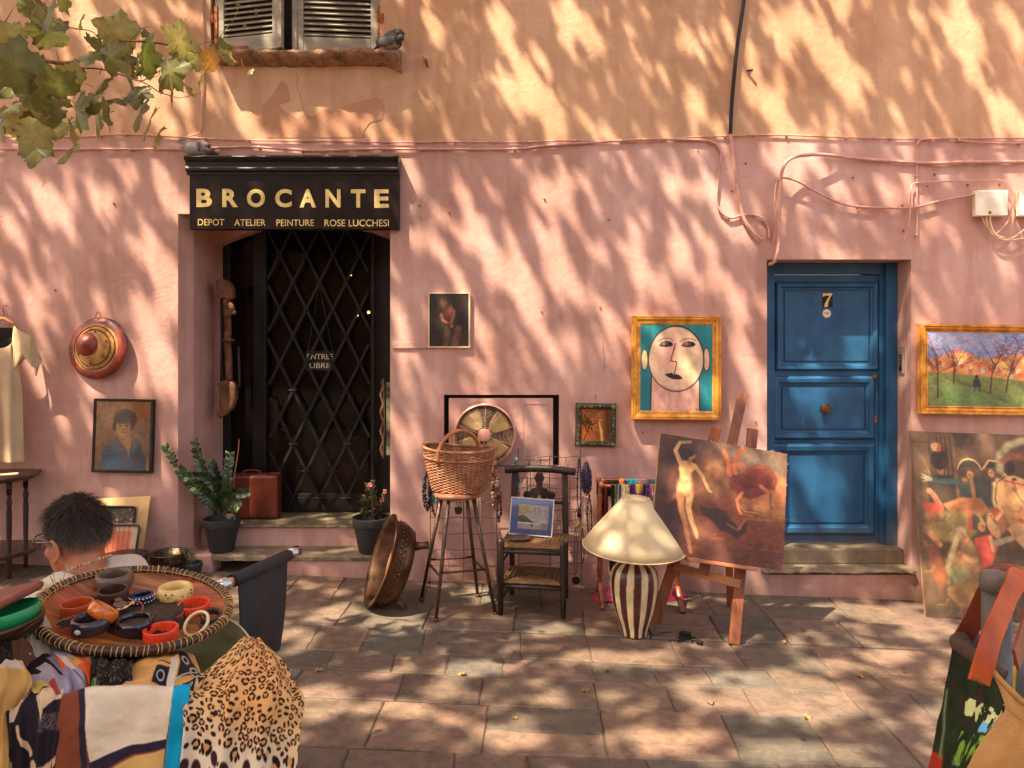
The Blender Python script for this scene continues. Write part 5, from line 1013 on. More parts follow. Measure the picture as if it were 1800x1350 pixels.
# --- wire necklace grids
def wgrid(x0, x1, y0, nrow, bot, label):
    a = G(x0, bot); b = G(x1, bot+4); t = thing('wire_rack', label, 'display rack', tuple((a+b)/2), 'wire jewellery racks against the wall')
    q_ = random.Random(x0); yb = min(a.y, b.y); zt_ = P(x0, y0, -.05).z; rw = pm('rusty_wire', S(110,62,42), S(70,40,28), 40, .7, .3)
    def pt(u, v): # v 0 bottom .. 1 top, leaning to the wall
        return Vector((a.x+(b.x-a.x)*u, -.16+(.11)*v, gz(a.x)+.0+(zt_-gz(a.x))*v))
    m = MB()
    for u in (0, .5, 1): m.tube([pt(u+.004*math.sin(k), k/8) for k in range(9)], .0034, 5)
    build('upright_wires', m, rw, t)
    m = MB()
    for k in range(nrow):
        v = .05+.95*k/(nrow-1); m.tube([pt(j/10, v+.006*math.sin(j*1.5+k*2.1)) for j in range(11)], .0026, 5)
    for u in (0, 1): m.tube([pt(u, 1), pt(u, 1)+Vector((0,-.01,.06))], .003, 5)
    build('cross_wires', m, rw, t); return t
wgrid(748, 872, 800, 9, 1056, 'bent rusty wire rack of necklaces behind the bar stool'); wgrid(912, 1030, 803, 13, 1068, 'bent rusty wire rack of necklaces behind the rush-seated chair')
nmats = {}
def nmat(c): 
    if c not in nmats: nmats[c] = pm('bead_%02x%02x%02x' % c, S(*c), S(*[int(v*.7) for v in c]), 90, .3, .05, coat=.2)
    return nmats[c]
def necklace(x, y0, y1, w_, r, cols, label, Y=-.13, pendant=None, irr=.3, strands=1):
    q_ = random.Random(int(x*7+y1)); t = thing('necklace', label, 'necklace', tuple(P(x, y1, Y)), 'necklaces hanging on the wire racks')
    mbs = [MB() for _ in cols]; sc = FP/(DW+Y)
    for s_ in range(strands):
        ww = w_*(1-.25*s_)/2/sc; top = P(x, y0, Y-.006*s_); L = (y1-y0)/sc*(1-.09*s_); pts = []
        nseg = 60
        for i in range(nseg+1):
            a = i/nseg; side = -1 if a < .5 else 1; f = abs(a-.5)*2  # f 1 top .. 0 bottom
            pts.append(top+Vector((side*ww*math.sin(min(1, (1-f)*2.2+.0)*math.pi/2)*(1 if f > .25 else math.sin(f/.25*math.pi/2)), -.004*side, -L*(1-f**1.0))))
        acc = 0; k = 0; m = mbs[0]
        last = pts[0]; d = 0
        for p in pts[1:]:
            seg = (p-last).length
            while d < seg: 
                rr = r*q_.uniform(1-irr, 1+irr); mbs[q_.randrange(len(cols))].ball(last+(p-last)*(d/seg), rr, 6, 4); d += rr*1.9
            d -= seg; last = p
    for m, c_ in zip(mbs, cols):
        if m.v: build('beads', m, nmat(c_), t, smooth=True)
    if pendant:
        kind, pc, pr = pendant; m = MB(); c_ = P(x, y1, Y)+Vector((0,-.006,-pr*.8))
        if kind == 'shield': m.plate([(-pr*.8,pr*.8),(pr*.8,pr*.8),(pr*.95,.1*pr),(pr*.7,-.7*pr),(0,-pr),(-pr*.7,-.7*pr),(-pr*.95,.1*pr)], VM(c_), -.003, .003)
        elif kind == 'disc': m.lathe([(0,.003),(pr*.9,.003),(pr,0),(pr*.9,-.003),(0,-.003)], c_, 24, Matrix.Rotation(math.radians(90), 4, 'X'))
        else: m.ball(c_, (pr*.7, pr*.3, pr), 10, 6)
        build('pendant', m, nmat(pc), t)
BK, TQ, OR, BR, CR, NV, GY, WD = (40,28,24), (70,150,136), (190,92,52), (110,62,40), (220,196,160), (34,28,62), (110,116,112), (150,104,66)
for a in [(751,826,898,14,.010,[BK,BK,GY],'dark chunky bead necklace left of the wicker basket, nearest the doorway', -.16,None,.4,3),
          (758,848,886,10,.008,[TQ,BK,TQ],'turquoise and black bead necklace under the left side of the wicker basket', -.17,None,.4,2),
          (765,858,908,11,.007,[BR,OR,BK],'brown and orange bead strands beside the left leg of the bar stool', -.15,None,.3,2),
          (771,866,916,5,.0035,[BK],'thin plain black loop hanging beside the stool legs', -.14,None,.1,1),
          (773,862,900,5,.006,[GY,TQ],'grey-green bead strand just left of the front stool leg', -.18,None,.3,1),
          (806,868,891,7,.0025,[BK],'thin black cord with a dark shield-shaped pendant, between the stool legs', -.14,('shield',(52,40,34),.030),.1,1),
          (842,862,922,5,.0055,[CR],'cream pearl strand hanging right of the stool legs', -.14,None,.15,1),
          (870,812,880,10,.010,[OR,BR,CR],'chunky orange-brown bead necklace at the right side of the basket', -.16,None,.5,2),
          (873,840,900,13,.009,[BR,WD,CR],'pale wooden bead necklace at the right of the basket', -.15,None,.4,2),
          (877,870,912,7,.009,[BK,BR],'long dark wooden bead necklace ending lowest at the right of the basket', -.17,('drop',BR,.014),.3,1),
          (908,806,862,7,.009,[GY,TQ,BK],'grey and turquoise bead necklace at the left post of the chair', -.16,('disc',(130,110,84),.026),.4,2),
          (907,872,912,11,.010,[(196,64,40),(220,92,52)],'coral red bead necklace left of the chair back', -.17,None,.4,3),
          (912,905,938,5,.008,[(196,64,40)],'single short string of coral beads beside the chair seat', -.15,None,.4,1),
          (942,804,852,8,.007,[CR,CR],'cream bead necklace hanging above the chair rail', -.14,None,.2,1),
          (930,812,884,5,.004,[BK,OR],'thin string with orange beads behind the chair back', -.13,('drop',OR,.018),.4,1),
          (950,806,900,5,.003,[BR],'thin brown string left of the fleur-shaped chair splat', -.13,None,.2,1),
          (995,806,940,14,.0028,[BR,WD],'long thin brown thread necklace, widest loop behind the chair', -.13,None,.2,2),
          (1000,806,890,5,.003,[WD],'thin tan thread necklace near the right chair post', -.135,None,.2,1),
          (1018,806,900,6,.0065,[NV,BK],'long midnight blue bead string beside the navy bundle', -.15,('drop',BK,.024),.2,1),
          (1031,812,870,15,.010,[NV,NV],'thick navy blue bundle of tiny beads at the right end of the rack', -.17,None,.2,5),
          (1036,870,942,7,.007,[BR,BK],'dark brown bead strand below the navy bundle', -.15,None,.4,1),
          (1027,872,935,4,.0055,[CR],'cream pearl string below the navy bundle', -.16,None,.1,1),
          (1014,893,920,4,.003,[BK],'black cord with an oval brass pendant right of the chair', -.15,('drop',(150,112,66),.022),.1,1),
          (1012,925,1014,5,.003,[BK],'long black cord with a round dark pendant near the ground', -.15,('disc',(44,32,28),.030),.1,1),
          (1024,930,990,5,.005,[BK,BR],'dark bead string low on the rack beside the lampshade', -.15,None,.4,1)]: necklace(*a)
# --- bar stool
fl_ = [G(766,1093), G(740,1056), G(840,1049), G(871,1082)]; cen = sum(fl_, Vector())/4
t = thing('bar_stool', 'four-legged metal bar stool with round wooden seat under the wicker basket', 'stool', tuple(cen)); zs = CZ-(872-HY)/FP*(cen.y+DW)
tops = [cen+(f-cen)*.42+Vector((0,0,zs-cen.z)) for f in fl_]; tops = [Vector((p.x, p.y, zs)) for p in tops]
sm2 = pm('stool_iron', S(86,62,46), S(52,38,30), 30, .45, .3, metal=.4)
for f, tp in zip(fl_, tops): m = MB(); m.tube([f+Vector((0,0,.0)), tp], [.011,.013], 12); m.tube([f+Vector((0,0,.0)), f+(tp-f)*.03], .016, 12); build('leg', m, sm2, t, smooth=True)
for i in range(4):
    j = (i+1) % 4; k = .36+.03*(i % 2); m = MB(); m.tube([fl_[i]+(tops[i]-fl_[i])*k, fl_[j]+(tops[j]-fl_[j])*k], .008, 8); build('rung', m, sm2, t, smooth=True)
sc_ = Vector((cen.x+.0, cen.y, zs)); m = MB(); m.lathe([(0,-.006),(.13,-.006),(.150,.0),(.158,.014),(.150,.032),(0,.036)], sc_, 48); build('seat', m, pm('stool_seat', S(150,96,64), S(104,62,42), 8, .45, .2), t, smooth=True)
# --- wicker basket
bc = sc_+Vector((.01, .0, .038)); t = thing('wicker_basket', 'oval wicker shopping basket with arched handle standing on the bar stool', 'basket', tuple(bc))
wk = pm('wicker', S(168,112,72), S(112,70,44), 26, .45, .5, 160); yaw = math.radians(-14); RZ = Matrix.Rotation(yaw, 4, 'Z')
def bkp(a, v, off=0):
    ra = .175+(.242-.175)*v**.8+off; rb_ = .115+(.165-.115)*v**.8+off; e = 3.0
    ca, sa = math.cos(a), math.sin(a); k = (abs(ca)**e+abs(sa)**e)**(-1/e)
    return bc+(RZ.to_3x3() @ Vector((ra*ca*k*.96, rb_*sa*k*.96, .265*v+.03*v*(ca**2)*(1 if ca < 0 else .35))))
m = MB(); ns = 44; nr_ = 30
for r_ in range(nr_):
    v = (r_+.5)/nr_; m.tube([bkp(k*2*math.pi/132, v, .0038*math.cos(k*ns/132*math.pi+math.pi*(r_ % 2))) for k in range(132)], .0046, 5, closed=True)
build('woven_sides', m, wk, t, smooth=True)
m = MB()
for k in range(ns): m.tube([bkp((k)*2*math.pi/ns, v) for v in np.linspace(0, 1, 6)], .0042, 5)
m.lathe([(0,0),(.11,.0),(.12,.006)], bc, 24, RZ, lambda q, z: 1.25-.28*abs(math.sin(q))); build('stakes_and_base', m, pm('wicker_dark', S(120,66,36), S(80,44,26), 20, .5, .3), t, smooth=True)
m = MB()
for ph in (0, 2.1, 4.2):
    m.tube([bkp(a, 1.0, .006*math.cos(a*26+ph))+Vector((0,0,.006*math.sin(a*26+ph)+.006)) for a in np.linspace(0, 6.2832, 157)[:-1]], .0058, 6, closed=True)
    m.tube([bkp(a, .80, .005+.003*math.cos(a*30+ph))+Vector((0,0,.005*math.sin(a*30+ph))) for a in np.linspace(0, 6.2832, 157)[:-1]], .0042, 5, closed=True)
build('braided_rim', m, wk, t, smooth=True)
h0, h1 = bkp(math.radians(248), 1.0), bkp(math.radians(68), 1.0); m = MB(); ctr = (h0+h1)/2
m.tube([ctr+(h0-ctr)*math.cos(a)*(1.0 if abs(math.cos(a)) > .0 else 1)+Vector((0,0,.155*math.sin(a)-.03)) for a in np.linspace(-.25, math.pi+.25, 26)], .0135, 10); build('handle', m, pm('cane_handle', S(176,108,64), S(140,80,46), 20, .4, .2), t, smooth=True)
# --- low rush-seated chair
A0, B0 = G(880, 1083), G(990, 1094); dpt = .37; AB = (B0-A0); AB.z = 0; AB.normalize(); PB = Vector((-AB.y, AB.x, 0))
t = thing('rush_chair', 'low dark prayer chair with two rush seats and a carved fleur back', 'chair', tuple((A0+B0)/2+PB*dpt/2))
W_ = (B0-A0).length; wc = pm('chair_wood', S(46,30,24), S(28,18,15), 10, .38, .25, 50, stretch=(1,1,.3))
def cp(u, v, z): return Vector((A0.x, A0.y, gz(cen.x)))+AB*(u*W_)+PB*(v*dpt)+Vector((0,0,z))
z1, z2, zt_ = .215, .445, .86
for u in (0, 1): m = MB(); m.tube([cp(u,0,.0 if u == 0 else -.0), cp(u,0,.3), cp(u,0,z2+.02), cp(u,0,z2+.045)], [.017,.022,.022,.016], 14); build('front_leg', m, wc, t, smooth=True)
for u in (.04, .96): m = MB(); m.bar(cp(u,1,0), cp(u,1.0,z2), .036, .03); m.bar(cp(u,1,z2-.01), cp(u-.03*(1 if u > .5 else -1),1.16,zt_), .042, .026); build('back_post', m, wc, t, bevel=.005)
m = MB(); a = [cp(-.10,1.10,zt_+.0), cp(.2,1.13,zt_+.012), cp(.5,1.15,zt_+.016), cp(.8,1.13,zt_+.012), cp(1.12,1.10,zt_)]; m.tube(spl([tuple(p) for p in a], 4), .020, 10, 1.25); build('top_rail', m, wc, t, smooth=True)
Mb = Matrix.Translation(cp(.5,1.11,zt_-.13)) @ Matrix(((AB.x,0,-PB.x,0),(AB.y,0,-PB.y,0),(0,1,0,0),(0,0,0,1)))
m = MB(); m.plate([(-.02,.12),(.02,.12),(.035,.08),(.022,.05),(.02,.02),(.05,.01),(.07,-.01),(.10,-.01),(.115,-.035),(.10,-.06),(.07,-.062),(.05,-.05),(.03,-.075),(.012,-.05),(0,-.025),(-.012,-.05),(-.03,-.075),(-.05,-.05),(-.07,-.062),(-.10,-.06),(-.115,-.035),(-.10,-.01),(-.07,-.01),(-.05,.01),(-.02,.02),(-.022,.05),(-.035,.08)], Mb, -.009, .009); m.plate([(-.16,-.075),(.16,-.075),(.16,-.095),(-.16,-.095)], Mb, -.010, .010); build('carved_splat', m, wc, t, bevel=.003)
def rush(z, u0, u1, v0, v1, par):
    m = MB(); n = 61; A = np.zeros((n, n, 3)); cols = []
    for i, v in enumerate(np.linspace(0, 1, n)):
        for j, u in enumerate(np.linspace(0, 1, n)):
            du, dv = min(u, 1-u), min(v, 1-v); s_ = (du if du < dv else dv); hgt = .004*math.sin(s_*2*math.pi*15)-.012*(1-min(1, s_*4))**2
            p = cp(u0+(u1-u0)*u, v0+(v1-v0)*v, z+hgt-.012*math.sin(math.pi*u)*math.sin(math.pi*v)); A[i, j] = p[:]; k = .75+.25*math.sin(s_*2*math.pi*15)-.12*(1 if abs(du-dv) < .012 else 0); cols.append([c_*k for c_ in S(130,94,54)])
    m.grid(A); return build('rush_seat', m, vm('rush_weave', .7, .4, 150, var=.25), par, smooth=True, col=cols, solid=.018)
rush(z2, -.02, 1.02, .0, 1.0, t); rush(z1, .02, .98, .0, .92, t)
for z in (z1-.03, z2-.035):
    for (a, b_) in (((0,0),(1,0)),((0,0),(.04,1)),((1,0),(.96,1)),((.04,1),(.96,1))): m = MB(); m.tube([cp(a[0],a[1],z), cp(b_[0],b_[1],z)], .015, 8); build('seat_rail', m, wc, t, smooth=True)
for z in (.09, .33):
    for (a, b_) in (((0,0),(.04,1)),((1,0),(.96,1))): m = MB(); m.tube([cp(a[0],a[1],z), cp(b_[0],b_[1],z)], .009, 8); build('stretcher', m, wc, t, smooth=True)
# --- blue-mounted print and pouch on the chair
pc = cp(.40, .62, z2+.012); back = math.radians(17); W_, H_ = .292, .245
M_ = Matrix.Translation(pc) @ Matrix.Rotation(math.radians(-6), 4, 'Z') @ Matrix.Rotation(-back, 4, 'X') @ Matrix.Rotation(math.radians(3), 4, 'Y') @ Matrix(((1,0,0,0),(0,0,-1,0),(0,1,0,0),(0,0,0,1))) @ Matrix.Translation((0, H_/2, 0))
t = thing('blue_mounted_print', 'small pale street print in a blue mount and thin white frame, on the rush chair', 'picture', tuple(pc))
cv = Cv(120, 100, (62,86,140)); cv.poly([(.18,.17),(.90,.17),(.90,.84),(.18,.84)], (188,180,172), .005); cv.a *= 1
cv.poly([(.18,.17),(.5,.17),(.46,.34),(.34,.44),(.30,.6),(.18,.74)], (186,164,110), .03); cv.poly([(.18,.5),(.3,.46),(.5,.6),(.56,.66),(.18,.72)], (84,88,76), .02); cv.line([(.24,.6),(.50,.64),(.62,.66)], .02, (60,64,60), .01)
cv.poly([(.18,.70),(.90,.68),(.90,.84),(.18,.84)], (170,160,150), .01); cv.poly([(.18,.66),(.68,.66),(.68,.70),(.18,.70)], (220,214,206), .006)
for x, y, w_, h_ in ((.56,.24,.13,.17),(.80,.30,.07,.08),(.80,.44,.07,.1)): cv.poly([(x,y),(x+w_,y),(x+w_,y+h_),(x,y+h_)], (96,98,104), .004); cv.poly([(x+.012,y+.014),(x+w_-.012,y+.014),(x+w_-.012,y+h_-.014),(x+.012,y+h_-.014)], (196,186,176), .004)
cv.ell(.52,.74,.03,.05,(70,90,140),0,.01); cv.poly([(.74,.66),(.90,.66),(.90,.84),(.74,.84)], (140,134,132), .006); cv.grain(.12, 24, 2)
build('print', canvas_grid(cv, W_-.008, H_-.008, M_, .003), VMAT['paint'], t, col=cv.lin()); m = MB(); m.mitre(W_-.010, H_-.010, [(0,-.008),(0,.008),(.007,.008),(.007,-.008)], M_); build('frame', m, pm('white_frame', S(200,190,180)), t)
m = MB(); m.plate([(-W_/2,-H_/2),(W_/2,-H_/2),(W_/2,H_/2),(-W_/2,H_/2)], M_, .0045, .0055); build('glazing', m, gl, t); m = MB(); m.plate([(-W_/2+.002,-H_/2+.002),(W_/2-.002,-H_/2+.002),(W_/2-.002,H_/2-.002),(-W_/2+.002,H_/2-.002)], M_, -.010, -.004); build('backing', m, MT['wood_dk'], t)
pc = cp(.42, .33, z2+.002); m = MB(); m.ball(pc+Vector((0,0,.020)), (.088,.050,.022), 20, 10, Matrix.Rotation(.25,4,'Z'), lambda p: Vector((p.x*(1-.35*max(0,p.x)), p.y, max(p.z,-.8)*(1+.5*max(0,-p.x))))); 
solo('leather_pouch', m, pm('pouch_leather', S(90,66,52), S(58,42,34), 20, .35, .4, 60), 'small flat brown leather pouch lying in front of the blue-mounted print', 'pouch', smooth=True)
# --- towel stand with scarves
zr = CZ-(850-HY)/FP*(DW-.30); L0 = P(1062, 850, -.30); R0 = P(1186, 850, -.30)
gl0 = wallbase(1048, -.30); t = thing('scarf_stand', 'turned wooden towel stand with two rails of scarves, behind the cream lamp', 'stand', ((L0.x+R0.x)/2, -.30, gz(L0.x)))
wr = pm('polished_wood', S(150,80,46), S(104,46,26), 10, .28, .15, 40, coat=.3)
def turned(x, nm='turned_post'):
    m = MB(); z0 = gz(x)+.10; pr = [(.012,0),(.02,.02),(.014,.06),(.02,.12),(.017,.3),(.022,.32),(.015,.34),(.018,.45),(.014,.58),(.02,.62),(.013,.66),(.012,zr-z0)]; m.lathe(pr, (x, -.30, z0), 16); build(nm, m, wr, t, smooth=True)
for x in (L0.x-.03, R0.x+.02):
    turned(x); m = MB(); m.tube([(x,-.40,zr+.0),(x,-.36,zr+.012),(x,-.30,zr+.016),(x,-.22,zr+.012),(x,-.17,zr)], [.018,.022,.017,.022,.016], 12); build('end_bar', m, wr, t, smooth=True)
    m = MB(); m.tube(spl([(x,-.46,gz(x)+.012),(x,-.40,gz(x)+.035),(x,-.34,gz(x)+.10),(x,-.30,gz(x)+.13),(x,-.26,gz(x)+.10),(x,-.18,gz(x)+.035),(x,-.12,gz(x)+.012)], 4), .019, 10, .8); build('curved_foot', m, wr, t, smooth=True)
for y in (-.38, -.19): m = MB(); m.tube([(L0.x-.03,y,zr),(R0.x+.02,y,zr)], .010, 10); build('rail', m, wr, t, smooth=True)
m = MB(); m.tube([(L0.x-.03,-.30,gz(L0.x)+.38),(R0.x+.02,-.30,gz(L0.x)+.38)], .009, 10); build('stretcher', m, wr, t)
def hang(x0, x1, y, length, cv, label, nf=3, side=1, zt=None, seed=0):
    """scarf folded over a rail: short back fall, long front fall"""
    nv, nu = cv.h, cv.w; A = np.zeros((nv, nu, 3)); zt = zt or zr
    for i, v in enumerate(np.linspace(0, 1, nv)):
        s_ = -.10+v*(length+.10)
        for j, u in enumerate(np.linspace(0, 1, nu)):
            x = x0+(x1-x0)*u; f = .010*math.sin(u*nf*6.28+seed)*min(1, max(0, abs(s_))*6)+.003*math.sin(u*23+v*5+seed)
            if s_ < 0: A[i, j] = (x, y+.013+f*.3, zt+.012+s_)
            else: A[i, j] = (x+(u-.5)*-.12*(x1-x0)*v, y-.014-f*.5-abs(f), zt+.012-s_)
    m = MB(); m.grid(A); solo('scarf', m, VMAT['cloth'], label, 'scarf', 'scarves on the wooden towel stand', smooth=True, col=cv.lin(), solid=.0016)
def scv(base, items, w_=24, h=50):
    cv = Cv(w_, h, base)
    for it in items: getattr(cv, it[0])(*it[1:])
    return cv
X_ = lambda a: P(a, 0, -.36).x
hang(X_(1052), X_(1072), -.25, .40, scv((96,40,34), [('poly',[(0,.3),(1,.25),(1,.6),(0,.7)],(44,36,30),.02),('line',[(.8,0),(.75,1)],.06,(176,60,50),.02)]), 'dark red and brown checked scarf at the left end of the towel stand', 2, seed=1)
hang(X_(1073), X_(1079), -.38, .30, scv((26,20,18), []), 'plain black scarf hanging at the front rail of the towel stand', 1, seed=2)
hang(X_(1080), X_(1090), -.38, .28, scv((206,196,140), [('poly',[(0,.2),(.5,.2),(.3,.7),(0,.6)],(60,84,50),.03),('poly',[(.6,0),(1,0),(1,1),(.6,1)],(46,70,140),.02)]), 'pale yellow scarf with a royal blue edge on the towel stand', 2, seed=3)
cv = Cv(40, 60, (222,206,160)); q_ = random.Random(3)
for k in range(30): cv.ell(q_.random(), q_.random(), .05, .03, q_.choice([(196,90,50),(90,120,70),(180,160,90),(70,80,60)]), q_.uniform(0,180), .02)
cv.poly([(.7,0),(1,0),(1,.3),(.9,.4)], (210,92,50), .02); hang(X_(1091), X_(1106), -.38, .27, cv, 'cream scarf with scattered leaf print and an orange corner', 2, seed=4)
cv = Cv(50, 60, (84,36,120)); cv.line([(.14,0),(.12,1)], .07, (50,60,170), .02); cv.ell(.55,.30,.26,.16,(206,160,50),-10,.05); cv.ell(.45,.34,.13,.11,(230,200,90),0,.03); cv.poly([(.2,.1),(.9,.02),(.95,.2),(.3,.24)], (214,190,80), .03); cv.ell(.60,.7,.22,.16,(150,50,150),0,.08); cv.line([(.9,0),(.9,1)], .1, (34,30,70), .02)
hang(X_(1107), X_(1134), -.38, .26, cv, 'bright purple scarf with a yellow flower print in the middle of the towel stand', 3, seed=5)
cv = Cv(50, 60, (110,50,80)); cv.ell(.5,.34,.34,.22,(130,90,160),0,.02); cv.poly([(.3,.2),(.7,.2),(.7,.48),(.3,.48)], (220,190,170), .02); cv.ell(.5,.34,.14,.09,(214,104,90),0,.02)
for k in range(50): cv.ell(q_.random(), q_.random(), .025, .02, (226,190,170), 0, .01, .7)
hang(X_(1136), X_(1160), -.38, .26, cv, 'plum scarf with a pink square medallion at the right of the towel stand', 2, seed=6)
cv = Cv(50, 40, (60,150,160)); cv.ell(.5,.5,.2,.2,(190,150,140),20,.05); cv.ell(.8,.5,.1,.3,(110,120,116),20,.05); hang(X_(1106), X_(1164), -.19, .10, cv, 'turquoise scarf laid over the back rail of the towel stand', 2, seed=7)
cv = Cv(40, 30, (30,24,24)); cv.poly([(.75,0),(1,0),(1,1),(.75,1)], (206,120,50), .02); hang(X_(1066), X_(1104), -.19, .12, cv, 'black scarf with an orange end on the back rail of the towel stand', 2, seed=8)
cv = Cv(16, 40, (26,20,20)); hang(P(1070,0,-.3).x, P(1084,0,-.3).x, -.30, .17, cv, 'small black cloth hanging low under the towel stand rails', 1, zt=gz(L0.x)+.38, seed=9)
def floorcloth(px, py, w_, d_, label, seed):
    c = G(px, py); n = 26; cv = Cv(n, n, (178,58,84)); q_ = random.Random(seed)
    for k in range(26): cv.line([(q_.random(), q_.random()), (q_.random(), q_.random())], .02, (206,150,140), .02, .7)
    f = Cv(n, n, (0,0,0)).fbm(3, seed); A = np.zeros((n, n, 3))
    for i in range(n):
        for j in range(n):
            u, v = j/(n-1)-.5, i/(n-1)-.5; e = max(0, 1-4*(u*u+v*v)); A[i, j] = (c.x+u*w_+.02*math.sin(v*9), c.y+v*d_, gz(c.x)+.004+e*.05+f[i, j]*.05*e)
    m = MB(); m.grid(A); solo('crumpled_cloth', m, VMAT['cloth'], label, 'cloth', 'pink cloths on the paving', smooth=True, col=cv.lin(), solid=.002)
floorcloth(1068, 1052, .20, .16, 'crumpled pink cloth on the paving left of the striped lamp', 3); floorcloth(1182, 1050, .18, .14, 'crumpled pink cloth on the paving between the lamp and the easel', 5)
# --- striped table lamp with cream shade
b = G(1115, 1116); t = thing('striped_lamp', 'large lamp with wide cream cone shade and ribbed maroon-and-cream striped base', 'lamp', tuple(b)); k_ = (b.y+DW)/FP
prof = []
for y, hw in ((1116,21),(1112,22),(1100,25),(1085,30),(1065,35.5),(1045,39),(1025,41),(1010,40),(1000,36.5),(993,30),(988,23),(984,18),(980,15),(976,14)): prof.append((hw*k_, (1118-y)*k_))
C = np.array([[(r_, z, 0)]*2 for r_, z in prof]); sm_p = catmull(C, 60, 2)[:, 0]; n = 168; m = MB(); cols = []
m.lathe([(p[0], p[1]) for p in sm_p], b, n, mod=lambda q, z: 1+.022*abs(math.cos(q*14/2+z*.6)))
for p in sm_p:
    for k in range(n):
        q = 2*math.pi*k/n; s_ = math.sin(q*14/2*1.0+p[1]*.6) if False else math.cos(q*10+p[1]*.6+.3*math.sin(p[1]*9))
        cols.append(S(206,182,140) if s_ > .06 else (S(72,34,28) if s_ < -.06 else S(120,80,60)))
build('striped_base', m, vm('glazed_ceramic', .35, .25, 70, coat=.15, var=.14), t, smooth=True, col=cols)
zb_, zt2 = CZ-(962-HY)/FP*(b.y+DW), CZ-(877-HY)/FP*(b.y+DW); rb_, rt_ = 90*k_, 25*k_; zb_ += .0
sh = pm('shade_fabric', S(208,188,150), S(200,178,138), 5, .95, .25, 260, trans=.22, spec=.1); m = MB(); tl = Matrix.Rotation(math.radians(2.5), 4, 'Y') @ Matrix.Rotation(math.radians(3), 4, 'X')
m.lathe([(rb_, zb_-zt2), (rb_*.78+rt_*.22, (zb_-zt2)*.78+.004), (rb_*.5+rt_*.5, (zb_-zt2)*.5+.004), (rt_, 0)], (b.x+.012, b.y, zt2), 72, tl); build('lamp_shade', m, sh, t, smooth=True, solid=.003)
m = MB(); m.tube(ring((b.x+.012, b.y, zt2), rt_, 40, tl), .0035, 6, closed=True); m.tube([Vector((b.x+.012, b.y, zt2))+(tl.to_3x3() @ Vector((rb_*math.cos(a), rb_*math.sin(a), zb_-zt2))) for a in np.linspace(0, 6.2832, 65)[:-1]], .0035, 6, closed=True); build('shade_rim', m, sh, t, smooth=True)
m = MB(); m.tube([(b.x, b.y, b.z+.55), (b.x+.01, b.y, zt2-.03)], .012, 10)
for a in (0, 2.1, 4.2): m.tube([(b.x+.012, b.y, zt2-.02), (b.x+.012+rt_*math.cos(a), b.y+rt_*math.sin(a), zt2)], .002, 5)
build('lamp_holder', m, MT['brass'], t)
m = MB(); m.tube(spl([tuple(G(1138,1112)+Vector((0,0,.02))), tuple(G(1150,1118)+Vector((0,0,.006))), tuple(G(1165,1114)+Vector((0,0,.006))), tuple(G(1180,1113)+Vector((0,0,.006)))], 5), .0035, 6)
for k in range(6):
    q_ = random.Random(k); pts = [tuple(G(1196+q_.uniform(-14,30)*s_+8*s_, 1118+q_.uniform(-5,10)*s_+s_*6)+Vector((0,0,.006+.012*q_.random()))) for s_ in (0,.6,1,.5,.1)]; m.tube(spl(pts, 4), .0035, 5)
cd = build('power_cord', m, MT['black'], t, smooth=True); m = MB(); c = G(1205,1118)+Vector((0,0,.014)); m.box(c, (.07,.03,.024), Matrix.Rotation(-.4,4,'Z')); build('cord_switch', m, MT['black'], cd, bevel=.005); m = MB(); m.box(G(1230,1133)+Vector((0,0,.012)), (.04,.022,.022), Matrix.Rotation(-.5,4,'Z')); build('plug', m, MT['black'], cd, bevel=.005)
# --- easel
FL, FR = G(1150, 1098), G(1290, 1133); BKp = G(1284, 1066)
t = thing('easel', 'worn wooden tripod easel holding the tilted canvas left of the blue door', 'easel', tuple((FL+FR+BKp)/3)); we = pm('easel_wood', S(150,84,48), S(84,44,28), 9, .5, .35, 60, stretch=(1,1,.25)); we2 = pm('easel_wood_pale', S(176,116,72), S(140,84,50), 9, .5, .35, 60, stretch=(.4,1,1))
yt = FR.y+.36; TR_ = P(1323, 754, yt); TL_ = P(1260, 752, yt); TM = P(1306, 692, yt+.06)
for a, b_, nm in ((FL, TL_, 'side_leg'), (FR, TR_, 'side_leg')): m = MB(); m.bar(a, b_, .066, .028, (0,-1,.3)); build(nm, m, we, t, bevel=.004)
mb_ = P(1236, 1010, FR.y+.10); m = MB(); m.bar(mb_, TM, .062, .026, (0,-1,.3)); build('centre_mast', m, we, t, bevel=.004)
m = MB(); m.bar(BKp, P(1275, 800, yt-.02), .046, .026, (0,-1,.2)); build('rear_leg', m, we, t, bevel=.004)
def onleg(a, b_, y): k = (y-a[1])/(b_[1]-a[1]); return a+(b_-a)*k
ca = FL+(TL_-FL)*.30; cb = FR+(TR_-FR)*.27
m = MB(); m.bar(ca+Vector((0,-.03,0)), cb+Vector((0,-.03,0)), .052, .022, (0,-1,.2)); build('crossbar', m, we2, t, bevel=.004)
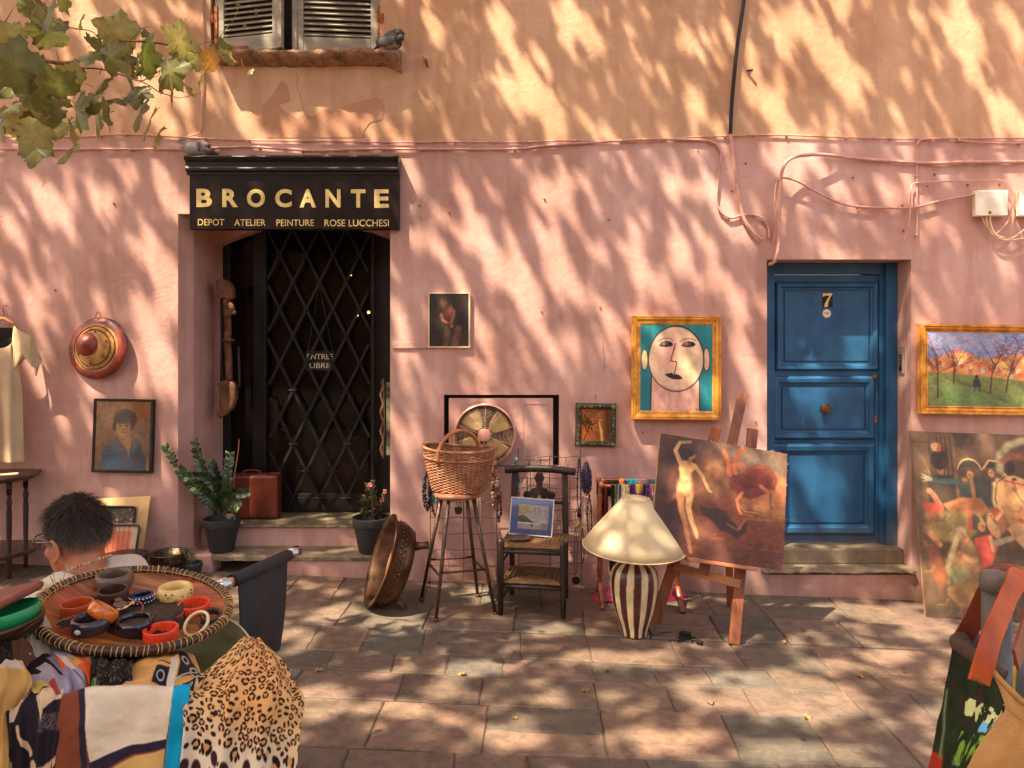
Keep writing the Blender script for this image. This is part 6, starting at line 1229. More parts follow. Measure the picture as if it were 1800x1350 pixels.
# canvas on the easel
W_, H_ = 1, 1
ce = P(1266, 881, FR.y+.10); kk = FP/(ce.y+DW); W_, H_ = 238/kk, 204/kk
M_ = Matrix.Translation(ce) @ Matrix.Rotation(math.radians(8), 4, 'Z') @ Matrix.Rotation(math.radians(-15), 4, 'X') @ Matrix.Rotation(math.radians(10.2), 4, 'Y') @ Matrix(((1,0,0,0),(0,0,-1,0),(0,1,0,0),(0,0,0,1)))
m = MB(); p0, p1 = M_ @ Vector((-W_*.22,-H_/2-.014,.0)), M_ @ Vector((W_*.30,-H_/2-.014,.0)); m.bar(p0, p1, .022, .075, tuple(M_.to_3x3() @ Vector((0,0,1)))); build('canvas_ledge', m, we2, t, bevel=.004)
t = thing('easel_canvas', 'unframed reddish-brown painting of a standing nude and flying red drapery, on the easel', 'painting', tuple(M_ @ Vector((0,-H_/2,0))))
cv = Cv(190, 175, (92,54,34)); cv.a *= (.7+.6*cv.fbm(3, 14, 4))[..., None]
cv.poly([(0,0),(.45,0),(.30,.3),(.25,.6),(.2,1),(0,1)], (52,30,24), .12); cv.poly([(.45,0),(1,0),(1,.26),(.6,.24)], (110,92,72), .08); cv.ell(.30,.08,.08,.12,(104,72,58),0,.1,.7); cv.ell(.60,.06,.1,.06,(150,120,96),0,.08,.8)
cv.poly([(.30,.20),(.52,.14),(.56,.28),(.66,.5),(.4,.5),(.28,.42)], (118,74,42), .06); cv.poly([(.36,.24),(.44,.16),(.5,.13),(.52,.24),(.44,.3)], (140,92,60), .03)
cv.poly([(.62,.30),(.84,.24),(1,.24),(1,.62),(.7,.62)], (176,104,56), .08); cv.ell(.92,.34,.1,.09,(186,116,70),0,.06,.8); cv.ell(.82,.52,.16,.07,(206,140,76),0,.06,.8)
cv.poly([(.3,.52),(.6,.46),(1,.66),(1,1),(.2,1)], (96,44,26), .08); cv.ell(.8,.78,.3,.1,(132,60,32),-10,.12,.7); cv.ell(.45,.75,.18,.12,(128,74,48),0,.1,.6); cv.ell(.9,.93,.3,.1,(70,32,22),0,.1,.8); cv.ell(.34,.78,.07,.06,(130,86,70),0,.06,.6); cv.ell(.5,.9,.1,.08,(96,60,50),0,.06,.6)
q_ = random.Random(6)
for k in range(160): x = q_.uniform(.3,1); y = q_.uniform(.62,.98); cv.line([(x,y),(x+q_.uniform(.02,.08),y-.012)], .008, q_.choice([(150,76,42),(70,34,22),(176,110,66),(110,54,34)]), .01, .35)
for k in range(40): x = q_.uniform(.62,.95); y = q_.uniform(.44,.64); cv.line([(x,y),(x+q_.uniform(.04,.14),y+.008)], .006, q_.choice([(220,160,90),(150,90,50),(196,130,70)]), .008, .5)
# standing figure
sk, sk2, sk3 = (200,152,96), (172,112,70), (132,74,48)
cv.line([(.20,.20),(.13,.30),(.10,.55)], .06, (100,52,36), .05, .8); cv.ell(.215,.145,.045,.05,(48,30,24),0,.02)
cv.line([(.165,.22),(.125,.13),(.155,.055),(.235,.035)], .040, sk, .01, w2=.022); cv.line([(.28,.235),(.345,.31),(.40,.425),(.42,.435)], .036, sk, .01, w2=.018)
cv.poly([(.155,.22),(.20,.205),(.25,.20),(.295,.235),(.265,.30),(.262,.37),(.290,.46),(.285,.50),(.16,.51),(.155,.44),(.175,.36),(.165,.28)], sk, .012); cv.ell(.215,.42,.045,.06,(208,164,106),0,.04); cv.ell(.185,.29,.024,.028,(226,176,100),0,.02,.7); cv.ell(.245,.28,.024,.028,(226,176,100),0,.02,.7); cv.line([(.262,.30),(.262,.36),(.285,.46)], .02, sk3, .02, .6); cv.line([(.168,.30),(.178,.36),(.158,.46)], .012, sk3, .015, .5)
cv.line([(.235,.215),(.245,.175)], .03, sk2, .01); head(.258,.155,.030,(206,146,86)); cv.ell(.235,.135,.036,.032,(46,28,24),-20,.012)
cv.line([(.185,.50),(.205,.62),(.235,.72),(.275,.87),(.29,.93)], .062, sk2, .012, w2=.022); cv.line([(.26,.50),(.255,.60),(.285,.70),(.325,.79),(.335,.83)], .058, sk, .012, w2=.024); cv.line([(.225,.52),(.23,.62),(.265,.76)], .012, sk3, .012, .7); cv.poly([(.27,.92),(.30,.91),(.315,.97),(.285,.97)], sk2, .01)
cv.poly([(.145,.48),(.20,.50),(.27,.46),(.36,.42),(.28,.50),(.20,.545),(.12,.56),(.10,.60),(.12,.52)], (160,104,74), .02, .35)
# flying figure in red drapery
cv.poly([(.55,.27),(.64,.24),(.72,.18),(.82,.14),(.90,.18),(.93,.26),(.90,.36),(.84,.38),(.78,.42),(.70,.44),(.62,.42),(.56,.36)], (112,44,32), .02); cv.line([(.68,.22),(.76,.15),(.86,.15),(.91,.24),(.88,.33)], .03, (136,58,42), .015); cv.line([(.60,.32),(.72,.34),(.84,.32)], .02, (100,30,22), .02)
cv.line([(.50,.07),(.535,.14),(.555,.26)], .036, (196,100,62), .01, w2=.045); cv.line([(.635,.03),(.60,.10),(.58,.18),(.60,.24)], .034, (190,92,58), .01, w2=.04); cv.line([(.645,.01),(.66,.05)], .02, (206,100,56), .008); cv.ell(.64,.17,.04,.03,(176,92,60),0,.02)
cv.line([(.66,.40),(.62,.47),(.64,.55),(.66,.58)], .028, (190,110,66), .01, w2=.018); cv.ell(.72,.42,.03,.03,(110,50,34),0,.015); cv.line([(.80,.32),(.86,.36),(.90,.35)], .03, (186,104,64), .012); cv.line([(.88,.36),(.88,.46),(.90,.50)], .012, (120,56,36), .01)
cv.poly([(.34,.56),(.40,.58),(.48,.56),(.54,.58),(.58,.64),(.66,.72),(.70,.60),(.71,.72),(.64,.80),(.58,.76),(.5,.74),(.42,.66),(.36,.64)], (52,32,26), .02); cv.line([(.55,.68),(.64,.72),(.70,.62)], .01, (140,90,54), .01)
cv.warp(.008, 24, 6); cv.grain(.22, 26, 9); cv.grain(.25, 5, 4); cv.a = cv.a*.84+np.array([92,58,38])*.16
build('canvas', canvas_grid(cv, W_, H_, M_, .012), VMAT['paint'], t, col=cv.lin())
m = MB(); m.plate([(-W_/2,-H_/2),(W_/2,-H_/2),(W_/2,H_/2),(-W_/2,H_/2)], M_, -.012, .0105); build('canvas_edge', m, pm('raw_canvas', S(176,146,110), S(130,104,78), 60, .9, .6), t)
m = MB(); q_ = random.Random(3)
for k in range(60):
    s_ = q_.random(); p = M_ @ Vector((W_/2+.001, -H_/2+s_*H_, q_.uniform(-.01,.01))) if k % 2 else M_ @ Vector((-W_/2+s_*W_, H_/2+.001, q_.uniform(-.01,.01)))
    m.tube([p, p+Vector((q_.uniform(0,.014), 0, q_.uniform(-.008,.010)))], .0009, 3)
build('frayed_threads', m, pm('thread', S(196,170,130)), t)
# ============================================================ LEFT FOREGROUND
def at(px, py, d): return P(px, py, d-DW)
# --- white top on its hanger
YH = -.10; t = thing('hanging_top', 'cream short-sleeved top on a wooden hanger, cut off by the left edge of the photo', 'top', tuple(P(10, 815, YH)))
ct = pm('cream_cotton', S(196,170,134), S(176,148,112), 4, .9, .25, 200, trans=.15)
dd = DW+YH
rows = [[(-62,600,dd-.01),(-40,580,dd-.03),(-22,572,dd-.02),(-18,600,dd-.05),(0,612,dd-.06),(20,603,dd-.05),(24,574,dd-.02),(30,578,dd-.02)],
        [(-60,650,dd-.02),(-40,640,dd-.05),(-25,640,dd-.07),(-15,640,dd-.08),(0,642,dd-.08),(14,640,dd-.07),(24,635,dd-.05),(32,630,dd-.03)],
        [(-62,700,dd-.02),(-42,700,dd-.06),(-28,700,dd-.05),(-10,700,dd-.09),(2,700,dd-.07),(16,700,dd-.09),(28,695,dd-.05),(39,690,dd-.03)],
        [(-64,760,dd-.02),(-44,760,dd-.07),(-28,760,dd-.05),(-10,760,dd-.10),(2,760,dd-.06),(16,760,dd-.09),(30,758,dd-.05),(41,756,dd-.03)],
        [(-66,812,dd-.02),(-46,815,dd-.08),(-28,812,dd-.05),(-10,816,dd-.10),(2,812,dd-.06),(16,814,dd-.10),(31,812,dd-.06),(43,812,dd-.03)]]
build('bodice', cloth_mb(rows, 60, 60, .004, 3, 2), ct, t, smooth=True, solid=.003)
rows = [[(24,574,dd-.02),(36,582,dd-.05),(52,590,dd-.05),(60,596,dd-.03)],[(22,598,dd-.05),(34,604,dd-.09),(52,608,dd-.08),(66,614,dd-.04)],[(24,620,dd-.06),(38,622,dd-.09),(54,626,dd-.08),(72,634,dd-.04)],[(22,655,dd-.05),(40,630,dd-.07),(60,646,dd-.07),(76,636,dd-.04)]]
build('sleeve', cloth_mb(rows, 36, 36, .004, 3, 5), ct, t, smooth=True, solid=.003)
rows = [[(60,612,dd-.05),(68,618,dd-.05),(74,634,dd-.04)],[(60,640,dd-.05),(64,642,dd-.06),(70,640,dd-.04)],[(61,655,dd-.04),(63,662,dd-.06),(66,655,dd-.04)]]
build('sleeve_hem', cloth_mb(rows, 20, 14, .002, 2, 6), ct, t, smooth=True, solid=.003)
m = MB(); m.plate([(P(a,b,-.06).x, P(a,b,-.06).z) for a, b in ((-30,576),(22,576),(23,600),(14,612),(0,615),(-16,612),(-28,600))], Mp, .03, .05); build('dark_lining', m, MT['dark'], t)
m = MB(); m.tube([P(-40,572,-.09), P(-12,562,-.09), P(8,560,-.09), P(22,568,-.09), P(30,578,-.09)], [.012,.014,.015,.013,.009], 10); build('coat_hanger', m, MT['wood_lt'], t, smooth=True)
m = MB(); m.tube(spl([tuple(P(a,b,-.05)) for a, b in ((9,566),(8,552),(5,545),(7,538),(12,537),(15,540))], 5), .003, 6); m.tube([P(10,540,-.05), P(1,563,-.08)], .0015, 4); m.tube([P(11,540,-.05), P(17,577,-.08)], .0015, 4); build('hook', m, MT['rust'], t)
# --- side table with turned legs
b = G(14, 1014); z0 = gz(b.x); zt_ = CZ-(836-HY)/FP*(b.y+DW); zm = CZ-(968-HY)/FP*(b.y+DW)
t = thing('side_table', 'dark two-tier side table with slim turned legs, cut off at the left edge', 'table', (b.x-.12, b.y+.0, z0))
def oct_(c, r, z0_, z1_, m): m.lathe([(r*.97,z0_),(r,z0_+.004),(r,z1_-.004),(r*.98,z1_)], (c[0], c[1], 0), 8)
cx_, cy_ = b.x-.16, b.y+.05
for z, nm in ((zt_, 'table_top'), (zm, 'lower_shelf')): m = MB(); oct_((cx_, cy_), .315, z-.028, z, m); build(nm, m, pm('worn_dark_top', S(70,46,38), S(40,28,24), 6, .3, .2, 40), t, bevel=.003)
for k in range(5):
    a = math.radians(20+72*k-45); x, y = cx_+.215*math.cos(a), cy_+.215*math.sin(a)
    m = MB(); L = zt_-.028-gz(x); m.lathe([(.010,0),(.016,.01),(.013,.05),(.019,.12),(.014,.17),(.017,.3),(.019,.45),(.014,.5),(.020,.53),(.013,.56),(.017,.62),(.018,L-.09),(.013,L-.07),(.020,L-.04),(.015,L)], (x, y, gz(x)), 12); build('leg', m, MT['wood_dk'], t, smooth=True)
m = MB(); m.box((cx_+.12, cy_+.0, zt_+.001), (.13,.09,.002), Matrix.Rotation(.5,4,'Z')); build('peeling_paper', m, MT['cream_paint'], t)
# --- boards and small framed things leaning on the wall behind the man
b = wallbase(170, -.20); ztp = P(170, 868, -.02).z; hh = ztp-b.z; t = thing('cream_board', 'large plain cream board leaning on the pink wall behind the man', 'board', tuple(b)); bk_ = math.atan2(.17, hh)
def leanM(b, back, roll=0, yaw=0): return Matrix.Translation(b) @ Matrix.Rotation(yaw,4,'Z') @ Matrix.Rotation(-back,4,'X') @ Matrix.Rotation(roll,4,'Y') @ Matrix(((1,0,0,0),(0,0,-1,0),(0,1,0,0),(0,0,0,1)))
M_ = leanM(b, bk_); m = MB(); w2 = 73/242; m.plate([(-w2,0),(w2,0),(w2,hh+.012),(-w2+.005,hh-.018)], M_, 0, .008); build('board', m, pm('cream_card', S(214,178,120), S(198,160,104), 4, .8, .05), t)
def small_frame(px, by, w_, topy, Y, cv, label, frame, rad=.02):
    b = wallbase(px, Y); top = P(px, topy, Y+.10).z; h_ = top-b.z; M_ = leanM(b, math.atan2(.12, h_)); t = thing('framed_print', label, 'picture', tuple(b), 'frames leaning behind the man')
    M2 = M_ @ Matrix.Translation((0, h_/2, .012)); build('print', canvas_grid(cv, w_, h_, M2, .002), VMAT['paint'], t, col=cv.lin()); m = MB(); m.plate([(-w_/2-.012,-h_/2),(w_/2+.012,-h_/2),(w_/2+.012,h_/2+.012),(-w_/2-.012,h_/2+.012)], M2, -.008, .0); build('mount', m, pm('mount_card', S(180,150,116), S(160,130,100)), t)
    m = MB(); r_ = rad; pts = [M2 @ Vector((-w_/2,-h_/2+.0,.010)), M2 @ Vector((-w_/2,h_/2-r_,.010)), M2 @ Vector((-w_/2+r_*.3,h_/2-r_*.3,.010)), M2 @ Vector((-w_/2+r_,h_/2,.010)), M2 @ Vector((w_/2-r_,h_/2,.010)), M2 @ Vector((w_/2-r_*.3,h_/2-r_*.3,.010)), M2 @ Vector((w_/2,h_/2-r_,.010)), M2 @ Vector((w_/2,-h_/2,.010))]; m.tube(pts, .008, 8); build('bent_frame', m, frame, t, smooth=True); return t, M2, h_
cv = Cv(50, 60, (60,48,36)); q_ = random.Random(5)
for k in range(120): cv.ell(q_.random(), q_.random()*.5, .03, .02, q_.choice([(180,150,90),(30,24,20),(110,80,50),(50,60,40)]), 0, .01, .8)
small_frame(186, 0, .32, 889, -.26, cv, 'dark leafy print in a black round-cornered frame, leaning behind the man', MT['black'])
cv = Cv(60, 60, (176,142,112)); cv.poly([(.12,.1),(.8,.1),(.8,1),(.12,1)], (178,92,46), .01)
for x in (.2,.34,.46,.58,.72): cv.line([(x,.0),(x+.03,1)], .02, (150,44,30), .01)
small_frame(200, 0, .26, 920, -.33, cv, 'terracotta print with red cords in a dark bent frame, lower front of the stack', MT['wood_dk'])
# --- round stool and small paddle board
b = G(198, 1040); t = thing('round_stool', 'low stool with thick round dark wooden seat beside the man', 'stool', tuple(b)); zs = CZ-(980-HY)/FP*(b.y+DW)
m = MB(); m.lathe([(0,-.045),(.13,-.045),(.185,-.03),(.195,-.005),(.185,.006),(0,.008)], (b.x+.03, b.y, zs), 40, Matrix.Rotation(-.07, 4, 'Y')); build('seat', m, MT['wood_dk'], t, smooth=True)
for a in (.5, 2.6, 4.7): m = MB(); m.tube([(b.x+.03+.10*math.cos(a), b.y+.10*math.sin(a), zs-.04), (b.x+.03+.15*math.cos(a), b.y+.15*math.sin(a), gz(b.x))], [.018,.013], 10); build('leg', m, MT['wood_dk'], t, smooth=True)
# --- seated man
FW = Vector((-.96, .28, 0)).normalized(); LT = Vector((-FW.y, FW.x, 0)); UP = Vector((0,0,1))
HC = at(135, 951, 2.40); B0_ = Vector((HC.x+.035, HC.y-.045, 0)); zg = gz(B0_.x)
def bo(f, l, u): return B0_+FW*f+LT*l+UP*(u+(.055 if u > .62 else 0))
t = thing('person', 'seated man with short dark greying hair, glasses and a white shirt, seen from behind', 'person', (B0_.x, B0_.y, zg))
hf = (FW+Vector((0,0,-.18))).normalized(); hu = LT.cross(hf)*-1; hu = hf.cross(LT) if hf.cross(LT).z > 0 else LT.cross(hf); HM = Matrix(((hf.x,LT.x,hu.x,0),(hf.y,LT.y,hu.y,0),(hf.z,LT.z,hu.z,0),(0,0,0,1)))
def hp(f, l, u): return HC+hf*f+LT*l+hu*u
skin = pm('skin', S(176,112,78), S(150,88,60), 14, .5, .15, 90); bm_ = MB()
bm_.ball(hp(-.005,0,.02), (.100,.077,.105), 28, 20, HM); bm_.ball(hp(.035,0,-.045), (.062,.056,.075), 20, 14, HM); bm_.ball(hp(.07,0,-.085), (.028,.030,.024), 12, 8, HM); bm_.tube([hp(.088,0,.02), hp(.112,0,-.02), hp(.098,0,-.03)], [.010,.014,.010], 10); bm_.ball(hp(.088,0,-.055), (.012,.026,.010), 10, 6, HM)
for s_ in (-1, 1): bm_.ball(hp(.083,.033*s_,.035), (.014,.024,.009), 10, 6, HM); bm_.ball(hp(.06,.045*s_,-.02), (.022,.018,.02), 10, 6, HM)
bm_.tube([hp(-.03,0,-.05), bo(-.02,0,.985), bo(-.03,0,.93)], [.058,.056,.075], 20)
bm_.tube([bo(-.02,0,.96), bo(-.03,0,.86), bo(-.02,0,.72), bo(0,0,.60), bo(0,0,.50)], [.10,.135,.125,.12,.135], 24)
for s_ in (-1, 1):
    sh_ = bo(-.02,.165*s_,.925); el = bo(.06,.235*s_,.66); wr_ = bo(.29,.15*s_,.60); bm_.tube([bo(-.02,.05*s_,.93), sh_], [.07,.062], 16); bm_.ball(sh_, .06, 16, 10); bm_.tube([sh_, el], [.052,.038], 14); bm_.ball(el, .038, 12, 8); bm_.tube([el, wr_], [.038,.024], 14)
    pl = wr_+FW*.05-UP*.01; bm_.ball(pl, (.045,.034,.014), 12, 8, HM)
    for k, (o, L) in enumerate(((-.027,.065),(-.009,.075),(.009,.070),(.026,.055))): a_ = pl+FW*.035+LT*(o*s_); bm_.tube([a_, a_+FW*L*.5-UP*.008, a_+FW*L*.85-UP*.03], [.009,.0085,.007], 8)
    bm_.tube([pl-LT*(.02*s_), pl-LT*(.05*s_)+FW*.03, pl-LT*(.055*s_)+FW*.055-UP*.01], [.012,.010,.008], 8)
    hip, kn, an = bo(.0,.09*s_,.50), bo(.43,.14*s_,.50), bo(.40,.14*s_,.12+zg); bm_.tube([hip, kn], [.095,.06], 16); bm_.ball(kn, .06, 14, 8); bm_.tube([kn, bo(.39,.14*s_,.33), an], [.058,.056,.036], 14); bm_.tube([an, bo(.40,.14*s_,.05+zg), bo(.56,.15*s_,.03+zg)], [.036,.036,.026], 12)
o = build('body', bm_, skin, t, smooth=True); r_ = o.modifiers.new('r', 'REMESH'); r_.mode = 'VOXEL'; r_.voxel_size = .006; r_.use_smooth_shade = True; s_ = o.modifiers.new('s', 'SMOOTH'); s_.iterations = 5; s_.factor = .6
for s_ in (1, -1):
    er = MB(); ec = hp(-.004,.080*s_,-.008); er.tube([ec+hu*.030*math.cos(a)+hf*(-.016*math.sin(a)+.004*math.cos(a)) + LT*(.010*s_) for a in np.linspace(0, 2.9, 9)]+[ec-hu*.038+hf*.012], [.0055]*9+[.007], 8); er.ball(ec+hf*.003, (.016,.006,.026), 12, 8, HM); build('ear', er, skin, o, smooth=True)
sh_ = MB(); sh_.tube([bo(-.025,0,.995), bo(-.03,0,.93), bo(-.035,0,.86), bo(-.02,0,.72), bo(0,0,.60), bo(0,0,.47)], [.072,.125,.160,.148,.145,.165], 28)
for s_ in (-1, 1): sh_.tube([bo(-.02,.06*s_,.945), bo(-.02,.165*s_,.93), bo(.01,.20*s_,.83), bo(.03,.215*s_,.76)], [.075,.080,.072,.070], 18)
shirt = build('shirt', sh_, pm('white_cotton', S(204,188,170), S(186,170,152), 3, .9, .3, 220, trans=.0), t, smooth=True); r_ = shirt.modifiers.new('r', 'REMESH'); r_.mode = 'VOXEL'; r_.voxel_size = .008; r_.use_smooth_shade = True; s_ = shirt.modifiers.new('s', 'SMOOTH'); s_.iterations = 6
tx = bpy.data.textures.new('folds', 'CLOUDS'); tx.noise_scale = .09; dm = shirt.modifiers.new('d', 'DISPLACE'); dm.texture = tx; dm.strength = .012; dm.mid_level = .5
tr2 = MB(); tr2.ball(bo(0,0,.50), (.15,.15,.13), 16, 10)
for s_ in (-1, 1): tr2.tube([bo(.0,.09*s_,.50), bo(.43,.14*s_,.505), bo(.44,.14*s_,.49)], [.115,.080,.075], 16); tr2.tube([bo(.43,.14*s_,.50), bo(.40,.14*s_,.12+zg)], [.076,.062], 16)
o2 = build('trousers', tr2, pm('dark_trousers', S(56,48,44), S(40,34,32)), t, smooth=True); r_ = o2.modifiers.new('r', 'REMESH'); r_.mode = 'VOXEL'; r_.voxel_size = .012; r_.use_smooth_shade = True
for s_ in (-1, 1): m = MB(); m.ball(bo(.49,.145*s_,.045+zg), (.14,.052,.045), 16, 8, HM); build('shoe', m, MT['black'], t, smooth=True)
nk = MB()
for k in range(44): a = k*.1428; nk.ball(bo(-.028,0,1.0)+FW*(.075*math.cos(a)+.012)+LT*.075*math.sin(a)+UP*(.012-.03*math.cos(a)), .0055, 6, 4)
build('bead_necklace', nk, pm('necklace_beads', S(110,70,50), S(200,170,130), 90, .4, .1), t, smooth=True)
# hair: scalp shell plus many combed locks
hr = MB(); hc = []; q_ = random.Random(17)
hr.ball(hp(-.014,0,.034), (.102,.082,.103), 30, 20, HM, lambda p: p if (p.z > -.25+.95*max(0,p.x) ) else Vector((p.x*.80, p.y*.82, p.z*.95))); dkh, gyh = S(52,41,34), S(112,102,92)
hc += [S(48,38,32)]*len(hr.v)
for k in range(7500):
    th = q_.uniform(0, 2.15); ph = q_.uniform(0, 6.283); n = Vector((math.sin(th)*math.cos(ph), math.sin(th)*math.sin(ph), math.cos(th)))
    if n.z < -.30+.85*max(0, n.x): continue
    if n.z < -.05 and abs(n.y) > .75 and n.x > -.3: continue
    p = hp(-.014+n.x*.101, n.y*.081, .034+n.z*.102); wn_ = (hf*n.x+LT*n.y+hu*n.z).normalized()
    top = max(0, n.z); fl = (-hu*(1-.5*top)+hf*(.5*top)-hf*.15+Vector((math.sin(ph*3)*.35, math.cos(th*5)*.35, 0))+Vector((q_.gauss(0,.26), q_.gauss(0,.26), q_.gauss(0,.26)))); fl = (fl-wn_*fl.dot(wn_)*.9).normalized(); L = q_.uniform(.026,.058)*(1+.5*top); lift = (.20 if top > .6 else .09)*q_.uniform(.6,1.4)
    w_ = fl.cross(wn_).normalized()*q_.uniform(.0006,.0012); a1 = p+fl*L*.5+wn_*L*lift; a2 = p+fl*L+wn_*L*(lift*.9)
    hr.add([p-w_, p+w_, a1+w_*.8, a1-w_*.8, a2], [(0,1,2,3),(3,2,4)]); g_ = min(1, max(0, (-n.z+.18)*1.3+q_.gauss(0,.22)))
    hc += [[dkh[i]*(1-g_)+gyh[i]*g_ for i in range(3)]]*5
build('hair', hr, vm('hair', .6, 0, 60, var=.1, spec=.2), o, col=hc, smooth=True)
gm_ = pm('tortoise', S(104,62,36), S(44,28,20), 60, .25, .05, coat=.4); gs = MB()
for s_ in (-1, 1):
    gc = hp(.108,.036*s_,.018); gs.tube([gc+LT*.027*math.cos(a)+hu*.024*math.sin(a) for a in np.linspace(0, 6.283, 25)[:-1]], .0028, 6, closed=True); gs.tube([hp(.106,.062*s_,.024), hp(.06,.082*s_,.022), hp(-.01,.087*s_,.018), hp(-.03,.085*s_,.0)], .0024, 6)
gs.tube([hp(.110,-.010,.022), hp(.114,0,.027), hp(.110,.010,.022)], .0026, 6); build('glasses', gs, gm_, o, smooth=True)
# his stool
t = thing('folding_stool', 'small dark stool under the seated man, hidden by the market table', 'stool', (B0_.x, B0_.y, zg)); m = MB(); m.lathe([(0,.40),(.17,.40),(.18,.41),(.17,.425),(0,.425)], (B0_.x, B0_.y, 0), 28); build('seat', m, MT['wood_dk'], t)
for k in range(4): a = k*1.571+.4; m = MB(); m.tube([(B0_.x+.12*math.cos(a), B0_.y+.12*math.sin(a), .40), (B0_.x+.17*math.cos(a), B0_.y+.17*math.sin(a), zg)], .014, 8); build('leg', m, MT['wood_dk'], t)
# --- folding canvas chair behind the market table
t = thing('canvas_chair', 'folding chair with chrome tube ends and black canvas back, right of the bracelet tray', 'chair', (-.96, -2.65, gz(-.96)))
K0, K1 = at(402, 1024, 2.62), at(515, 972, 3.02); blk = pm('black_canvas', (.020,.018,.018), (.030,.026,.026), 30, .75, .25, 200)
dv = (K1-K0).normalized()
m = MB(); m.tube([K0-dv*.03, K1+dv*.01], .0165, 16); build('back_rail', m, MT['chrome'], t, smooth=True)
m = MB(); m.tube([K0-dv*.05, K0+dv*.03], .023, 18); build('chrome_end', m, MT['chrome'], t, smooth=True); m = MB(); m.tube([K1-dv*.02, K1+dv*.035], .022, 18); build('chrome_end', m, MT['chrome'], t, smooth=True)
lo0, lo1 = K0+Vector((.01,.0,-.30)), K1+Vector((-.03,-.02,-.38)); A = np.zeros((30, 30, 3))
for i, v in enumerate(np.linspace(0, 1, 30)):
    for j, u in enumerate(np.linspace(0.12, .90, 30)):
        p = (K0+(K1-K0)*u)*(1-v)+(lo0+(lo1-lo0)*u)*v; sag = .035*math.sin(math.pi*u)*math.sin(math.pi*v)+.008*math.sin(u*14+v*3)*v; p = p+Vector((.7,-.6,0))*sag+Vector((0,0,.018*(1-v)**6)); A[i, j] = p[:]
m = MB(); m.grid(A); build('canvas_back', m, blk, t, smooth=True, solid=.004)
m = MB(); m.tube([K0+dv*.02, K1-dv*.04], .024, 16); build('canvas_sleeve', m, blk, t, smooth=True)
for K in (K0+Vector((-.03,.03,0)), K1+Vector((-.09,-.05,0))):
    m = MB(); m.tube([K-UP*.03, Vector((K.x-.04, K.y, gz(K.x)))], .012, 10); m.tube([Vector((K.x-.02, K.y, .45)), Vector((K.x-.42, K.y-.18, .45))], .011, 8); m.tube([Vector((K.x-.42, K.y-.18, .45)), Vector((K.x-.44, K.y-.2, gz(K.x-.4)))], .011, 8); build('side_tube', m, MT['chrome'], t, smooth=True)
m = MB(); m.add([Vector((K0.x-.02,K0.y,.45)), Vector((K1.x-.02,K1.y,.45)), Vector((K1.x-.42,K1.y-.18,.45)), Vector((K0.x-.42,K0.y-.18,.45))], [(0,1,2,3)]); build('canvas_seat', m, blk, t, solid=.006)
# --- market table under the goods
t = thing('market_table', 'dark market table buried under scarves, trays and bracelets', 'table', (-1.25, -3.55, gz(-1.25)))
m = MB(); m.bx(-2.1, -1.04, -3.72, -3.20, .93, .96); build('table_top', m, MT['wood_dk'], t, bevel=.004)
for x in (-2.05, -1.09):
    for y in (-3.68, -3.26): m = MB(); m.bx(x-.02, x+.02, y-.02, y+.02, gz(x), .93); build('leg', m, MT['wood_dk'], t)
m = MB(); m.tube([(-2.1,-3.785,.985), (-.70,-3.785,.985)], .011, 10)
for x in (-2.0, -1.4, -1.07): m.tube([(x,-3.785,.985), (x,-3.72,.945)], .008, 8)
build('scarf_rail', m, MT['dkmetal'], t, smooth=True)
t = thing('wooden_crate', 'dark crate hidden under the sage green lampshade', 'crate', (-.86, -3.4, gz(-.86)))
m = MB(); m.bx(-1.02, -.70, -3.55, -3.15, gz(-.86), .68); build('crate_body', m, MT['wood_dk'], t, bevel=.006)
# --- the bracelet tray
TC = at(240, 1068, 2.0); TT = math.radians(4.5); TM_ = Matrix.Rotation(math.radians(10), 4, 'Y') @ Matrix.Rotation(TT, 4, 'X'); TR3 = TM_.to_3x3()
t = thing('bracelet_tray', 'round wooden tray with a cord-wrapped rim, full of bracelets', 'tray', tuple(TC+Vector((0,0,-.04)))); RT = .236
m = MB(); m.lathe([(0,-.026),(.12,-.025),(.19,-.020),(.226,-.004),(RT,.004),(RT+.002,-.006),(.226,-.014),(.19,-.030),(.12,-.040),(0,-.042)], TC, 96, TM_)
wv, nt, b, o_ = newmat('veneer_strips'); v = coords(nt, 'World', (9, 9, 9)); vo = nt.nodes.new('ShaderNodeTexVoronoi'); vo.inputs['Scale'].default_value = 1.2; nt.links.new(v, vo.inputs['Vector']); n = noise(nt, 7, 5, .6, coords(nt, 'World', (1, 8, 1)))
c = mixc(nt, .35, ramp(nt, n.outputs[0], [(.3, S(110,52,28)), (.55, S(158,88,48)), (.75, S(186,118,70))]).outputs[0], vo.outputs['Color'], 'SOFT_LIGHT'); nt.links.new(c, b.inputs['Base Color']); b.inputs['Roughness'].default_value = .38; bump(nt, b, n.outputs[0], .2, .003)
build('veneer_bowl', m, wv, t, smooth=True)
m = MB(); m.tube(ring(TC+Vector((0,0,.004)), RT, 120, TM_), .0105, 12, closed=True); build('cane_rim', m, pm('dark_cane', S(72,42,32), S(44,26,22), 20, .4, .3), t, smooth=True)
m = MB(); q_ = random.Random(2)
for k in range(104):
    a = k*2*math.pi/104+q_.uniform(-.012,.012); cc = TC+Vector((0,0,.004))+(TR3 @ Vector((RT*math.cos(a), RT*math.sin(a), 0))); e1 = TR3 @ Vector((math.cos(a), math.sin(a), 0)); e3 = TR3 @ Vector((0,0,1)); e2 = TR3 @ Vector((-math.sin(a), math.cos(a), 0)); sk_ = q_.uniform(-.003,.003)
    m.tube([cc+e1*.0118*math.cos(q)+e3*.0118*math.sin(q)+e2*(sk_*math.cos(q)) for q in np.linspace(0, 6.283, 13)[:-1]], .0013 if q_.random() > .12 else .0024, 5, closed=True)
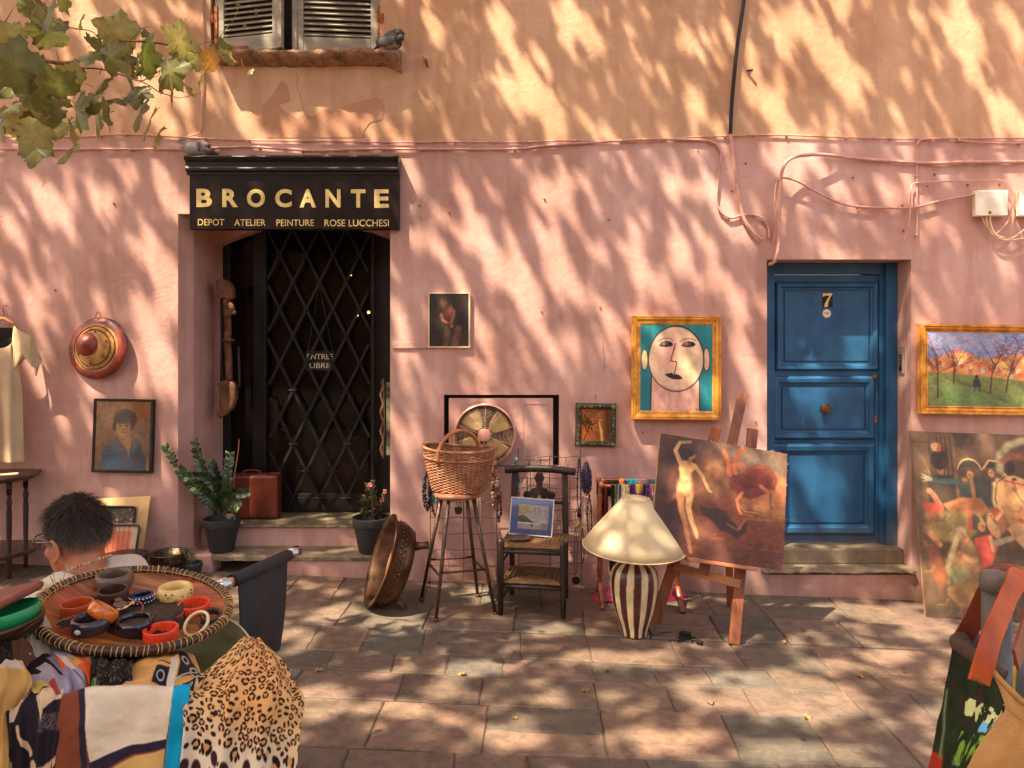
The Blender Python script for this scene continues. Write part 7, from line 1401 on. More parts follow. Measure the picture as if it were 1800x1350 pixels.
for k in range(40):
    a = math.radians(180)+q_.gauss(0,.09); cc = TC+(TR3 @ Vector((RT*math.cos(a), RT*math.sin(a), .008))); m.tube([cc, cc+Vector((q_.gauss(-.01,.02), q_.gauss(0,.02), q_.gauss(0,.014)))], .0012, 4)
m.tube([TC+(TR3 @ Vector((.226*math.cos(a), .226*math.sin(a), .006))) for a in np.linspace(0, 6.283, 90)[:-1]], .0012, 4, closed=True)
build('cord_wrapping', m, pm('pale_cord', S(196,160,96), S(150,112,62), 60, .7, .3), t)
# bracelets
def tp(px, py, h=0.0):   # point over the tray floor seen at (px, py)
    dr = Vector(((px-900)/FP, 1, -(py-HY)/FP)); N = TR3 @ Vector((0,0,1)); o = Vector((0,-DW,CZ)); C0 = TC+N*(h-.014); k = (C0-o).dot(N)/dr.dot(N); return o+dr*k
def bang(px, py, r, h, mat, label, tilt=(0,0), prof='round', lift=0, extra=None, thick=.007):
    r *= 1.06; h *= 1.06; c = tp(px, py, h/2+lift); Mx = Matrix.Rotation(tilt[1], 4, 'Z') @ Matrix.Rotation(tilt[0], 4, 'X') if len(tilt) == 2 else Matrix.Rotation(tilt[2], 4, 'Y') @ Matrix.Rotation(tilt[0], 4, 'X'); m = MB()
    if prof == 'flat': pr = [(r-thick,-h/2),(r,-h/2),(r,h/2),(r-thick,h/2),(r-thick,-h/2)]
    elif prof == 'ring': pr = [(r-thick/2+thick/2*math.cos(a), h/2*math.sin(a)) for a in np.linspace(0, 6.283, 13)]
    else: pr = [(r-thick*.9,-h/2),(r-thick*.2,-h*.42),(r,-h*.12),(r,h*.15),(r-thick*.3,h*.42),(r-thick*.9,h/2),(r-thick*1.3,h*.42),(r-thick*1.3,-h*.42),(r-thick*.9,-h/2)]
    m.lathe(pr, c, 56, Mx)
    if extra:
        t = thing('bracelet', label, 'bracelet', tuple(c), 'bracelets in the round tray'); b_ = build('band', m, mat, t, smooth=True, bevel=.0015 if prof == 'flat' else 0)
        e = MB(); em_, nm = extra(e, c, Mx, r, h); build(nm, e, em_, t, smooth=True)
    else: solo('bracelet', m, mat, label, 'bracelet', 'bracelets in the round tray', smooth=True, bevel=.0015 if prof == 'flat' else 0)
def gloss(nm, c, rough=.2, coat=.4): return pm(nm, c, tuple(x*.8 for x in c), 20, rough, .03, 60, coat=coat)
def dots(e, c, Mx, r, h):
    for i in range(22):
        for z in (-.006, .006): a = i*.2856+(z > 0)*.14; e.ball(c+(Mx.to_3x3() @ Vector((r*math.cos(a), r*math.sin(a), z))), .0022, 6, 4)
    return pm('white_dots', S(220,214,210)), 'white_dots'
def blots(e, c, Mx, r, h):
    q_ = random.Random(4)
    for i in range(46): a = q_.uniform(3.6, 6.0); z = q_.uniform(-h*.42, h*.30); e.ball(c+(Mx.to_3x3() @ Vector(((r-.0006)*math.cos(a), (r-.0006)*math.sin(a), z))), (q_.uniform(.001,.0035), .0015, q_.uniform(.001,.0025)), 6, 4)
    return pm('ink_marks', S(60,36,24)), 'dark_marks'
def onedot(e, c, Mx, r, h): e.ball(c+(Mx.to_3x3() @ Vector((-.002,-r,-.0))), (.0085,.003,.0065), 14, 8); return pm('white_inlay', S(226,220,216)), 'white_inlay'
bang(201,1019,.0475,.040,gloss('greybrown_wood',S(96,76,60),.4,.1),'large dark grey-brown rounded bracelet at the back edge of the tray', (.10,.3), thick=.010)
bang(199,1046,.037,.034,gloss('dark_coconut',S(62,36,26),.4,.1),'dark brown coconut-shell bracelet in front of the large grey-brown one', (.12,.1), 'flat', thick=.006)
bang(165,1056,.022,.018,gloss('blackbrown',S(44,30,24),.4,.1),'small blackish bracelet left of the coconut one', (.0,.3))
bang(249,1050,.031,.022,gloss('navy',S(28,28,62)),'navy blue bracelet with two rows of white dots', (.05,.0), extra=dots)
bang(308,1041,.0455,.038,gloss('cream_bone',S(222,184,108),.3,.3),'thick cream bracelet with brown brush marks, back right of the tray', (.06,.4), extra=blots, thick=.012)
bang(341,1067,.0405,.024,gloss('scarlet',S(232,66,30),.3,.2),'scarlet bracelet at the right, just left of the cream ring', (.08,.2), 'flat', thick=.0065)
bang(283,1112,.040,.024,gloss('scarlet2',S(236,66,32),.3,.2),'scarlet bracelet at the front rim of the tray', (.05,-.1), 'flat', thick=.0065, lift=.004)
bang(136,1068,.038,.026,gloss('brick',S(176,70,30),.35,.2),'brick-orange bracelet at the left under the amber one', (.06,.0), 'flat', thick=.006)
bang(181,1076,.036,.030,gloss('amber',S(204,104,26),.2,.6),'amber-orange wide bracelet lying tilted on its side in the middle of the tray', (-.38,0,.55), lift=.026, thick=.007)
bang(160,1096,.045,.036,gloss('dark_horn',S(48,38,40),.25,.4),'charcoal bracelet with one white oval inlay, front left of the tray', (.10,-.1), extra=onedot, thick=.011)
bang(236,1097,.043,.032,gloss('black_lacquer',(.010,.009,.010),.15,.6),'plain glossy black bracelet at the front centre of the tray', (.10,.2), thick=.009)
bang(281,1067,.040,.008,gloss('pewter_grey',S(100,90,84),.3,.2),'flat grey ring bracelet lying in the centre right of the tray', (.05,0), 'ring', thick=.010)
bang(297,1082,.035,.016,gloss('brown_horn',S(128,72,40),.25,.4),'thin translucent brown bracelet behind the front scarlet one', (.10,.3), 'flat', thick=.004)
bang(345,1096,.035,.009,gloss('ivory',S(226,196,140),.3,.3),'slim ivory ring leaning up at the right rim of the tray', (.75,-.35), 'ring', lift=.018, thick=.008)
bang(372,1083,.028,.020,gloss('ribbed_dark',S(60,44,38),.35,.2),'small dark ribbed bracelet behind the ivory ring', (.3,.5))
bang(366,1096,.022,.006,gloss('dark_wire',S(70,54,44),.35,.2),'small thin dark ring inside the ivory ring', (.2,.1), 'ring', thick=.005)
bang(230,1073,.030,.006,gloss('rust_ring',S(150,66,30),.35,.2),'thin rust-brown ring half hidden behind the black bracelet', (.5,.1), 'ring', thick=.004, lift=.006)
m = MB(); m.tube(spl([tuple(tp(205,1072,.035)), tuple(tp(216,1070,.04)), tuple(tp(228,1063,.045)), tuple(tp(236,1057,.05))], 4), [.0022+.0012*math.sin(i*1.1)+.001*(i > 9) for i in range(16)], 8); solo('bone_pin', m, gloss('bone',S(214,170,110),.4,.1), 'curved bone hairpin lying across the bracelets behind the amber one', 'hairpin', smooth=True)
m = MB(); q_ = random.Random(4)
for k, (a, b_) in enumerate(((208,1056),(214,1062),(204,1064),(219,1066),(210,1068))): m.ball(tp(a,b_,.022), (.012,.008,.009), 10, 6, Matrix.Rotation(k*.8,4,'Z'))
solo('shell_bracelet', m, gloss('brown_shell',S(104,66,50),.25,.4), 'bracelet of brown polished shells under the coconut bracelet', 'bracelet', 'bracelets in the round tray', smooth=True)
m = MB()
for k in range(30): f = k/29; m.ball(tp(103+f*52, 1092-f*16, .020+.012*f), .0022 if k % 5 else .0035, 6, 4)
solo('bead_chain', m, pm('chain_beads', S(150,110,70), S(90,60,40), 90, .4, .1), 'thin bead chain lying over the left side of the tray', 'necklace')
m = MB()
for k in range(3): m.tube(spl([tuple(tp(100+k*4,1098+k*3,.006)), tuple(tp(118,1090+k*4,.012)), tuple(tp(134,1098+k*3,.006))], 5), .003, 6)
solo('coiled_cord', m, MT['wood_dk'], 'dark coiled leather cords at the front left of the tray', 'cord', smooth=True)
# --- hanging tassel cord off the tray's left side
m = MB(); m.tube(spl([tuple(at(66,1080,1.84)), tuple(at(68,1100,1.8)), tuple(at(67,1122,1.8)), tuple(at(66,1135,1.8))], 5), .0022, 6); m.ball(at(67,1122,1.8), .006, 8, 5); solo('tassel_cord', m, MT['wood_dk'], 'thin brown cord hanging from the left side of the bracelet tray', 'cord')
# --- stacked trays and bowls at the far left
t0 = at(-8, 1080, 1.80); m = MB(); Mt = Matrix.Translation(t0+Vector((-.02,0,.02))) @ Matrix.Rotation(math.radians(-17), 4, 'Y') @ Matrix.Rotation(math.radians(8), 4, 'X'); A = []
m.plate([(-.24,-.12),(.02,-.085),(.115,.035),(.112,.055),(.05,.075),(-.24,.10)], Mt, -.009, .009)
solo('beaded_tray', m, pm('red_pebbled_leather', S(132,62,40), S(96,40,28), 20, .5, .9, 220, bdist=.004), 'red-brown pebbled flat tray tilted over the green bowl at the left edge', 'tray', bevel=.007)
c = at(4, 1088, 1.77); m = MB(); m.lathe([(0,-.035),(.04,-.034),(.075,-.010),(.082,.020),(.080,.022),(.07,-.004),(.04,-.028),(0,-.030)], c, 40, Matrix.Rotation(-.15,4,'Y')); solo('green_bowl', m, pm('green_plastic', S(30,140,84), S(24,120,72), 10, .35, .05), 'bright green bowl under the red-brown tray', 'bowl', smooth=True)
c = at(-6, 1104, 1.77); m = MB(); m.lathe([(0,-.04),(.06,-.038),(.095,-.012),(.10,.012),(.098,.013),(.09,-.008),(0,-.03)], c, 40, Matrix.Rotation(-.12,4,'Y')); solo('dark_bowl', m, pm('dark_wood_bowl', S(50,34,24), S(30,22,16), 12, .3, .2), 'dark brown wooden bowl stacked under the green bowl', 'bowl', smooth=True)
c = at(-32, 1105, 1.74); m = MB(); m.lathe([(0,-.02),(.09,-.018),(.122,.004),(.128,.006),(.128,.010),(.12,.010),(.09,-.010),(0,-.012)], c, 56, Matrix.Rotation(-.10,4,'Y')); solo('copper_plate', m, MT['copper'], 'copper plate at the bottom of the bowl stack on the left', 'plate', smooth=True)
m = MB(); m.lathe([(0,0),(.09,0),(.10,.03),(.085,.10),(0,.105)], (c.x-.02, c.y+.02, .96), 24); solo('wicker_pot', m, pm('dark_wicker', S(66,44,30), S(36,24,18), 40, .7, .6), 'dark stand carrying the stack of plates and bowls at the left', 'stand', smooth=True)
m = MB(); m.lathe([(0,0),(.11,0),(.125,.03),(.10,.085),(.10,.092),(0,.092)], (TC.x+.02, TC.y-.0, .96), 32); solo('tray_stand', m, pm('dark_straw', S(70,48,32), S(40,28,20), 40, .7, .6), 'low dark straw stand carrying the bracelet tray', 'stand', smooth=True)
# ---------------- scarves
def scarf(rows, nv, nu, cv, label, fold=.004, nf=4, seed=1, mat='cloth', solid=.0014, crumple=.004):
    m = cloth_mb(rows, nv, nu, fold, nf, seed, crumple=crumple); return solo('scarf', m, VMAT[mat], label, 'scarf', 'scarves heaped on the market table', smooth=True, col=cv.lin(), solid=solid)
D_ = 1.60
# white paper-like cloth at the left
cv = Cv(30, 40, (176,160,134)); scarf([[(50,1076,1.86),(66,1072,1.88),(84,1090,1.88)],[(54,1110,1.80),(72,1115,1.82),(100,1125,1.84)],[(50,1150,1.74),(84,1160,1.76),(120,1165,1.78)]], 40, 30, cv, 'pale grey-white cloth between the bowl stack and the bracelet tray', .004, 2, 4)
cv = Cv(40, 40, (104,66,48)); scarf([[(10,1135,1.70),(34,1118,1.74),(52,1128,1.76)],[(14,1160,1.68),(36,1150,1.72),(60,1160,1.74)],[(12,1190,1.66),(34,1190,1.68),(60,1195,1.70)]], 40, 40, cv, 'dull brown crumpled cloth under the copper plate', .010, 2, 5)
cv = Cv(50, 50, (34,26,22)); q_ = random.Random(2)
for k in range(160): x, y = q_.random(), q_.random(); cv.line([(x,y),(x+.01,y+.03)], .012, q_.choice([(150,140,110),(96,90,60),(110,100,90)]), .01, .7)
scarf([[(-30,1130,1.70),(0,1125,1.70),(20,1128,1.70)],[(-30,1160,1.67),(0,1160,1.67),(24,1165,1.67)],[(-30,1200,1.65),(0,1200,1.65),(30,1200,1.65)]], 50, 50, cv, 'blackish small-patterned cloth at the left edge below the copper plate', .004, 2, 6)
cv2 = Cv(60, 70, (34,26,22))
for k in range(260): x, y = q_.random(), q_.random(); cv2.line([(x,y),(x+q_.uniform(-.02,.02),y+.025)], .010, q_.choice([(170,160,140),(110,104,90),(90,80,60)]), .008, .7)
scarf([[(150,1150,1.92),(190,1152,1.92),(240,1152,1.92)],[(160,1160,1.68),(190,1170,1.67),(232,1170,1.68)],[(160,1215,1.63),(185,1218,1.62),(235,1215,1.63)]], 70, 60, cv2, 'black scarf with small white flecks under the middle of the tray', .008, 3, 7)
cv = Cv(60, 70, (206,84,38)); cv.poly([(.15,0),(.42,0),(.62,.42),(.40,.50),(.28,.3)], (196,138,66), .02); cv.poly([(0,0),(.15,0),(.3,.3),(.42,.62),(.30,.66),(0,.3)], (196,176,166), .02)
for k in range(24): a = k*.9; cv.line([(.33+.09*math.cos(a),.20+.13*math.sin(a)),(.33+.11*math.cos(a+.7),.20+.16*math.sin(a+.7))], .016, (214,150,60), .01, .8)
cv.poly([(.62,.1),(1,.05),(1,.5),(.8,.42)], (150,130,104), .03); cv.poly([(.78,.55),(1,.50),(1,1),(.84,1)], (120,112,76), .03)
scarf([[(86,1130,1.90),(115,1138,1.92),(165,1148,1.92)],[(96,1150,1.76),(132,1160,1.72),(176,1165,1.72)],[(112,1182,1.67),(150,1185,1.67),(190,1190,1.68)],[(130,1215,1.63),(160,1218,1.63),(192,1218,1.64)]], 70, 60, cv, 'orange scarf with yellow letter-like ornament and beige patches, below the left of the tray', .006, 2, 8)
cv = Cv(24, 24, (56,96,40)); cv.line([(.3,0),(.3,1)],.05,(130,150,100),.02); cv.line([(0,.5),(1,.5)],.05,(130,150,100),.02)
scarf([[(166,1172,1.66),(178,1168,1.66),(186,1176,1.66)],[(162,1192,1.64),(174,1196,1.63),(182,1198,1.64)],[(160,1212,1.62),(170,1216,1.61),(180,1214,1.62)]], 24, 24, cv, 'small leaf-green checked corner of cloth beside the black flecked scarf', .002, 1, 9)
cv = Cv(90, 90, (150,138,146)); cv.a *= (.85+.3*cv.fbm(4,3))[..., None]
cv.poly([(.10,.22),(.35,.10),(.62,.28),(.66,.60),(.50,.66),(.40,.40),(.12,.40)], (30,24,26), .01); cv.poly([(.0,.30),(.2,.28),(.30,.5),(.24,.52),(.1,.42)], (34,28,30), .01); cv.line([(.15,.05),(.5,.12),(.8,.6),(.95,1)], .012, (60,50,66), .008); cv.line([(.3,.0),(.62,.1),(.95,.6)], .012, (70,60,74), .008)
cv.poly([(.0,.6),(.22,.62),(.36,.9),(.36,1),(0,1)], (196,160,84), .02); cv.poly([(.30,.72),(.42,.74),(.46,1),(.34,1)], (150,50,44), .015); cv.poly([(.44,.3),(.6,.2),(.8,.7),(.86,1),(.7,1)], (136,124,138), .03)
scarf([[(40,1172,1.72),(66,1150,1.78),(86,1134,1.83),(104,1136,1.85)],[(28,1190,1.66),(70,1166,1.71),(106,1154,1.74),(128,1156,1.76)],[(50,1205,1.63),(86,1192,1.64),(122,1185,1.65),(148,1190,1.67)],[(60,1222,1.60),(96,1222,1.60),(128,1222,1.60),(154,1222,1.62)]], 90, 90, cv, 'lavender-grey silk scarf with black brush patches, folded at the left of the rail', .012, 2, 10)
# beige satin with a lettered border
cv = Cv(130, 80, (196,146,84)); cv.a *= (.8+.4*cv.fbm(3,6,3,1,2))[..., None]; cv.poly([(.45,.42),(.62,.40),(.62,.75),(.45,.75)], (32,30,40), .01); cv.ell(.53,.58,.05,.10,(170,160,140),0,.01); cv.ell(.53,.58,.034,.07,(32,30,40),0,.01)
cv.line([(.45,.30),(.62,.32)], .03, (40,36,44), .01); cv.poly([(.62,.2),(.72,.1),(.70,.8),(.62,.9)], (200,186,160), .015); cv.poly([(.74,.05),(.84,.02),(1,.6),(.96,.8),(.84,.5),(.72,.6)], (34,32,44), .01); cv.line([(.70,.62),(.84,.44),(.97,.84)], .02, (196,180,150), .01)
for x, y, r_ in ((.80,.22,.045),(.88,.38,.045),(.94,.58,.04)): cv.ell(x,y,r_,r_*1.6,(190,178,150),30,.01); cv.ell(x,y,r_*.6,r_,(34,32,44),30,.01)
cv.poly([(.78,.70),(.90,.62),(.95,1),(.78,1)], (34,32,40), .01); cv.line([(.82,.8),(.88,.74),(.9,.95)], .02, (180,170,146), .01)
scarf([[(226,1150,1.90),(270,1148,1.90),(305,1146,1.90),(340,1150,1.90)],[(200,1176,1.73),(262,1170,1.73),(306,1165,1.73),(352,1186,1.72)],[(186,1195,1.65),(250,1195,1.64),(300,1196,1.64),(356,1200,1.64)],[(180,1218,1.61),(245,1220,1.61),(300,1220,1.61),(345,1218,1.61)]], 80, 130, cv, 'golden beige satin scarf with a navy lettered border under the tray', .012, 2, 11)
# green felt drum behind the leopard scarf
c = at(346, 1190, 2.05); Mx = Vector((.30,-.62,.60)).to_track_quat('Z','Y').to_matrix().to_4x4()
m = MB(); m.lathe([(.105,-.10),(.130,.0),(.150,.066),(.147,.067),(.127,.0),(.101,-.10)], c, 64, Mx); t = thing('fabric_lampshade', 'sage green cloth lampshade lying between the tray and the leopard scarf', 'lampshade', tuple(c-Vector((0,0,.1)))); build('drum', m, pm('sage_cloth', S(160,160,118), S(138,140,100), 8, .85, .3, 160, trans=.1), t, smooth=True)
m = MB(); m.tube([c+(Mx.to_3x3() @ Vector((.1485*math.cos(a), .1485*math.sin(a), .066))) for a in np.linspace(0, 6.283, 73)[:-1]], .0035, 8, closed=True); build('cream_edge', m, MT['cream_paint'], t, smooth=True)
# far-left gold cloth
cv = Cv(50, 90, (190,146,82)); cv.a *= (.8+.4*cv.fbm(4,8,3,2,.7))[..., None]; cv.poly([(.2,0),(.8,.0),(.9,.12),(.3,.1)], (196,180,160), .03)
scarf([[(-50,1178,1.62),(-10,1170,1.66),(20,1158,1.68),(44,1166,1.68)],[(-60,1210,1.56),(-20,1205,1.58),(20,1200,1.60),(56,1200,1.61)],[(-60,1270,1.54),(-25,1270,1.55),(0,1262,1.57),(26,1260,1.59)],[(-60,1340,1.54),(-25,1340,1.56),(0,1335,1.57),(24,1330,1.59)],[(-60,1420,1.54),(-25,1420,1.56),(0,1420,1.57),(20,1420,1.59)]], 90, 50, cv, 'mustard yellow silk scarf at the far left edge of the rail', .008, 3, 12)
# zebra-like navy and cream
cv = Cv(120, 170, (38,32,40)); CR_ = (206,176,140)
def brush(pts, w_, c_=CR_, w2=None): cv.line(pts, w_, c_, .006, w2=w2)
cv.poly([(.10,.12),(.30,.02),(.58,.0),(.48,.10),(.26,.28),(.16,.36),(.06,.34)], CR_, .008); cv.poly([(.16,.10),(.34,.04),(.22,.2),(.1,.26)], (190,140,110), .012); cv.poly([(.62,.14),(.72,.10),(1,.06),(1,.30),(.82,.30),(.66,.36),(.60,.30)], CR_, .008); cv.poly([(.54,.20),(.64,.16),(.66,.32),(.62,.46),(.57,.34)], CR_, .008)
brush([(.22,.44),(.24,.55),(.32,.64),(.42,.74)], .055, w2=.045); brush([(.46,.80),(.62,.84),(.80,.81),(1,.76)], .045, w2=.035); brush([(.05,.80),(.12,.92),(.2,1)], .06, (180,160,130)); brush([(.5,1),(.7,.97),(1,.98)], .05, (150,134,110))
cv.poly([(0,.36),(.10,.40),(.08,.62),(0,.66)], (60,50,50), .02)
for k in range(150): x = random.Random(k).uniform(.55,1); y = random.Random(k+500).uniform(.42,.56); cv.line([(x,y),(x+.03,y-.012)], .007, (120,108,100), .006, .6)
cv.warp(.035, 22, 4); cv.line([(.55,.0),(.50,.15),(.36,.4)], .03, (36,30,40), .01, w2=.06)
scarf([[(18,1238,1.60),(44,1212,1.63),(80,1204,1.64),(112,1206,1.64)],[(12,1262,1.57),(40,1240,1.59),(78,1225,1.595),(112,1220,1.60)],[(16,1295,1.57),(42,1285,1.58),(78,1275,1.58),(108,1270,1.585)],[(16,1335,1.58),(44,1330,1.585),(76,1325,1.58),(102,1325,1.585)],[(10,1420,1.60),(40,1420,1.60),(72,1420,1.59),(96,1420,1.59)]], 170, 120, cv, 'navy and cream brush-stroke scarf on the rail, left of the brown-bordered one', .007, 3, 13)
# brown / navy / white / blue bordered scarf
cv = Cv(190, 150, (122,66,46)); 
cv.poly([(.18,-.1),(.245,-.1),(.25,.5),(.275,1.1),(.22,1.1),(.205,.5)], (46,38,54), .004); cv.poly([(.245,-.1),(.82,-.1),(.815,.3),(.79,.60),(.55,.66),(.28,.80),(.25,.5)], (212,196,170), .004)
cv.poly([(.27,.79),(.55,.65),(.795,.59),(.79,.66),(.56,.73),(.34,.87),(.275,.95)], (44,36,52), .005); cv.poly([(.82,-.1),(1.05,-.1),(1.02,.5),(.99,1.1),(.77,1.1),(.795,.7),(.815,.3)], (20,148,186), .003); cv.poly([(.30,1.1),(.35,.88),(.58,.74),(.785,.67),(.77,1.1)], (196,160,96), .006); cv.a *= (.94+.12*cv.fbm(5,4))[..., None]
scarf([[(112,1236,1.605),(150,1211,1.64),(220,1206,1.65),(290,1206,1.65),(336,1204,1.65)],[(108,1216,1.605),(150,1209,1.61),(220,1208,1.615),(290,1208,1.615),(335,1202,1.61)][:0] or [(110,1222,1.59),(150,1213,1.595),(222,1210,1.60),(290,1212,1.60),(334,1209,1.60)],[(104,1258,1.58),(150,1255,1.575),(222,1255,1.585),(288,1255,1.585),(331,1250,1.585)],[(97,1300,1.58),(150,1300,1.575),(220,1298,1.585),(284,1300,1.585),(327,1298,1.585)],[(90,1345,1.58),(150,1345,1.575),(218,1340,1.58),(282,1345,1.58),(321,1342,1.58)],[(84,1400,1.58),(148,1400,1.57),(216,1395,1.57),(278,1400,1.57),(316,1396,1.57)]], 150, 190, cv, 'white silk scarf with brown, navy and turquoise-blue borders in the middle of the rail', .003, 3, 14, crumple=.006)
# leopard
def leopard(cv, n, seed, r0):
    q_ = random.Random(seed); pts = []; k = 0
    while len(pts) < n and k < 20000:
        k += 1; x, y = q_.uniform(-.02,1.02), q_.uniform(-.02,1.02); big = 1+1.3*max(0, min(.5, (y-.80+.12*(1-x))/.25)); r_ = r0*big*q_.uniform(.75,1.2)
        if all((x-a)**2+(y-b_)**2 > ((r_+c_)*.90)**2 for a, b_, c_, _ in pts): pts.append((x, y, r_, big))
    for x, y, r_, big in pts:
        if big > 1.6:
            cv.ell(x,y,r_*.85,r_*.62,(58,34,34),q_.uniform(0,180),.008)
            if q_.random() < .5: cv.ell(x+.01,y,r_*.3,r_*.2,(96,52,44),0,.02,.6)
            continue
        rot = q_.uniform(0, 180); 
        if q_.random() < .22: cv.ell(x,y,r_*.55,r_*.4,(46,26,20),rot,.006); continue
        cv.ell(x,y,r_*.5,r_*.4,(204,148,90),rot,.014)
        n_ = q_.choice((2,3,3)); a0 = q_.uniform(0,6.28)
        for j in range(n_):
            a = a0+j*6.283/n_; aa = [a+d for d in np.linspace(-.62, .50, 4) + q_.uniform(-.2,.2)]; cv.line([(x+r_*.74*math.cos(b_), y+r_*.62*math.sin(b_)) for b_ in aa], r_*.52, (42,24,18), .006)
    for k in range(240):
        x, y = q_.random(), q_.random()
        if all((x-a)**2+(y-b_)**2 > (c_*1.05)**2 for a, b_, c_, _ in pts): cv.ell(x,y,q_.uniform(.008,.014),q_.uniform(.006,.010),(50,28,22),q_.uniform(0,180),.005)
cv = Cv(210, 220, (222,172,112), 1.0); lite = np.clip((cv.Y-.66+.2*(1-cv.X))/.3, 0, 1)[..., None]; cv.a = cv.a*(1-lite)+np.array([226,206,180])*lite; cv.ell(.55,.3,.16,.3,(200,128,62),20,.2,.5); leopard(cv, 420, 7, .0295)
scarf([[(428,1122,1.86),(438,1120,1.86),(452,1122,1.86),(462,1128,1.86)],[(392,1154,1.78),(430,1146,1.76),(470,1146,1.77),(492,1160,1.79)],[(340,1200,1.68),(410,1186,1.66),(478,1182,1.67),(514,1200,1.72)],[(330,1222,1.61),(402,1222,1.59),(474,1220,1.60),(529,1232,1.66)],[(327,1270,1.585),(398,1272,1.575),(466,1270,1.585),(525,1276,1.64)],[(322,1325,1.58),(394,1325,1.575),(458,1322,1.58),(520,1330,1.62)],[(316,1410,1.58),(388,1410,1.57),(452,1410,1.57),(516,1410,1.60)]], 220, 210, cv, 'leopard print scarf spread over the right end of the rail', .012, 3, 15, crumple=.008)
# ============================================================ RIGHT FOREGROUND: post, tapestry bag, second bag
pp = at(1752, 1008, 1.34); t = thing('metal_post', 'grey round metal post with a cap, standing in the bottom right corner', 'post', (pp.x, pp.y, gz(pp.x)))
gm2 = pm('galvanised', S(104,98,90), S(80,76,70), 20, .5, .3, metal=.35)
m = MB(); m.tube([(pp.x, pp.y, gz(pp.x)), (pp.x, pp.y, pp.z-.012)], .0245, 28); build('tube', m, gm2, t, smooth=True)
m = MB(); m.lathe([(.0275,-.030),(.0275,-.004),(.025,.001),(.010,.001),(.008,-.002),(0,-.002)], (pp.x, pp.y, pp.z), 28); build('cap', m, pm('grey_cap', S(112,98,84), S(92,80,70), 20, .7, .2), t, smooth=True)
m = MB(); m.ball((pp.x-.014, pp.y-.0235, pp.z-.055), (.0045,.002,.0045), 12, 8); m.ball((pp.x-.0, pp.y-.025, pp.z-.035), (.008,.002,.007), 3, 2); build('bolt_hole', m, MT['dark'], t)
t = thing('tapestry_bag', 'tapestry shopping bag with orange leather straps hanging on the post, cut off by the corner', 'bag', tuple(at(1740, 1340, 1.25)))
cv = Cv(110, 170, (40,50,32)); cv.a *= (.7+.6*cv.fbm(6,3))[..., None]
for k in range(40): x, y = random.Random(k).random(), random.Random(k+99).random(); cv.ell(x, y*.6, .05, .04, random.Random(k+7).choice([(66,44,32),(34,44,30),(60,38,30),(30,40,36)]), 0, .02, .7)
q_ = random.Random(5)
cv.poly([(.52,.45),(.62,.38),(.78,.40),(.92,.34),(1,.36),(1,.52),(.86,.60),(.70,.56),(.56,.54)], (206,204,140), .006); cv.poly([(.62,.52),(.82,.54),(.96,.50),(.9,.62),(.72,.62)], (112,176,206), .006)
nz = cv.fbm(9, 31, 4); cv.a[(nz > .52) & (cv.Y < .60) & (cv.Y > .32)] = (42,52,34); cv.a[(nz < .36) & (cv.Y < .52) & (cv.Y > .38) & (cv.X > .4)] = (206,204,140)
nz2 = cv.fbm(12, 37, 4); mk = (nz2 > .5) & (cv.X > .42) & (cv.Y > .64) & (cv.Y < .84); cv.a[mk] = (96,136,50); cv.a[mk & (nz2 > .58)] = (130,164,66)
cv.poly([(0,.78),(.2,.80),(.3,1),(0,1)], (170,54,34), .015); cv.poly([(.3,.86),(.5,.84),(.55,1),(.3,1)], (50,36,66), .02); cv.poly([(.62,.9),(.8,.86),(.8,1),(.6,1)], (220,150,40), .01); cv.line([(.06,.35),(.10,.55),(.16,.8)], .03, (120,140,96), .02, .8); cv.warp(.02, 30, 2)
cv.a *= (1+.12*np.sin(cv.X*cv.w*1.6)*np.sin(cv.Y*cv.h*1.6))[..., None]
front = [[(1678,1132,1.30),(1706,1150,1.22),(1736,1172,1.16),(1760,1190,1.13)],[(1665,1190,1.30),(1700,1196,1.19),(1738,1215,1.13),(1765,1238,1.10)],[(1655,1250,1.30),(1690,1252,1.18),(1728,1262,1.12),(1752,1268,1.10)],[(1642,1310,1.30),(1680,1312,1.18),(1700,1318,1.12),(1722,1320,1.10)],[(1622,1400,1.30),(1655,1400,1.19),(1680,1400,1.13),(1690,1400,1.11)]]
build('tapestry_panel', cloth_mb(front, 170, 110, .002, 2, 3, crumple=.003), vm('needlepoint', .9, .6, 400, spec=.1, var=.1), t, smooth=True, col=cv.lin(), solid=.003)
khaki = pm('khaki_twill', S(170,126,72), S(146,106,58), 6, .9, .4, 320)
rows = [[(1742,1178,1.128),(1775,1215,1.10),(1815,1250,1.09),(1870,1290,1.08)],[(1768,1240,1.094),(1790,1262,1.085),(1820,1285,1.08),(1870,1320,1.07)],[(1750,1270,1.094),(1780,1300,1.08),(1820,1330,1.07),(1870,1370,1.07)],[(1712,1326,1.10),(1750,1350,1.085),(1810,1380,1.08),(1870,1400,1.07)],[(1676,1400,1.108),(1740,1420,1.10),(1800,1430,1.09),(1870,1440,1.08)]]
build('khaki_side', cloth_mb(rows, 50, 50, .002, 2, 8, crumple=.004), khaki, t, smooth=True, solid=.003)
m = MB(); m.tube(spl([tuple(at(1742,1176,1.126)), tuple(at(1775,1212,1.097)), tuple(at(1815,1247,1.086)), tuple(at(1870,1287,1.076))], 6), .004, 8); m.tube(spl([tuple(at(1764,1238,1.09)), tuple(at(1790,1260,1.08)), tuple(at(1830,1290,1.07))], 6), .0012, 6); build('seam', m, khaki, t, smooth=True)
brim = pm('brown_wool', S(84,60,42), S(62,44,32), 20, .9, .6, 200)
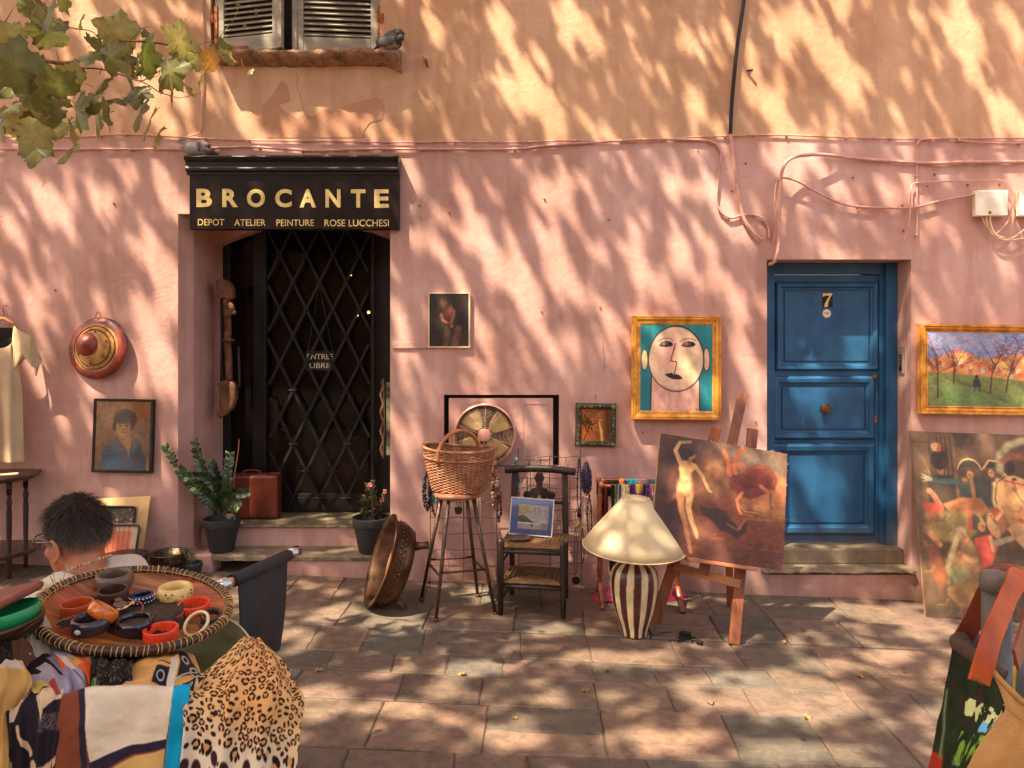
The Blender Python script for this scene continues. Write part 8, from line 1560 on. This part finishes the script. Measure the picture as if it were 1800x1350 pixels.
m = MB(); m.tube(spl([tuple(at(*p)) for p in ((1764,1190,1.13),(1736,1170,1.155),(1706,1148,1.215),(1684,1134,1.28),(1680,1126,1.34),(1692,1122,1.42),(1712,1124,1.46),(1740,1130,1.46))], 6), .010, 10, 1.2); build('rolled_edge', m, brim, t, smooth=True)
rows = [[(1762,1188,1.14),(1730,1166,1.18),(1700,1142,1.26),(1688,1128,1.34),(1716,1124,1.45),(1760,1130,1.46)],[(1764,1230,1.16),(1735,1220,1.20),(1706,1210,1.28),(1696,1205,1.36),(1720,1210,1.44),(1770,1215,1.45)],[(1760,1320,1.18),(1730,1320,1.22),(1706,1320,1.3),(1700,1320,1.36),(1720,1320,1.42),(1770,1320,1.42)]]
build('dark_lining', cloth_mb(rows, 30, 40), pm('lining', S(44,36,32), S(34,28,26)), t, smooth=True, solid=.002)
def strap(pts, w_, mat, nm, edge=.0025):
    sp = spl([tuple(at(a, b, d)) for a, b, d, n in pts], 8); L = len(sp); m = MB(); vs = []; 
    for i, p in enumerate(sp):
        tt = (sp[min(i+1,L-1)]-sp[max(i-1,0)]).normalized(); f = i/(L-1)*(len(pts)-1); k = min(int(f), len(pts)-2); n_ = Vector(pts[k][3]).lerp(Vector(pts[k+1][3]), f-k).normalized(); wd_ = tt.cross(n_).normalized()*w_/2; n_ = wd_.cross(tt).normalized()*edge
        vs += [p-wd_-n_, p+wd_-n_, p+wd_+n_, p-wd_+n_]
    fs = [(i*4+k, i*4+(k+1)%4, (i+1)*4+(k+1)%4, (i+1)*4+k) for i in range(L-1) for k in range(4)]+[(3,2,1,0), ((L-1)*4,(L-1)*4+1,(L-1)*4+2,(L-1)*4+3)]; m.add(vs, fs); return build(nm, m, mat, t, bevel=.0016)
lth = pm('orange_leather', S(190,88,36), S(146,62,28), 9, .5, .2, 70, spec=.25); nF = (.2,-1,.25)
s1 = strap([(1720,1200,1.105,nF),(1732,1160,1.11,nF),(1745,1115,1.14,nF),(1762,1075,1.18,nF),(1778,1036,1.23,nF),(1790,1014,1.27,(.1,-.7,.8)),(1802,1006,1.31,(0,-.2,1)),(1814,1012,1.36,(0,.4,1)),(1824,1034,1.40,(0,1,.5)),(1832,1080,1.42,(0,1,.2))], .036, lth, 'leather_strap')
for a, b_ in ((1715,1195),(1727,1201)): m = MB(); m.ball(at(a,b_,1.098), (.0038,.002,.0038), 12, 8); build('rivet', m, MT['brass'], s1, smooth=True)
strap([(1690,1128,1.44,(-.3,-1,.2)),(1706,1100,1.42,(-.3,-1,.2)),(1722,1070,1.40,(-.3,-1,.2)),(1742,1030,1.38,(-.3,-1,.3)),(1775,1000,1.36,(0,-.4,1)),(1800,1006,1.33,(.3,0,1)),(1815,1040,1.28,(.6,-.8,.2)),(1800,1110,1.22,(.6,-.8,.1)),(1785,1160,1.16,(.5,-.9,.1))], .034, pm('dark_orange_leather', S(124,56,32), S(96,42,26), 9, .4, .2, 70), 'leather_strap')
t = thing('grey_bag', 'grey cloth bag with a yellow hand-shaped print behind the tapestry bag', 'bag', tuple(at(1800, 1300, 1.5)))
cv = Cv(70, 80, (84,82,80)); cv.poly([(.55,0),(1,.0),(1,1),(.7,1)], (120,118,112), .03); cv.poly([(0,0),(.4,0),(.3,.4),(0,.5)], (50,46,48), .03)
for pts in ([(.40,.62),(.42,.40),(.44,.22)],[(.40,.62),(.34,.45),(.26,.30)],[(.44,.62),(.56,.52),(.70,.46)],[(.42,.64),(.40,.74)],[(.44,.62),(.60,.60),(.80,.56)]): cv.line(pts, .075, (206,170,44), .01, w2=.05)
scr = [[(1750,1150,1.52),(1790,1142,1.48),(1860,1140,1.48)],[(1750,1200,1.50),(1790,1200,1.46),(1860,1200,1.46)],[(1750,1300,1.50),(1790,1300,1.46),(1860,1300,1.46)],[(1750,1400,1.5),(1790,1400,1.46),(1860,1400,1.46)]]
build('cloth_panel', cloth_mb(scr, 80, 70, .004, 2, 4, crumple=.004), VMAT['satin'], t, smooth=True, col=cv.lin(), solid=.003)
# ============================================================ PIGEONS
def pigeon(base, fdir, s_, label, preen=False):
    F_ = Vector(fdir).normalized(); L_ = Vector((-F_.y, F_.x, 0)); MH = Matrix(((F_.x,L_.x,0,0),(F_.y,L_.y,0,0),(0,0,1,0),(0,0,0,1))); b = Vector(base)
    def q(f, l, u): return b+(F_*f+L_*l+UP*u)*s_
    t = thing('pigeon', label, 'pigeon', tuple(b)); pal = {'body': S(146,132,124), 'dark': S(66,58,56), 'mid': S(110,100,96)}
    if preen: m = MB(); m.ball(q(0,0,.085), (.085*s_,.06*s_,.072*s_), 20, 14, MH); m.tube([q(.04,0,.12), q(.075,0,.125), q(.095,0,.10)], [.045*s_,.036*s_,.03*s_], 14); m.ball(q(.10,-.02,.075), (.03*s_,.026*s_,.026*s_), 14, 10, MH); m.tube([q(-.05,0,.06), q(-.10,0,.03), q(-.14,0,.01)], [.05*s_,.03*s_,.018*s_], 12)
    else: m = MB(); m.ball(q(.0,0,.06), (.10*s_,.062*s_,.058*s_), 22, 14, MH @ Matrix.Rotation(-.12,4,'Y')); m.ball(q(.075,0,.078), (.045*s_,.045*s_,.048*s_), 16, 10, MH); m.ball(q(.098,0,.118), (.030*s_,.024*s_,.025*s_), 14, 10, MH); m.tube([q(.085,0,.09), q(.096,0,.115)], [.034*s_,.025*s_], 12); m.tube([q(-.07,0,.05), q(-.13,0,.03), q(-.175,0,.022)], [.045*s_,.03*s_,.022*s_], 12, .5)
    cols = []
    for v in m.v:
        w_ = Vector(v)-b; f = w_.dot(F_)/s_; u = w_.z/s_; c_ = pal['mid'] if (f > .07 and u > .09) else (pal['dark'] if f < -.12 else pal['body']); cols.append(pal['dark'] if preen and (u > .09 or f > .06) else c_)
    o = build('body', m, vm('plumage', .7, .4, 160, var=.14), t, smooth=True, col=cols); r_ = o.modifiers.new('s', 'SMOOTH'); r_.iterations = 2
    for sd_ in (-1, 1):
        w = MB(); w.ball(q(-.03,.045*sd_,.070), (.095*s_,.020*s_,.040*s_), 18, 10, MH @ Matrix.Rotation(.10,4,'Y')); w.tube([q(-.09,.04*sd_,.055), q(-.15,.025*sd_,.035)], [.022*s_,.010*s_], 10, .5); cc = []
        for v in w.v: f = (Vector(v)-b).dot(F_)/s_; cc.append(pal['dark'] if f < -.10 or (-.055 < f < -.035) else (S(156,144,136) if not preen else S(84,78,78)))
        build('wing', w, vm('wing_plumage', .7, .4, 160, var=.14), t, smooth=True, col=cc)
    bk = MB(); hb_ = q(.128,0,.114) if not preen else q(.125,-.02,.060); bk.tube([hb_-F_*.012*s_, hb_+F_*.012*s_-UP*.006*s_], [.006*s_,.002*s_], 8); build('beak', bk, MT['black'], t)
    ey = MB()
    for sd_ in (-1, 1): ey.ball((q(.106,.021*sd_,.122) if not preen else q(.108,-.02+.022*sd_,.082)), .004*s_, 8, 6)
    build('eye', ey, pm('eye_orange', S(170,70,30)), t)
    lg_ = MB()
    for sd_ in (-1, 1): lg_.tube([q(.01,.02*sd_,.03), q(.015,.02*sd_,.0)], .004*s_, 6); [lg_.tube([q(.015,.02*sd_,.003), q(.015+.025*math.cos(a),.02*sd_+.02*math.sin(a),.002)], .0025*s_, 5) for a in (-.5,0,.5,3.1)]
    build('feet', lg_, pm('pigeon_feet', S(150,70,60)), t)
pz = zt_sign = P(0,277,-.065).z+.008
pigeon((P(343,0,-.07).x, -.062, pz-.002), (-1,-.12,0), .93, 'pale grey pigeon resting on the left end of the shop sign')
pigeon((P(689,0,-.08).x, -.075, P(0,99,0).z+.006), (.85,-.5,0), .95, 'dark speckled pigeon preening on the right end of the windowsill', True)
# ------------------------------------------------------------ the house across the square, seen only in the glass
t = thing('opposite_house', 'warm ochre house across the square behind the viewer', 'house', (0, -20, 0))
m = MB(); m.bx(-13, 13, -21, -20, gz(13)-.5, 8.5); build('wall', m, pm('far_ochre', S(196,140,92), S(176,120,76), 1.2, .9, .3), t)
for i in range(7):
    for j in range(2):
        x = -11+i*3.6; z = 1.2+j*3.4; m = MB(); m.bx(x, x+1.1, -20.02, -19.96, z, z+2.0); build('window_shutter', m, pm('far_shutter', S(120,120,100), S(90,96,84)) if i+j == 0 else bpy.data.materials['far_shutter'], t)
q_ = random.Random(77)
MT['dry'] = pm('dry_leaf', S(150,112,66), S(104,74,44), 30, .8, .3)
for k, (a, b_) in enumerate([(1028,1216),(812,1186),(1512,1190),(1250,1238),(640,1130),(1378,1130),(905,1265),(1420,1262),(700,1318),(1065,1180),(1575,1135),(560,1180)]):
    c = G(a, b_)+Vector((0,0,.006)); sz = q_.uniform(.025,.05); M_ = Matrix.Translation(c) @ Matrix.Rotation(q_.uniform(0,6.28),4,'Z') @ Matrix.Rotation(q_.uniform(-.25,.25),4,'X'); m = MB(); n = len(LEAF)
    m.add([M_ @ Vector((x*sz, y*sz, .006*math.sin(i*2)+.003)) for i, (x, y) in enumerate(LEAF)]+[M_ @ Vector((0,0,.008))], [(i, (i+1) % n, n) for i in range(n)])
    solo('fallen_leaf', m, MT['dry'], 'small dry curled plane leaf lying on the paving', 'leaf', 'dry leaves fallen on the paving')
